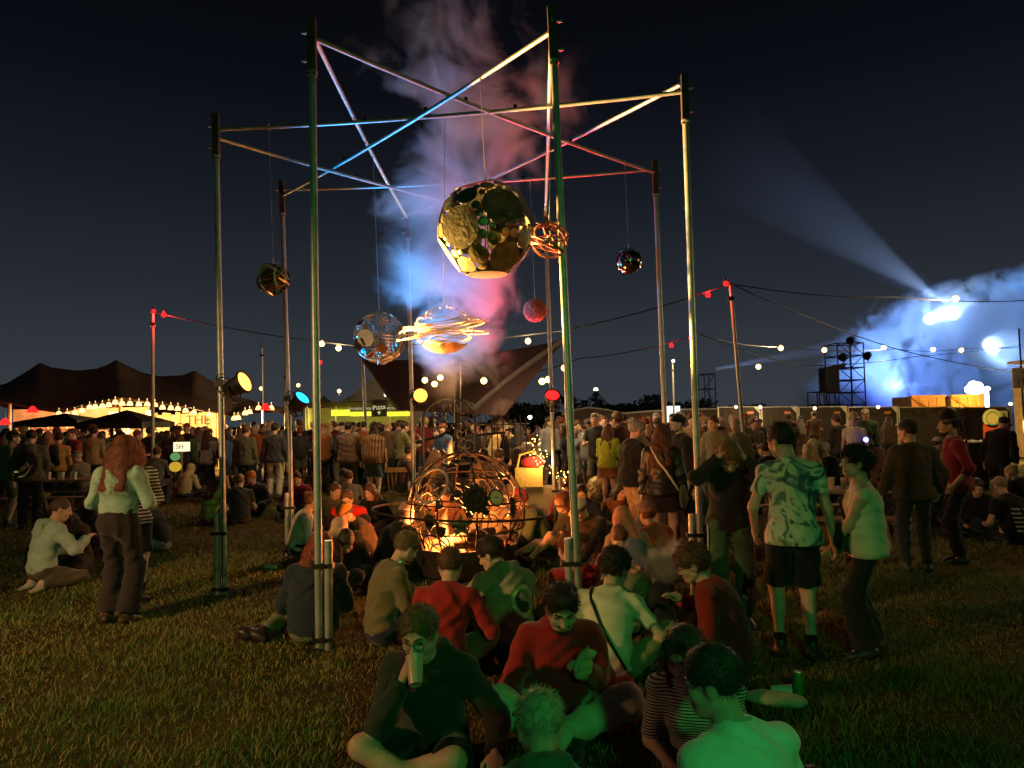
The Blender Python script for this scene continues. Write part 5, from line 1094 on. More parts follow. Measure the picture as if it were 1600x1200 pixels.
def cloud(M,x,y,z):       # x 0..1 left to right etc. in metres about the box centre
    ex=M('MINIMUM',M('MAXIMUM',M('MULTIPLY',M('ADD',x,M('ADD',9.0,M('MULTIPLY',z,-.85))),.24),0.0),1.0)
    ez=M('MINIMUM',M('MAXIMUM',M('MULTIPLY',M('SUBTRACT',M('ADD',5.6,M('MULTIPLY',x,.22)),z),.34),0.0),1.0)
    ey=M('MINIMUM',M('MAXIMUM',M('MULTIPLY',M('SUBTRACT',4.2,M('ABSOLUTE',y)),.6),0.0),1.0)
    return M('MULTIPLY',M('MULTIPLY',ex,ez),ey)
cc=at(1470,560,61); volume('smoke','billowing stage smoke lit blue beyond the fence',(-15,-4.4,-7.2),(22,4.4,9.5),cloud,1.1,(.80,.86,.95),.42,8,.49,step=.07,gain=15.0,loc=tuple(V(cc[0],61,7.3)))
def beam_cone(label,a,b,r0,r1,dens,e,col,ang):
    m=bpy.data.materials.new('beam_air'); m.use_nodes=True; t=m.node_tree; t.nodes.clear(); pv=t.nodes.new('ShaderNodeVolumePrincipled'); pv.inputs['Density'].default_value=dens; pv.inputs['Color'].default_value=(.9,.93,1,1); pv.inputs['Anisotropy'].default_value=.0
    tcn=t.nodes.new('ShaderNodeTexCoord'); dp=t.nodes.new('ShaderNodeVectorMath'); dp.operation='DISTANCE'; dp.inputs[1].default_value=tuple(a); t.links.new(tcn.outputs['Object'],dp.inputs[0]); mr=t.nodes.new('ShaderNodeMapRange'); mr.inputs[1].default_value=0; mr.inputs[2].default_value=float(np.linalg.norm(b-a))*.97; mr.inputs[3].default_value=dens; mr.inputs[4].default_value=0; t.links.new(dp.outputs['Value'],mr.inputs[0]); t.links.new(mr.outputs[0],pv.inputs['Density']); om=t.nodes.new('ShaderNodeOutputMaterial'); t.links.new(pv.outputs[0],om.inputs['Volume'])
    o=MB().lathe(a,[(r0,0),(r1,float(np.linalg.norm(b-a)))],24,norm(b-a)).build('smoke',m); tag(o,label,'smoke',kind='stuff'); lamp('SPOT',a-norm(b-a)*.5,e,col,.15,b,ang,.25,name='stage_smoke_light')
a=at(1462,464,58); b=at(1085,205,52); beam_cone('thin smoky air caught in the wide white stage beam',a,b,.5,5.0,.013,26000,(.40,.58,1),20)
a=at(1118,577,61); b=at(1420,520,56); beam_cone('thin smoky air caught in the narrow blue stage beam',a,b,.12,.85,.03,22000,(.4,.5,1),7)
# ================================================================ the people
from mathutils.bvhtree import BVHTree
def stripes(name,c1,c2,scale,axis='Z',sharp=.5,noise=0.0):
    if name in MC: return MC[name]
    m,t,b=nodes_mat(name); n=t.nodes.new; tc=n('ShaderNodeTexCoord'); w=n('ShaderNodeTexWave'); w.bands_direction=axis; w.inputs['Scale'].default_value=scale; w.inputs['Distortion'].default_value=noise; t.links.new(tc.outputs['Object'],w.inputs[0])
    r=n('ShaderNodeValToRGB'); e=r.color_ramp.elements; e[0].color=(*c1,1); e[1].color=(*c2,1); e[0].position=sharp-.04; e[1].position=sharp+.04; t.links.new(w.outputs[0],r.inputs[0]); t.links.new(r.outputs[0],b.inputs['Base Color']); b.inputs['Roughness'].default_value=.9
    MC[name]=m; return m
def tiedye():
    m,t,b=nodes_mat('tie_dye'); n=t.nodes.new; tc=n('ShaderNodeTexCoord'); a=n('ShaderNodeTexNoise'); a.inputs['Scale'].default_value=5.5; a.inputs['Detail'].default_value=5; a.inputs['Distortion'].default_value=1.4; t.links.new(tc.outputs['Object'],a.inputs[0])
    r=n('ShaderNodeValToRGB'); e=r.color_ramp.elements; e[0].position=.28; e[0].color=(.05,.07,.12,1); e[1].position=.72; e[1].color=(.10,.22,.12,1)
    for p,c in((.42,(.10,.14,.18)),(.48,(.60,.57,.45)),(.56,(.68,.64,.52)),(.62,(.14,.22,.18))): q=e.new(p); q.color=(*c,1)
    t.links.new(a.outputs[0],r.inputs[0]); t.links.new(r.outputs[0],b.inputs['Base Color']); b.inputs['Roughness'].default_value=.9; return m
def child(J,name): 
    return [c for c in J['o'].children if c.name.split('.')[0]==name][0]
def bvh_of(ob):
    me=ob.data; return BVHTree.FromPolygons([v.co for v in me.vertices],[p.vertices[:] for p in me.polygons])
def decal(J,garment,mesh_or_mb,c,ax,ay,mat,name,lift=.004):     # print laid on a garment (person space), projected along -normal
    g=child(J,garment); bv=bvh_of(g); ax=norm(ax); ay=norm(np.asarray(ay)-ax*(np.asarray(ay)@ax)); nn=np.cross(ax,ay)
    me=mesh_or_mb if not isinstance(mesh_or_mb,MB) else mesh_or_mb.mesh(name,mat)
    bm=bmesh.new(); bm.from_mesh(me)
    bmesh.ops.triangulate(bm,faces=bm.faces[:])
    for _ in range(3):
        lng=[e for e in bm.edges if e.calc_length()>.03]
        if not lng: break
        bmesh.ops.subdivide_edges(bm,edges=lng,cuts=1); bmesh.ops.triangulate(bm,faces=bm.faces[:])
    for v in bm.verts:
        p=np.asarray(c)+ax*v.co.x+ay*v.co.y+nn*.5; h=bv.ray_cast(Vector(p),Vector(-nn))
        q=h[0] if h[0] is not None else Vector(np.asarray(c)+ax*v.co.x+ay*v.co.y); v.co=q+Vector(nn)*(lift+v.co.z*.2)
    m2=bpy.data.meshes.new(name); bm.to_mesh(m2); bm.free(); m2.materials.clear(); m2.materials.append(mat); return link(name,m2,g)
def annulus(r0,r1,n=48):
    mb=MB(); vs=[]
    for i in range(n):
        a=2*math.pi*i/n; vs+=[(r0*math.cos(a),r0*math.sin(a),0),(r1*math.cos(a),r1*math.sin(a),0)]
    return mb.add(vs,[(2*i,2*i+1,(2*i+3)%(2*n),(2*i+2)%(2*n)) for i in range(n)])
def strap(J,pts,w,mat,name='strap',parent=None):
    return MB().tube([np.asarray(p,float) for p in pts],w,6).build(name,mat,J['o'] if parent is None else parent,True)
def strap_on(J,garment,pts,w,mat,name='strap'):     # a strap lying on a garment
    bv=bvh_of(child(J,garment)); P=[np.asarray(p,float) for p in pts]; out=[]
    for a,b in zip(P,P[1:]):
        for u in np.linspace(0,1,6,endpoint=False): out.append(a*(1-u)+b*u)
    out.append(P[-1]); Q=[]
    for p in out:
        h=bv.find_nearest(Vector(p)); Q.append(np.array(h[0])+np.array(h[1])*.008)
    Q=[Q[0]]+[(Q[i-1]+Q[i]*2+Q[i+1])/4 for i in range(1,len(Q)-1)]+[Q[-1]]
    return MB().tube(Q,w,6).build(name,mat,J['o'],True)
def cup(label,c,tilt=(0,0,1),h=.14,r0=.034,r1=.045,col=(.75,.72,.62),beer=None,group='plastic cups',parent=None):
    d=norm(tilt); rt=root('plastic_cup',label,'cup',group); MB().lathe(V(0,0,0),[(r0,0),(r1,h),(r1+.002,h+.004),(r1-.003,h),(r0-.003,.004),(.001,.004)],18,d,cap=False).build('wall',pmat('cup_%02x'%int(col[0]*255),col,.3,0,.04,spec=.5),rt,True)
    if beer: MB().lathe(d*.006,[(r0-.004,0),(r0+(r1-r0)*.7-.004,h*.7)],16,d).build('drink',pmat('beer',beer,.2,0,.1,spec=.5),rt,True)
    rt.location=c; return rt
BLK=(.014,.014,.016); CHAR=(.045,.045,.048); NAVY=(.02,.026,.05); OLIVE=(.09,.085,.045); BRN=(.10,.06,.035); KHA=(.36,.28,.17); CRM=(.62,.56,.44); RED=(.34,.018,.02); GRY=(.20,.20,.20)
DKH=(.028,.017,.011); BRH=(.09,.045,.022); BLH=(.38,.26,.13); RDH=(.20,.05,.02); GYH=(.34,.32,.29)
# ---- nearest circle on the grass
g1='people sitting on the grass in front'
J=person('man in glasses and dark green hoodie drinking from a cup, legs crossed in front',672,3.80,176,'cross',1.76,('hoodie',(.034,.037,.030)),('shorts',BLK),('short',(.16,.085,.035)),glasses=True,group=g1,lean=10,bend=24,wr=[('H',(.062,.135,-.15)),(-.36,.42,.26)],curl=(.62,.3),hd=[(-.35,.15,.9),None],hn=[(.85,.45,.1),None],ep=[(.5,.1,-1),None],head=(-10,4,4),ank=[(-.10,.44,.09),(.22,.30,.09)],kp=[(1,.5,.55),(-1,.3,.35)],sock=(.05,.05,.05),sockh=.2)
c=loc2w(J,J['head']+J['H']@V(-.030,.205,-.135)); fw=np.array(J['M'].to_3x3()@Vector(J['H']@V(.22,-.75,.55)))
cup('tilted cup of red drink held to the mouth by the man in glasses',c+V(0,0,0),fw,.13,.032,.043,(.62,.40,.30),(.35,.05,.03))
J=person('bearded man in red sweater and pale trousers looking down, seated facing us',864,4.25,182,'knees',1.78,('sweater',(.36,.016,.02)),('trousers',(.60,.54,.40)),('quiff',(.045,.025,.015)),fat=1.26,beard=(.035,.02,.013),group=g1,head=(2,16,0),ank=[(-.02,.44,.085),(.06,.34,.085)],kp=[(1,.4,.55),(-1,.4,.5)],wr=[(-.10,.25,.43),(.30,.34,.28)][::-1] and [(.24,.42,.22),(-.12,.27,.42)],curl=(.3,.6),lean=8,bend=24)
b_=J['wr'][1]; v,q=grow([ell((0,0,0),(.055,.032,.085),None,.03),ell((.02,.01,.07),(.045,.03,.03),None,.02)],.009,fold=.012,foldf=2.2,seed=4); o=quads_obj('paper_bag',[(v,q,0)],[pmat('brown_paper',(.50,.42,.24),.8,0,.25,14,.5,40)]); o.location=loc2w(J,b_+V(.02,.065,.03)); o.rotation_euler=(.2,.1,.15); tag(o,'crumpled pale paper bag held by the bearded man in red','bag')
J=person('person with tousled blond hair seen from behind at the bottom edge',845,2.40,2,'cross',1.66,('hoodie',(.10,.12,.09)),('jeans',NAVY),('short',(.42,.35,.24)),group=g1,head=(0,14,0),lean=20,bend=34)
J=person('dark-haired man in a pale T-shirt from behind, turned left, bottom right',1162,2.60,22,'cross',1.82,('tee',(.80,.80,.74)),('jeans',NAVY),('short',(.045,.028,.018)),group=g1,head=(42,4,0),lean=6,bend=20)
J=person('woman in striped shirt with sunglasses on her head, beside the bottom right man',1072,3.55,168,'side',1.64,('tee',(.4,.4,.35)),('jeans',BLK),('long',(.07,.035,.02)),fem=True,group=g1,topmat=stripes('cream_black_stripes',(.03,.03,.03),(.55,.5,.42),21,'Z',.42),head=(-26,8,4),wr=[(.10,.30,.20),(-.06,.34,.22)],sleeve=.95)
sg=MB(); T=lambda *p:J['head']+J['H']@(V(*p)*J['hs'])
for s_ in(1,-1): sg.disc(T(s_*.034,.075,.098),.027,J['H']@V(0,.6,.8),.006,14)
sg.tube([T(-.07,.04,.09),T(0,.085,.10),T(.07,.04,.09)],.003,4); sg.build('sunglasses',BLACK,J['o'])
J=person('person with big dark curls in a white T-shirt with black strap, from behind',940,4.86,352,'oneup',1.74,('tee',(.66,.62,.46)),('trousers',(.20,.21,.11)),('curly',DKH),group=g1,head=(-30,2,0),slean=4,ank=[(.30,.52,.085),(.05,.40,.085)],kp=[(.9,.3,.6),(-1,.4,.3)],wr=[(.32,.36,.30),(-.24,.34,.22)])
sh=J['sh']; strap_on(J,'t_shirt',[sh[1]+V(.06,.09,-.12),sh[1]+V(.055,.02,.075),sh[1]+V(.06,-.085,.01),J['spine'][3]+V(-.02,-.150,0),J['spine'][1]+V(.12,-.13,-.05)],.012,BLACK)
J=person('man in a blue cap and khaki shirt facing us beside the vapour cloud',970,5.95,186,'knees',1.78,('tee',(.26,.24,.15)),('trousers',BLK),('short',BRH),hat='cap',hatcol=(.11,.12,.20),group=g1,head=(4,10,0),wr=[(.22,.46,.42),(-.26,.46,.42)],beard=None,sleeve=.7)
J=person('curly-haired person in dark red jacket breathing out vapour, in profile',1136,5.08,62,'oneup',1.76,('jacket',(.26,.022,.02)),('shorts',NAVY),('curly',(.13,.05,.025)),group=g1,head=(18,6,0),glasses=True,sock=(.5,.5,.5))
J=person('person in a red top partly hidden behind the front right pole',905,5.75,20,'cross',1.70,('sweater',(.40,.02,.025)),('shorts',BRN),('short',RDH),group=g1,wr=[(.30,.40,.25),(-.2,.36,.22)])
J=person('person in a plain red long-sleeved top seen from behind by the fire pit',686,5.08,350,'cross',1.74,('shirt',(.30,.02,.018)),('shorts',(.12,.10,.07)),('short',(.12,.05,.03)),group=g1,head=(8,8,0),wr=[(.30,.36,.24),(-.18,.36,.22)])
J=person('dark-haired man in grey hoodie with round back print, looking left to the fire',796,5.50,28,'knees',1.80,('hoodie',(.30,.27,.19)),('trousers',BLK),('short',DKH),group=g1,head=(42,8,0),wr=[(.14,.46,.38),(-.30,.50,.40)],slean=4,curl=(.3,.25))
bc=J['spine'][4]+V(.055,-.25,-.03); PRN=pmat('print_cream',(.62,.58,.34),.8,0,.1); PRD=pmat('print_dark',(.05,.05,.04),.8,0,.1)
decal(J,'hoodie',annulus(.082,.118),bc,V(1,0,0),V(0,0,1),PRN,'back_print'); decal(J,'hoodie',annulus(.116,.121),bc,V(1,0,0),V(0,0,1),PRD,'print_border',.006)
yy=[(.08*math.cos(u),.08*math.sin(u)) for u in np.linspace(math.pi/2,3*math.pi/2,16)]+[(.04*math.sin(u),-.04-.04*math.cos(u)) for u in np.linspace(0,math.pi,10)][::-1]+[(-.04*math.sin(u),.04-.04*math.cos(u)) for u in np.linspace(0,math.pi,10)]
decal(J,'hoodie',MB().add([(p[0],p[1],0) for p in yy],[tuple(range(len(yy)))]),bc,V(1,0,0),V(.4,0,1),PRD,'yin_yang'); decal(J,'hoodie',annulus(.002,.012,12),bc+V(.012,0,-.04),V(1,0,0),V(0,0,1),PRD,'yin_yang_dot',.007)
decal(J,'hoodie',text_mesh('Hawaii',.034,0),bc+V(.05,0,-.086),V(1,0,.45),V(-.45,0,1),PRD,'print_lettering',.007); decal(J,'hoodie',text_mesh('EST',.028,0),bc+V(-.098,0,.01),V(0,0,1),V(-1,0,0),PRD,'print_lettering',.007)
J=person('bearded man in brown sweater looking down at his hands',592,5.85,300,'stretch',1.76,('sweater',(.15,.12,.055)),('jeans',NAVY),('short',(.16,.10,.05)),beard=(.07,.04,.02),group=g1,head=(10,22,0),lean=6,bend=24,wr=[(.07,.36,.36),(-.05,.38,.36)],ank=[(.10,.70,.10),(-.10,.56,.10)],kp=[(.5,.2,1),(-.6,.2,.8)],curl=(.55,.55))
strap(J,[J['neck']+V(.06*math.cos(a),.066*math.sin(a)+.004,.035) for a in np.linspace(0,6.28,18)],.006,emat('green_glow_band',(.12,.8,.15),.45),'glow_necklace')
J=person('red-haired woman in a dark blue jacket from behind, at the front left pole',488,5.98,4,'side',1.72,('jacket',(.020,.028,.040)),('leggings',(.16,.17,.10)),('long',(.22,.05,.025)),fem=True,group=g1,head=(-12,12,0),fat=1.22,shoe=(.03,.018,.014))
J=person('bald man in black printed T-shirt leaning towards his friends',482,7.3,325,'cross',1.78,('tee',BLK),('jeans',NAVY),None,'pink',group=g1,head=(-6,24,0),lean=20,bend=26,lod=0)
PB2=pmat('print_teal',(.20,.36,.36),.8,0,.3,20)
for k,(w_,h_) in enumerate(((.10,.07),(.03,.16),(.035,.12))): decal(J,'t_shirt',MB().add([(-w_,-h_,0),(w_,-h_,0),(w_,h_,0),(-w_,h_,0)],[(0,1,2,3)]),J['spine'][4]+V(-.02-.04*k,-.3,.02-.14*k),V(1,0,0),V(0,.2,1),PB2,'back_print')
person('small dark-haired person bent over in the ring by the front left pole',532,7.9,200,'cross',1.62,('hoodie',BLK),('jeans',NAVY),('short',DKH),lod=1,group=g1,lean=26,bend=34,head=(0,26,0))
g2='people sitting round the fire'
person('woman in cream sweater laughing in profile beside the rear left pole',462,9.7,296,'side',1.68,('sweater',(.62,.55,.42)),('jeans',BLK),('bun',(.14,.07,.04)),fem=True,lod=1,group=g2,head=(4,-4,0))
person('smiling man in a bright red jacket facing us by the fire',545,10.3,186,'knees',1.78,('jacket',(.55,.02,.02)),('trousers',BLK),('short',BRH),beard=(.10,.05,.03),lod=1,group=g2,wr=[(.10,.46,.34),(-.16,.46,.38)])
person('person in an orange beanie and brown jacket leaning to the red-jacketed man',578,9.0,118,'knees',1.70,('jacket',BRN),('trousers',BLK),('crop',BRH),hat='beanie',hatcol=(.60,.24,.05),lod=1,group=g2,lean=16,head=(10,12,0))
person('person in a pink beanie and black hooded jacket from behind at the fire',614,8.05,338,'cross',1.72,('hoodie',BLK),('trousers',BLK),('crop',BRH),hat='beanie',hatcol=(.50,.26,.22),lod=1,group=g2,fat=1.1)
person('person in a cream jumper sitting beyond the fire, seen through the cage',764,10.2,190,'cross',1.70,('sweater',(.55,.45,.30)),('jeans',NAVY),('short',BRH),lod=1,group=g2)
person('person in a rust jumper beyond the fire, left through the cage',700,10.6,170,'cross',1.70,('sweater',(.35,.15,.07)),('jeans',NAVY),('short',DKH),lod=1,group=g2)
person('red-haired youth in green jacket in profile right of the fire cage',843,9.75,98,'cross',1.74,('jacket',(.07,.10,.055)),('trousers',BLK),('curly',(.30,.055,.025)),lod=1,group=g2,head=(0,10,0),wr=[(.1,.42,.36),(-.1,.42,.36)])
J=person('long-haired woman with bare legs stretched out, right of the fire',886,8.95,108,'stretch',1.66,('jacket',(.05,.055,.045)),('shorts',BRN),('long',(.17,.07,.03)),fem=True,lod=1,group=g2,head=(-8,8,0),ank=[(.14,.80,.10),(-.10,.62,.085)],kp=[(.1,0,1),(-.2,0,1)])
person('man in a pale cap and dark jacket close beside the long-haired woman',932,8.8,128,'knees',1.78,('jacket',(.045,.03,.022)),('trousers',BLK),('short',BRH),hat='cap',hatcol=(.60,.50,.36),lod=1,group=g2,head=(10,14,0),fat=1.15)
person('woman with long curls and beige top from behind, near the front right pole',982,7.5,12,'cross',1.68,('shirt',(.34,.24,.14)),('jeans',NAVY),('long',(.34,.14,.06)),fem=True,lod=1,group=g2)
person('person in an orange fleece beside the curly-haired woman',1026,7.9,20,'cross',1.66,('sweater',(.45,.10,.03)),('jeans',NAVY),('curly',(.16,.08,.04)),lod=1,group=g2)
person('person with reddish hair sitting low between the pole and the blue cap',962,6.6,350,'cross',1.60,('tee',(.30,.07,.04)),('shorts',BRN),('short',(.16,.05,.03)),lod=1,group=g2,lean=20)
# ---- standing, near
g3='people standing on the near grass'
J=person('woman in pale teal sweater and dark wide trousers standing with her back to us',186,6.60,356,'stand',1.74,('sweater',(.28,.42,.36)),('trousers',(.032,.024,.026)),('long',(.15,.045,.025)),fem=True,group=g3,crop=True,head=(-10,8,0),wr=[(.16,.28,1.06),(-.20,.26,1.02)],flare=.03,shoe=(.06,.03,.018),fat=1.04)
o=MB().box((0,0,0),(.14,.012,.21)).build('programme',pmat('printed_card',(.55,.62,.25),.6,0,.3,18)); o.location=loc2w(J,J['wr'][1]+V(-.06,.03,.03)); o.rotation_euler=(.3,.5,.2); tag(o,'bright folded programme held by the woman in teal','booklet')
J['o']['label']='woman in pale teal sweater and dark wide trousers standing with her back to us'
person('red-haired woman in black and white striped top, half hidden behind the teal sweater',206,7.35,20,'stand',1.68,('sweater',BLK),('shorts',BLK),('long',(.26,.07,.03)),fem=True,lod=0,group=g3,topmat=stripes('black_white_stripes',(.02,.02,.02),(.5,.48,.44),9,'Z',.62),wr=[(.16,.28,1.0),(-.16,.28,1.0)],sock=BLK)
J=person('man in a tie-dye T-shirt and black shorts standing with his back to us',1232,5.32,-12,'stand',1.76,('tee',(.5,.5,.4)),('shorts',BLK),('short',(.030,.018,.012)),group=g3,topmat=tiedye(),head=(40,14,0),sock=BLK,sockh=.22,fat=1.02,skin='pink',wr=[(.29,.06,.84),(-.25,.16,.90)])
J=person('curly-haired woman in a cream ribbed vest top standing in profile',1346,5.38,66,'stand',1.54,('tank',(.62,.62,.46)),('trousers',(.018,.018,.018)),('curly',(.022,.014,.01)),fem=True,group=g3,fat=1.16,head=(14,-8,0),wr=[(.22,.12,.76),(-.12,.30,.86)],flare=.04)
strap(J,[J['sh'][0]+V(.02,.0,.05),J['spine'][4]+V(.0,.16,.02),J['spine'][1]+V(-.15,.12,0)],.012,BLACK,'bag_strap'); v,q=grow([ell(J['spine'][1]+V(-.05,.20,-.02),V(.17,.06,.13),None,.02)],.016); quads_obj('shoulder_bag',[(v,q,0)],[cloth(BLK)],J['o'])
J=person('long-haired person in black hoodie holding their head, green trousers with white side stripe',1135,6.25,164,'stand',1.70,('hoodie',(.02,.02,.02)),('trousers',(.05,.085,.05)),('bob',(.20,.085,.04)),fem=True,group=g3,head=(6,34,0),lean=12,bend=26,wr=[('H',(.10,.05,.05)),('H',(-.11,.04,.04))],ep=[(1,.3,-.8),(-1,.3,-.8)],skin='pink')
for s_ in(0,1):
    a_,k_,n_=J['hip'][s_],J['kn'][s_],J['an'][s_]; sx=V(1-2*s_,0,0); strap(J,[a_+sx*.100,k_+sx*.083,n_+sx*.075],.007,pmat('white_tape',(.6,.6,.5),.7,0,.05),'side_stripe')
person('man in black beanie and dark olive jacket standing with his back to us',1424,8.05,-8,'stand',1.72,('jacket',(.060,.040,.028)),('jeans',(.022,.028,.035)),('crop',DKH),hat='beanie',hatcol=(.022,.028,.03),lod=0,group=g3,fat=1.14,head=(34,0,0),wr=[(.30,.10,.90),(-.30,.16,.88)])
J=person('man in maroon shirt and dark brimmed hat with ponytail, in profile',1492,8.5,72,'stand',1.78,('shirt',(.20,.018,.028)),('trousers',BLK),('tail',(.05,.03,.02)),hat='brim',hatcol=(.02,.018,.016),lod=0,group=g3,beard=(.04,.025,.02),wr=[(.20,.20,1.02),(-.22,.10,.92)],sleeve=1.35)
person('person in black leaning over by the bin at the right edge',1556,13.0,300,'stand',1.75,('jacket',BLK),('shorts',BLK),('crop',DKH),hat='cap',lod=1,group=g3,lean=18,head=(0,20,0))
J=person('shaven-headed man in black printed T-shirt sitting with his back to us, right edge',1582,9.6,6,'cross',1.80,('tee',BLK),('jeans',NAVY),('crop',(.22,.17,.11)),lod=1,group=g2,fat=1.15)
PG=pmat('print_grey',(.40,.40,.36),.8,0,.3,30)
for r_ in range(6):
    for c_ in(-1,1): decal(J,'t_shirt',MB().add([(-.055,-.010,0),(.055,-.010,0),(.055,.010,0),(-.055,.010,0)],[(0,1,2,3)]),J['spine'][5]+V(.075*c_,-.3,-.05-.055*r_),V(1,0,0),V(0,0,1),PG,'tour_print')
for lab,px,Y,f,tc_,hr in(('dark figure sitting low behind the maroon shirt',1520,10.3,150,BLK,('short',DKH)),('person in black sitting by the legs of the beanie man',1455,11.5,200,CHAR,('long',DKH)),('pale-haired person sitting at the far right edge',1600,12.0,20,NAVY,('short',BLH))): person(lab,px,Y,f,'cross',1.7,('hoodie',tc_),('jeans',NAVY),hr,lod=1,group=g2)
g4='people standing behind the fire'
J=person('grey-bearded man in black T-shirt, glasses and khaki trousers, facing right',985,9.9,292,'stand',1.78,('tee',(.016,.016,.018)),('trousers',(.46,.33,.19)),('short',GYH),beard=(.30,.28,.25),glasses=True,lod=0,group=g4,fat=1.28,skin='pink',wr=[(.10,.36,1.08),(-.08,.36,1.06)],head=(0,10,0))
person('woman in a lime green top and short rust skirt facing away',948,14.2,330,'stand',1.68,('blouse',(.40,.50,.04)),('skirt',(.32,.13,.06)),('long',(.11,.05,.03)),fem=True,lod=1,group=g4,fat=1.12,wr=[(.1,.3,1.2),(-.1,.3,1.2)])
J=person('long-haired woman in black leather jacket with a pale bag strap',1032,8.9,340,'stand',1.72,('leather',(.016,.014,.014)),('skirt',(.03,.018,.02)),('long',(.10,.04,.02)),fem=True,lod=0,group=g4)
strap_on(J,'leather_jacket',[J['sh'][1]+V(.06,-.05,.07),J['spine'][4]+V(-.02,-.165,0),J['spine'][2]+V(.12,-.15,0),J['spine'][0]+V(.22,-.06,-.02)],.016,pmat('pale_webbing',(.55,.48,.38),.8,0,.1),'bag_strap'); v,q=grow([ell(J['spine'][0]+V(.25,.02,-.10),V(.05,.14,.16),None,.02)],.018); quads_obj('shoulder_bag',[(v,q,0)],[cloth((.16,.18,.08))],J['o'])
person('bearded man in black beanie and dark jacket facing left between the right poles',1066,10.4,100,'stand',1.84,('jacket',(.03,.022,.02)),('trousers',BLK),('crop',DKH),hat='beanie',hatcol=BLK,beard=(.02,.014,.01),lod=1,group=g4)
person('person in a pale patterned shirt just behind the grey-bearded man',1003,11.6,60,'stand',1.74,('shirt',(.42,.26,.18)),('trousers',CHAR),('short',DKH),lod=1,group=g4,topmat=stripes('plaid_shirt',(.42,.30,.2),(.24,.08,.06),9,'X',.6))
person('man in a grey-green hooded top behind the holding-head person',1118,12.6,130,'stand',1.82,('hoodie',(.16,.15,.10)),('trousers',CHAR),('short',BRH),lod=1,group=g4)
person('person in a mottled jacket left of the tie-dye shirt',1150,13.4,150,'stand',1.76,('jacket',(.20,.19,.11)),('trousers',CHAR),('short',BLH),lod=1,group=g4)
person('lone person standing before the fence, left of the tie-dye shirt',1176,17.5,185,'stand',1.70,('hoodie',(.11,.10,.06)),('trousers',CHAR),('short',BRH),lod=1,group=g4)
# ---- left side
g5='people on the left of the field'
J=person('man in pale blue-green hoodie kneeling with his back to us, far left',68,8.1,330,'kneel',1.74,('hoodie',(.34,.44,.40)),('trousers',(.10,.08,.06)),('crop',(.10,.055,.03)),lod=0,group=g5,wr=[(.20,.40,.52),(-.10,.36,.36)],shoe=(.4,.35,.28),pz=.22,head=(-30,6,0))
person('bearded man in black jacket and headband gesturing, facing the blue hoodie',124,9.0,172,'cross',1.78,('jacket',(.03,.022,.018)),('trousers',BLK),('long',DKH),beard=(.03,.02,.015),lod=0,group=g5,wr=[(.12,.42,.42),(-.18,.46,.46)],curl=(.2,.25))
person('short-haired person sitting behind the bearded man by the table',143,10.6,30,'cross',1.70,('hoodie',CHAR),('jeans',NAVY),('crop',BRH),lod=1,group=g5)
person('white-haired person in a cap and dark jacket sitting with legs folded',254,10.4,100,'oneup',1.72,('jacket',(.028,.024,.026)),('trousers',(.22,.20,.17)),('short',GYH),hat='flat',hatcol=(.34,.24,.15),lod=1,group=g5,lean=14,head=(0,16,0),shoe=(.3,.12,.06))
person('person in a yellow hi-vis vest over a red sleeve sitting with back turned',326,13.2,330,'cross',1.68,('vest',(.55,.68,.10)),('trousers',BLK),('long',(.10,.04,.025)),hat='beanie',hatcol=(.30,.20,.18),lod=1,group=g5,under=(.36,.03,.05),topmat=stripes('hi_vis_bands',(.62,.75,.12),(.62,.38,.10),2.4,'Z',.72))
J=person('man in a dark grey striped top leaning on the grass, back turned',374,13.0,20,'side',1.76,('tee',CHAR),('trousers',(.13,.06,.05)),('short',(.22,.12,.07)),lod=1,group=g5,fat=1.1)
person('man in an orange peaked hat sitting cross-legged facing us',402,14.4,176,'cross',1.76,('jacket',CHAR),('jeans',NAVY),('short',BRH),hat='beanie',hatcol=(.50,.15,.05),beard=(.09,.05,.03),lod=1,group=g5)
J=person('man in dark grey hoodie with a black drawstring bag on his back',48,12.8,24,'stand',1.80,('hoodie',(.085,.08,.06)),('trousers',BLK),('crop',DKH),lod=0,group=g5,fat=1.16,wr=[(.18,.22,.95),(-.18,.22,.95)])
v,q=grow([ell(J['spine'][2]*.5+J['spine'][3]*.5+V(0,-.215,0),V(.165,.07,.23),None,.03)],.018,fold=.003); bagm=quads_obj('drawstring_bag',[(v,q,0)],[cloth(BLK)],J['o'])
WP=pmat('white_print',(.75,.72,.62),.8,0,.08); bc=J['spine'][2]*.6+J['spine'][1]*.4+V(-.02,-.5,-.02); ax=V(.72,0,.62); ay=V(-.62,0,.72)
decal(J,'drawstring_bag',text_mesh('NIKE',.105,0),bc+ay*.045,ax,ay,WP,'bag_lettering'); sw=[(-.13,-.02),(-.10,-.055),(-.06,-.06),(.02,-.035),(.15,.02),(.02,-.015),(-.05,-.03),(-.085,-.025),(-.09,.0)]
decal(J,'drawstring_bag',MB().add([(p[0],p[1],0) for p in sw],[tuple(range(len(sw)))]),bc-ay*.02,ax,ay,WP,'swoosh_mark')
person('person in a grey-green hoodie and backward cap beside the drawstring bag',14,13.2,310,'stand',1.78,('hoodie',(.17,.16,.09)),('shorts',(.10,.09,.06)),('short',DKH),hat='cap',hatcol=BLK,lod=1,group=g5)
person('man in red and black striped jumper with a beer, by the table',118,16.4,150,'stand',1.82,('sweater',RED),('trousers',BLK),('short',BRH),hat='flat',hatcol=(.10,.04,.03),beard=(.35,.22,.13),lod=1,group=g5,topmat=stripes('red_black_stripes',(.03,.015,.015),(.38,.03,.05),8,'Z',.5),wr=[(.1,.36,1.12),(-.12,.34,1.14)])
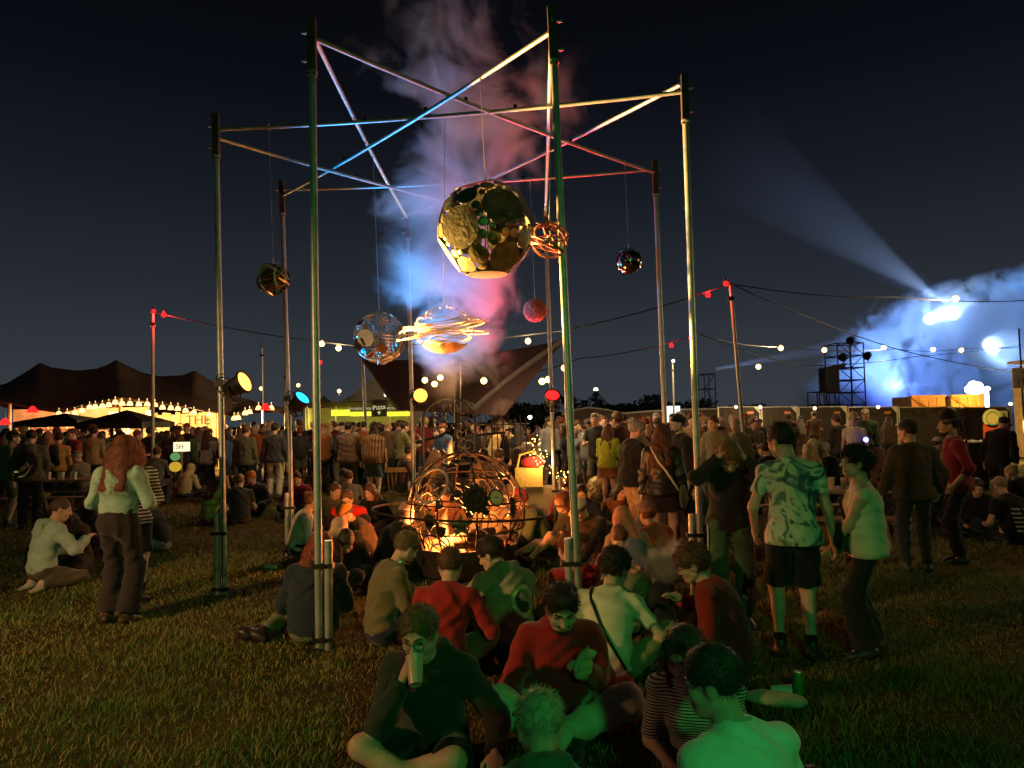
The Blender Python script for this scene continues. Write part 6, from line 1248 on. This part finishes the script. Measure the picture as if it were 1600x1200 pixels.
person('person in mustard top turned away at the picnic table',90,15.9,20,'stand',1.72,('shirt',(.36,.21,.06)),('trousers',BLK),('short',DKH),lod=1,group=g5,lean=10)
person('person in black beside the mustard top at the table',72,15.8,0,'stand',1.74,('jacket',BLK),('trousers',BLK),('long',(.24,.12,.06)),lod=1,group=g5,fem=True)
person('man in a tan jacket beyond the striped jumper',145,17.6,10,'stand',1.84,('jacket',(.30,.24,.13)),('trousers',CHAR),('short',DKH),lod=1,group=g5)
person('person in a tweed cap sitting at the picnic table',132,15.4,80,'bench',1.70,('jacket',(.13,.13,.09)),('trousers',CHAR),('short',GYH),hat='cap',hatcol=(.20,.20,.14),lod=1,group=g5)
person('man in dark body warmer sitting on the bench, back turned',242,16.0,10,'bench',1.74,('vest',(.08,.08,.07)),('trousers',CHAR),('short',BRH),lod=1,group=g5,under=(.05,.05,.06))
person('person in a cream hooded coat sitting on the grass by the lit sign',289,17.8,350,'cross',1.66,('hoodie',(.45,.38,.22)),('trousers',CHAR),None,hat='hoodup',lod=1,group=g5)
person('man in an olive jacket standing with his back to us behind the front left pole',382,16.5,352,'stand',1.80,('jacket',(.10,.09,.06)),('jeans',(.03,.04,.05)),('short',BRH),lod=1,group=g5,fat=1.2)
person('man in a dark jumper and white trousers, back turned',428,17.0,6,'stand',1.84,('sweater',(.04,.042,.05)),('trousers',(.62,.56,.42)),('short',DKH),lod=1,group=g5)
person('man in a dark red top sitting beside the rear left pole',466,14.0,190,'cross',1.76,('hoodie',(.22,.02,.03)),('trousers',CHAR),('short',DKH),lod=1,group=g5)
person('man in a dark T-shirt sitting sideways behind the red jacket',520,14.6,240,'knees',1.78,('tee',NAVY),('trousers',CHAR),('quiff',DKH),lod=1,group=g5)
person('man in a striped grey T-shirt sitting turned away behind the red jacket',546,13.4,20,'side',1.76,('tee',(.15,.14,.12)),('trousers',CHAR),('short',BRH),lod=1,group=g5)
person('man in a brown body warmer standing, back to us, facing the food stall',543,16.6,0,'stand',1.84,('vest',(.13,.08,.055)),('trousers',CHAR),('short',DKH),lod=1,group=g5,fat=1.2,under=(.02,.022,.03))
person('person in a wide dark hat, striped poncho, shorts and white socks',583,16.6,352,'stand',1.76,('poncho',(.3,.15,.08)),('shorts',(.06,.09,.10)),('long',DKH),hat='brim',hatcol=BLK,lod=1,group=g5,sock=(.6,.56,.46),sockh=.75,topmat=stripes('poncho_stripes',(.30,.15,.06),(.09,.04,.03),5,'X',.5,.6),shoe=(.5,.45,.35))
person('man with a quiff sitting on the wooden chair behind the fire pole',626,13.6,300,'bench',1.76,('jacket',(.06,.04,.035)),('trousers',CHAR),('quiff',DKH),hat='flat',hatcol=BLK,lod=1,group=g5)
person('man in an olive shirt standing sideways behind the wooden chair',628,17.5,300,'stand',1.82,('shirt',(.18,.17,.07)),('trousers',CHAR),('short',DKH),lod=1,group=g5,wr=[(.1,.36,1.15),(-.1,.34,1.1)])
# ---- right side around the table of cups
g6='people around the right-hand table'
for lab,px,Y,f,pz,tp,hr,ht,hcl in(
 ('person in a straw hat sitting behind the right-hand table',1256,12.2,200,'bench',('jacket',CHAR),('long',BLH),'brim',(.5,.42,.24)),
 ('blond long-haired person at the right-hand table',1272,11.6,10,'bench',('jacket',BLK),('long',BLH),None,None),
 ('grey-haired person in black at the right-hand table',1298,11.8,20,'bench',('hoodie',BLK),('short',GYH),None,None),
 ('long-haired person in dark coat leaning, between the table and the beanie man',1372,9.6,340,'bench',('jacket',(.02,.02,.024)),('long',(.10,.05,.03)),None,None),
 ('person sitting low behind the tie-dye man',1205,12.5,30,'bench',('hoodie',BLK),('short',DKH),None,None),
 ('man in a dark top drinking behind the brimmed hat',1448,13.5,250,'bench',('tee',(.2,.15,.1)),('short',BRH),'cap',(.5,.45,.35))):
    person(lab,px,Y,f,pz,1.72,tp,('trousers',CHAR),hr,lod=1,group=g6,hat=ht,hatcol=hcl or BLK,fem=hr[0]=='long')
person('broad person in dark clothes standing before the fence',1310,16.5,20,'stand',1.78,('jacket',(.05,.05,.045)),('trousers',CHAR),('short',BRH),lod=1,group=g6,fat=1.25)
person('person in a bucket hat and pale top with a small blue light',1334,16.0,150,'stand',1.78,('tee',(.5,.48,.33)),('shorts',OLIVE),('short',DKH),hat='brim',hatcol=(.40,.33,.16),lod=1,group=g6)
person('person in dark green with a pale cap before the fence',1352,18.0,160,'stand',1.92,('hoodie',(.06,.10,.05)),('trousers',CHAR),('short',DKH),hat='cap',hatcol=(.5,.47,.35),lod=1,group=g6)
o=MB().ball((0,0,0),.055,10,8).build('blue_light',emat('blue_led',(.12,.12,1),8)); o.location=at(1353,687,15.4); tag(o,'small blue light held before the fence','light')
# ---- seated beyond the fire, under the canopy
g7='people seated beyond the fire'
for lab,px,Y,f,tp,hr,fm in(
 ('hooded long-haired person behind the cage, at the left',672,12.0,340,('hoodie',(.10,.09,.09)),('long',(.28,.17,.10)),True),
 ('person beside the hooded one behind the cage',692,12.3,20,('jacket',CHAR),('short',BRH),False),
 ('man on the left of two sitting close behind the cage',757,12.4,10,('hoodie',(.11,.09,.08)),('short',DKH),False),
 ('man on the right of two sitting close behind the cage',776,12.2,350,('hoodie',(.13,.11,.10)),('short',BRH),False),
 ('blond long-haired woman in profile under the canopy',797,13.0,280,('jacket',CHAR),('long',BLH),True),
 ('dark-haired woman right of the blond woman',816,12.0,40,('jacket',BLK),('long',DKH),True),
 ('woman in a red and white top by the glowing basket',852,12.6,150,('jacket',(.35,.03,.04)),('bun',BRH),True),
 ('person in dark red sitting low by the glowing basket',888,11.3,20,('hoodie',(.36,.02,.03)),('short',RDH),False),
 ('person with an orange collar at the back table',816,15.5,200,('jacket',(.30,.10,.04)),('long',BLH),True),
 ('person in black bending at the back table',838,15.0,100,('jacket',BLK),('short',GYH),False)):
    person(lab,px,Y,f,'bench' if Y<13.5 and px<830 or Y>14 else 'cross',1.70,tp,('trousers',CHAR),hr,lod=1,group=g7,fem=fm)
for lab,px,Y,f,tp,hr,fm in(
 ('person in a dark hood left of the cage, behind the pink beanie',640,9.9,260,('hoodie',CHAR),('short',BRH),False),
 ('fair-haired person in a tan top just right of the cage, facing the fire',808,10.6,150,('sweater',(.30,.20,.11)),('bob',BLH),True),
 ('person in a navy top behind the long-haired woman',908,10.6,170,('hoodie',NAVY),('short',DKH),False),
 ('dark-haired person in rust behind the pale cap',955,10.8,200,('jacket',(.22,.08,.04)),('long',DKH),True),
 ('person in olive sitting behind the red-jacketed man',512,11.6,220,('jacket',OLIVE),('short',BRH),False),
 ('person in black sitting behind the orange beanie',590,11.4,160,('hoodie',BLK),('long',BRH),True),
 ('person in grey sitting beyond the pole left of the cage',660,11.0,190,('hoodie',GRY),('short',DKH),False),
 ('person in brown sitting between the right poles',1060,9.4,60,('jacket',BRN),('short',DKH),False),
 ('person in dark green sitting behind the holding-head person',1092,10.6,150,('hoodie',(.05,.09,.05)),('long',BRH),True)):
    person(lab,px,Y,f,'cross',1.70,tp,('trousers',CHAR),hr,lod=1,group=g2,fem=fm)
person('man in a pale yellow shirt leaning on the back table',766,16.8,280,'stand',1.76,('shirt',(.55,.36,.14)),('trousers',CHAR),('short',BRH),lod=1,group=g7,lean=18)
person('person in a sun hat and yellow top stooping under the canopy',812,18.0,90,'stand',1.72,('shirt',(.50,.40,.12)),('trousers',CHAR),('short',DKH),hat='brim',hatcol=(.5,.45,.3),lod=1,group=g7,lean=26)
# ---- crowd further back: a few built figures, copied with their own clothes
def crowd_proto(pose,h,fem,hst,ttype,btype,fat=1.0,**kw):
    s=h/1.75; J=skeleton(pose,s,fat,**kw); g={'tee':.012,'jacket':.028,'hoodie':.024}[ttype]; pr=[]
    pr+=torso_prims(J,g,1,breast=.9 if fem else 0)
    if pose=='stand': pr.append(ell(J['spine'][0]-J['up']*.05*s,V(.18,.135,.11)*s*fat,None,.05,1))
    for i in(0,1):
        if ttype=='tee': pr+=arm_prims(J,i,g,0,.7,1)+arm_prims(J,i,-.002,.7,2,0)
        else: pr+=arm_prims(J,i,g,0,1.98,1)
        pr+=hand_prims(J,i,fine=False)
        if btype=='shorts': pr+=leg_prims(J,i,.022,0,.9,2,flare=.02)+leg_prims(J,i,0,.9,2,0)
        else: pr+=leg_prims(J,i,.016,0,1.97,2,gx2=.022)
        pr+=foot_prims(J,i,.008,3)
    pr.append(cone(J['neck']-J['up']*.03,J['head']-J['H'][:,2]*.05,.056*s,.05*s,.03,0,0))
    v,q=grow(pr,.027,fold=.004,seed=len(pr)); parts=[(v,q,tags_of(v,q,pr))]
    hp,hsb=head_prims(J,True); v,q=grow(hp,.0155,hsb); parts.append((v,q,0))
    if hst=='beanie': v,q=grow([ell(J['head']+J['H']@V(0,-.014,.05),V(.09,.112,.098),J['H'].T,.03)],.016,clip=lambda G:-((G-J['head']-J['H'][:,2]*.035)@J['H'][:,2]))
    elif hst=='hat': v,q=grow([ell(J['head']+J['H']@V(0,-.012,.09),V(.088,.104,.075),J['H'].T,.03),ell(J['head']+J['H']@V(0,-.01,.062),V(.15,.16,.016),J['H'].T,.01)],.014)
    elif hst: a_,b_=hair_prims(J,hst); v,q=grow(a_,.015,b_,fold=.003)
    if hst: parts.append((v,q,4))
    tmp=quads_obj('person',parts,[skinmat('fair'),cloth(CHAR),cloth(BLK),cloth(BLK,'leather'),hairmat(DKH)]); me=tmp.data; bpy.data.objects.remove(tmp); return me
PR=[]
for i,(pose,h,fem,hst,tt,bt,kw) in enumerate((('stand',1.80,False,'short','jacket','trousers',{}),('stand',1.68,True,'long','jacket','trousers',dict(wr=[(.12,.3,1.1),(-.2,.1,.85)])),('stand',1.76,False,'crop','hoodie','trousers',dict(wr=[(.12,.3,1.12),(-.12,.3,1.05)])),('stand',1.84,False,'quiff','tee','trousers',dict(wr=[(.1,.34,1.15),(-.27,.05,.83)])),
   ('stand',1.65,True,'bob','hoodie','shorts',{}),('stand',1.78,False,'beanie','jacket','trousers',dict(wr=[(.15,.25,1.0),(-.15,.25,1.0)])),('stand',1.72,True,'bun','tee','shorts',dict(wr=[(.12,.3,1.1),(-.12,.3,1.1)])),('stand',1.82,False,'curly','hoodie','shorts',dict(twist=15)),('stand',1.74,False,'short','tee','shorts',dict(fat=1.2,wr=[(.1,.34,1.1),(-.27,.05,.83)])),('stand',1.70,True,'long','tee','trousers',dict(head=(30,0,0))),('stand',1.79,False,'short','jacket','trousers',dict(fat=1.18,head=(-30,6,0),wr=[(.15,.25,1.0),(-.27,.1,.85)])),
   ('stand',1.77,False,'short','jacket','trousers',dict(wr=[('H',(.06,.15,-.10)),(-.27,.05,.83)])),('stand',1.75,False,'hat','jacket','trousers',dict(wr=[(.12,.3,1.1),(-.12,.3,1.05)])),('stand',1.69,True,'long','tee','shorts',dict(wr=[('H',(.10,.32,.02)),('H',(-.10,.32,.0))])),('stand',1.80,False,'hat','tee','shorts',dict(twist=-20,fat=1.15)),
   ('bench',1.74,False,'short','hoodie','trousers',{}),('bench',1.68,True,'long','jacket','trousers',{}))):
    fat=kw.pop('fat',1.0); PR.append((crowd_proto(pose,h,fem,hst,tt,bt,fat,**kw),pose,dict(hat='brimmed hat',beanie='beanie',short='short hair',long='long hair',crop='cropped hair',quiff='swept-up hair',bob='bobbed hair',bun='tied-up hair',curly='curly hair')[hst],dict(jacket='jacket',hoodie='hooded top',tee='T-shirt')[tt]))
WTS=np.array([6,6,4,3,4,2.5,3,1.2,.8,1.5,2,3,.8,1.2]); TC=dict(black=BLK,charcoal=CHAR,navy=NAVY,olive=OLIVE,brown=BRN,maroon=(.16,.015,.02),grey=GRY,tan=(.30,.22,.12),cream=(.50,.44,.32),rust=(.28,.09,.03),green=(.05,.10,.04),blue=(.06,.10,.20),white=(.6,.58,.52),mustard=(.34,.21,.05))
HC=[DKH,DKH,BRH,BRH,BLH,RDH,GYH]; used=[(o.location.x,o.location.y) for o in ALLP]; rg=np.random.default_rng(77); CR=[]
zones=[('before the bar canopies',-20,235,17.5,25.5,40),('by the plank wall',235,440,18.5,26,38),('queueing at the food stall',440,650,18,25,40),('behind the small fire',645,728,17,25,14),('under the sail canopy',725,880,17,26,30),('before the wavy hoarding',880,1060,14.5,27,52),('near the rear masts',1060,1190,15,27,22),('by the long fence',1195,1560,21,28,7)]
cn=list(TC)
for zn,x0,x1,y0,y1,cnt in zones:
    k=0; tries=0
    while k<cnt and tries<2500:
        tries+=1; Y=rg.uniform(y0,y1); px=rg.uniform(x0,x1); p=at(px,655,Y)
        if any((p[0]-a)**2+(p[1]-b)**2<.42**2 for a,b in used): continue
        used.append((p[0],p[1])); k+=1; me,pose,hn_,tn=PR[int(rg.integers(0,15 if rg.uniform()<.93 else 17))]
        o=bpy.data.objects.new('person',me); COL.objects.link(o); o.location=(p[0],p[1],0); sc=rg.uniform(.91,1.07); o.scale=(sc,sc,sc)
        fav=rg.choice([0,0,180,rg.uniform(0,360)]) if 'queue' not in zn and 'bar' not in zn else rg.normal(0,50); o.rotation_euler=(0,0,math.radians(fav+rg.normal(0,30)))
        ci=cn[int(rg.choice(len(cn),p=WTS/WTS.sum()))]
        for si,mt in((1,cloth(TC[ci])),(2,cloth([BLK,NAVY,CHAR,(.16,.14,.10),(.05,.07,.12)][int(rg.integers(0,5))])),(4,hairmat(HC[int(rg.integers(0,7))]) if 'ha' in hn_ and hn_!='brimmed hat' else cloth([BLK,(.25,.06,.03),GRY][int(rg.integers(0,3))],'knit')),(0,skinmat(['fair','pink','tan','brown','fair'][int(rg.integers(0,5))]))):
            o.material_slots[si].link='OBJECT'; o.material_slots[si].material=mt
        CR.append((o,'person in a %s %s with %s %s'%(ci,tn,hn_,zn),px,Y,zn)); tag(o,None,'person','crowd '+zn)
by={}
for c in CR: by.setdefault(c[1],[]).append(c)
ordn=['leftmost','second from left','third from left','fourth from left','fifth from left','sixth from left','seventh from left']
for lb,cs in by.items():
    cs.sort(key=lambda c:c[2])
    for i,c in enumerate(cs): c[0]['label']=lb if len(cs)==1 else lb+', '+(ordn[i] if i<len(cs)-1 else 'rightmost')
# ================================================================ tables, cups, bags and small things
def picnic(label,c,rz,top=1.5):
    rt=root('picnic_table',label,'table','wooden tables'); 
    for k in range(5): MB().box((0,-.30+.15*k,.74),(top,.14,.035)).build('table_plank',WOOD,rt)
    for s in(-1,1):
        MB().box((0,s*.68,.44),(top,.24,.035)).build('bench_plank',WOOD,rt)
        for e in(-1,1): MB().tube([(e*top*.38,s*.58,0),(e*top*.38,s*.22,.72)],.04,4).build('leg',WOOD,rt)
    for e in(-1,1): MB().box((e*top*.38,0,.40),(.05,1.5,.07)).box((e*top*.38,0,.69),(.05,.7,.06)).build('cross_bearer',WOOD,rt)
    rt.location=c; rt.rotation_euler=(0,0,rz); return rt
t1=at(112,700,14.6); picnic('picnic table with drinks behind the teal sweater',(t1[0],14.6,0),.06,2.0)
for i,(dx,dy,col,beer,lab) in enumerate(((.20,-.12,(.7,.68,.6),(.45,.25,.04),'full beer cup beside the can on the left table'),(.10,-.06,(.45,.47,.45),None,'grey can-like cup on the left table'),(.33,.02,(.72,.7,.6),(.4,.24,.05),'half-full cup at the middle of the left table'),(-.18,.05,(.7,.7,.62),None,'empty stemmed cup on the left table'),(.44,-.10,(.5,.5,.48),None,'short grey cup near the right end of the left table'))): cup(lab,(t1[0]+dx-.25,14.5+dy,.76),beer=beer,col=col,group='drinks on the left table')
t2=at(1292,740,9.9); picnic('dark table crowded with cups between the tie-dye man and the vest top',(t2[0],9.9,0),-.1,1.5)
for i in range(9): cup('pale plastic cup on the right-hand table, %s from the left'%['first','second','third','fourth','fifth','sixth','seventh','eighth','last'][i],(t2[0]-.55+.13*i,9.9-.18+.09*((i*7)%4),.76),col=(.62,.6,.5),beer=(.4,.3,.1) if i%3==0 else None,group='cups on the right table')
# things on the near grass
def can(label,c,tilt,col):
    d=norm(tilt); rt=root('drinks_can',label,'can','cans on the grass'); MB().lathe(V(0,0,0),[(.024,0),(.033,.008),(.033,.135),(.027,.15)],18,d).build('body',pmat('can_%s'%label[:5],col,.35,.4,.2,30),rt,True); MB().lathe(d*.15,[(.027,0),(.027,.004),(.022,.002)],16,d).build('lid',STEEL,rt,True); rt.location=c
can('green drinks can standing on the grass right of the bottom man',gnd(1248,1087),(0,0,1),(.05,.32,.06))
can('crushed green can lying beside the knees left of the front pole',gnd(412,892)+V(0,0,.033),(1,.2,0),(.05,.25,.08))
cup('white paper cup lying on its side by the green can',gnd(1220,1090)+V(-.06,0,.045),(1,-.25,.02),.12,.032,.044,(.70,.68,.58),group='cups on the grass')
cup('upright clear cup in the ring by the front left pole',gnd(537,903),(0,0,1),.12,.03,.04,(.6,.5,.4),(.4,.25,.05),group='cups on the grass')
v,q=grow([ell((0,0,.10),(.20,.13,.12),None,.05),ell((.10,.05,.16),(.10,.10,.10),None,.05),cone((-.12,-.05,.05),(.02,-.08,.20),.06,.05,.05)],.012,fold=.008,clip=lambda G:.004-G[...,2]); bagp=gnd(962,1135)
o=quads_obj('red_bag',[(v,q,0)],[pmat('red_nylon',(.55,.035,.02),.5,0,.2,8,.3,40)]); o.location=bagp; o.rotation_euler=(0,0,.5); tag(o,'red and black rucksack on the grass beside the bearded man','bag')
MB().tube([(-.15,-.06,.10),(-.05,-.125,.2),(.08,-.06,.245),(.16,.05,.2)],.013,5).tube([(-.1,.02,.19),(.02,-.05,.235),(.15,-.06,.14)],.012,5).build('strap',BLACK,o)
v,q=grow([ell((0,0,.035),(.17,.08,.045),None,.04),ell((.13,.02,.03),(.08,.07,.035),None,.03)],.01,fold=.006,clip=lambda G:.003-G[...,2]); o=quads_obj('folded_jacket',[(v,q,0)],[cloth((.42,.38,.28))]); o.location=gnd(1205,1100); o.rotation_euler=(0,0,-.4); tag(o,'pale folded jacket on the grass behind the bottom right man','jacket')
# wooden chair behind the fire pole
c=at(628,760,13.9); rt=root('wooden_chair','spindle-back wooden chair by the pole behind the fire','chair'); b=V(c[0],13.7,0)
MB().box(b+V(0,0,.44),(.44,.42,.04)).build('seat',WOOD,rt)
for sx in(-1,1):
    for sy in(-1,1): MB().tube([b+V(sx*.22,sy*.2,0),b+V(sx*.16,sy*.15,.43)],.018,6).build('leg',WOOD,rt)
for k in range(6): MB().tube([b+V(-.18+.072*k,-.19,.46),b+V(-.20+.08*k,-.25,.86)],.009,5).build('spindle',WOOD,rt)
MB().box(b+V(0,-.255,.89),(.50,.03,.09)).build('top_rail',WOOD,rt); settle(rt,b)
# basket cart wound with fairy lights
c=at(834,755,11.6); b=V(c[0],11.6,0); rt=root('lit_basket','yellow wicker basket wound with glowing fairy lights','basket'); WK=pmat('wicker',(.48,.30,.09),.7,0,.3,30,.8,60)
MB().box(b+V(-.08,0,.86),(.44,.34,.30)).build('basket',WK,rt)
for s in(-1,1): MB().tube([b+V(-.28,s*.14,.95),b+V(-.22,s*.05,1.22),b+V(0,0,1.28),b+V(.10,s*.05,1.18),b+V(.12,s*.14,.95)],.018,5).build('handle',WK,rt)
MB().box(b+V(0,.1,.35),(.7,.4,.7)).build('stand',WOOD,rt); fp=[]; rgf=np.random.default_rng(6); FL=[emat('fairy_gold',(1,.58,.10),4),emat('fairy_white',(1,.75,.25),4)]
for i in range(64):
    u=i/63; p=b+V(-.10+.55*u+.10*math.sin(9*u)+rgf.normal(0,.05),-.16+rgf.normal(0,.07),1.32-.62*u**2+.16*math.sin(14*u)+rgf.normal(0,.04)); fp.append(p)
    MB().ball(p,.009 if i%3 else .013,6,5).build('fairy_light',FL[i%2],rt)
MB().tube(fp,.003,4).build('wire',CABLE,rt); v,q=grow([ell(b+V(.0,-.05,1.10),(.2,.12,.10),None,.05)],.03); quads_obj('red_cloth',[(v,q,0)],[cloth((.40,.02,.03))],rt); settle(rt,b)
lamp('POINT',b+V(.1,-.35,1.15),26,(1,.62,.18),.12,name='fairy_glow')
# lit lantern sign and low lights by the left crowd
c=at(284,698,18.5); rt=root('lit_lantern','small white lit lantern box among the left crowd','lantern'); MB().box(c,(.34,.2,.24)).build('box_light',emat('lantern_white',(1,.86,.5),1.0),rt); lettering('SH',.17,c+V(0,-.11,0),V(1,0,0),V(0,0,1),pmat('sign_green',(.08,.2,.05),.6),rt); MB().tube([c-V(0,0,.12),V(c[0],18.5,0)],.03,6).build('post',WOOD,rt); settle(rt,V(c[0],18.5,0))
c=at(274,722,18.2); rt=root('toy_lantern','green and yellow glowing lantern on the grass','lantern'); MB().ball(c+V(0,0,.14),.12,14,10,(1,1,.9)).build('green_top',emat('lantern_green',(.30,.75,.25),.28),rt,True); MB().ball(c+V(0,0,-.12),.15,14,10,(1,1,.85)).build('yellow_base',emat('lantern_yellow',(1,.62,.05),.42),rt,True); MB().tube([V(c[0],18.2,0),c-V(0,0,.1)],.03,6).build('post',WOOD,rt); settle(rt,V(c[0],18.2,0))
c=at(1052,648,32.5); rt=root('white_tent_light','bright white lit doorway panel behind the crowd','light panel'); MB().box(c,(.62,.05,.8)).build('glowing_panel',emat('door_white',(.8,.95,.95),1.1),rt); MB().tube([V(c[0]-.33,32.55,0),c+V(-.33,.05,.4)],.03,6).build('post',POST,rt); settle(rt,V(c[0],32.5,0))
# black bin
c=at(1521,690,16.5); b=V(c[0],16.5,0); rt=root('waste_bin','black waste bin heaped with rubbish near the right edge','bin'); MB().lathe(b,[(.26,0),(.32,1.0),(.34,1.02),(.34,1.06),(.31,1.06),(.30,.95)],20).build('barrel',BLACK,rt,True)
for i in range(6): MB().ball(b+V(.18*math.cos(i*1.1),.18*math.sin(i*1.1),1.06),.10,7,5,(1,.9,.6)).build('rubbish',pmat('pale_rubbish',(.5,.48,.42),.7,0,.3),rt)
settle(rt,b)
# crumpled foil blanket on the grass, right of the fire
v,q=grow([ell((0,0,.25),(.22,.2,.30),None,.1),ell((-.35,0,.1),(.3,.2,.12),None,.1)],.03,fold=.03,foldf=1.2,clip=lambda G:.004-G[...,2]); o=quads_obj('foil_blanket',[(v,q,0)],[pmat('gold_foil',(.55,.42,.2),.3,.8,.4,8,.8,20)]); p=at(930,700,15.2); o.location=(p[0],15.2,0); tag(o,'crumpled foil blanket in a heap on the lawn by the lime top','blanket')
# vapour by the red jacket
def puff(M,x,y,z):
    r=M('SQRT',M('ADD',M('ADD',M('MULTIPLY',M('MULTIPLY',x,x),1.0),M('MULTIPLY',M('MULTIPLY',y,y),3.0)),M('MULTIPLY',M('MULTIPLY',z,z),1.6)))
    return M('MINIMUM',M('MAXIMUM',M('MULTIPLY',M('SUBTRACT',.30,r),4.5),0.0),1.0)
pc=at(1050,872,5.35); volume('smoke','pale vapour cloud breathed out beside the red jacket',(-.32,-.2,-.24),(.32,.2,.26),puff,16,(.92,.86,.8),6.0,6,.49,gain=8.0,step=.3,loc=tuple(pc))
# ================================================================ floodlights on the pole behind the viewer
def flood(label,c,target,col,w,ang):
    rt=root('floodlight',label,'lamp','floodlights on poles'); d=norm(np.asarray(target)-c); MB().box(c-d*.08,(.28,.20,.14),[np.cross(d,frame(d)[0]),frame(d)[0],d]).build('housing',BLACK,rt); MB().disc(c,.10,d,.006,18).build('lens',emat('flood_'+label[:5],col,6),rt); MB().tube([V(c[0],c[1]-.15,0),c-d*.15],.035,8).build('pole',STEEL,rt)
    lo=lamp('SPOT',c+d*.03,w,col,.12,target,ang,.7,name='flood_light'); lo.parent=rt; settle(rt,V(c[0],c[1],0)); lo.location=Vector(c+d*.03)-Vector((c[0],c[1],0))
flood('green floodlight on a pole behind the viewer',V(1.5,-2.2,3.3),(-.3,4.6,.2),(.06,1,.17),200,100)
flood('amber floodlight on a pole left of the viewer',V(-7.5,1.0,3.6),(-3.2,5.6,.0),(1,.56,.22),1350,64)
flood('amber floodlight on a mast right of the field',V(9.5,7.5,4.2),(2.5,8.5,.6),(1,.60,.24),170,95)
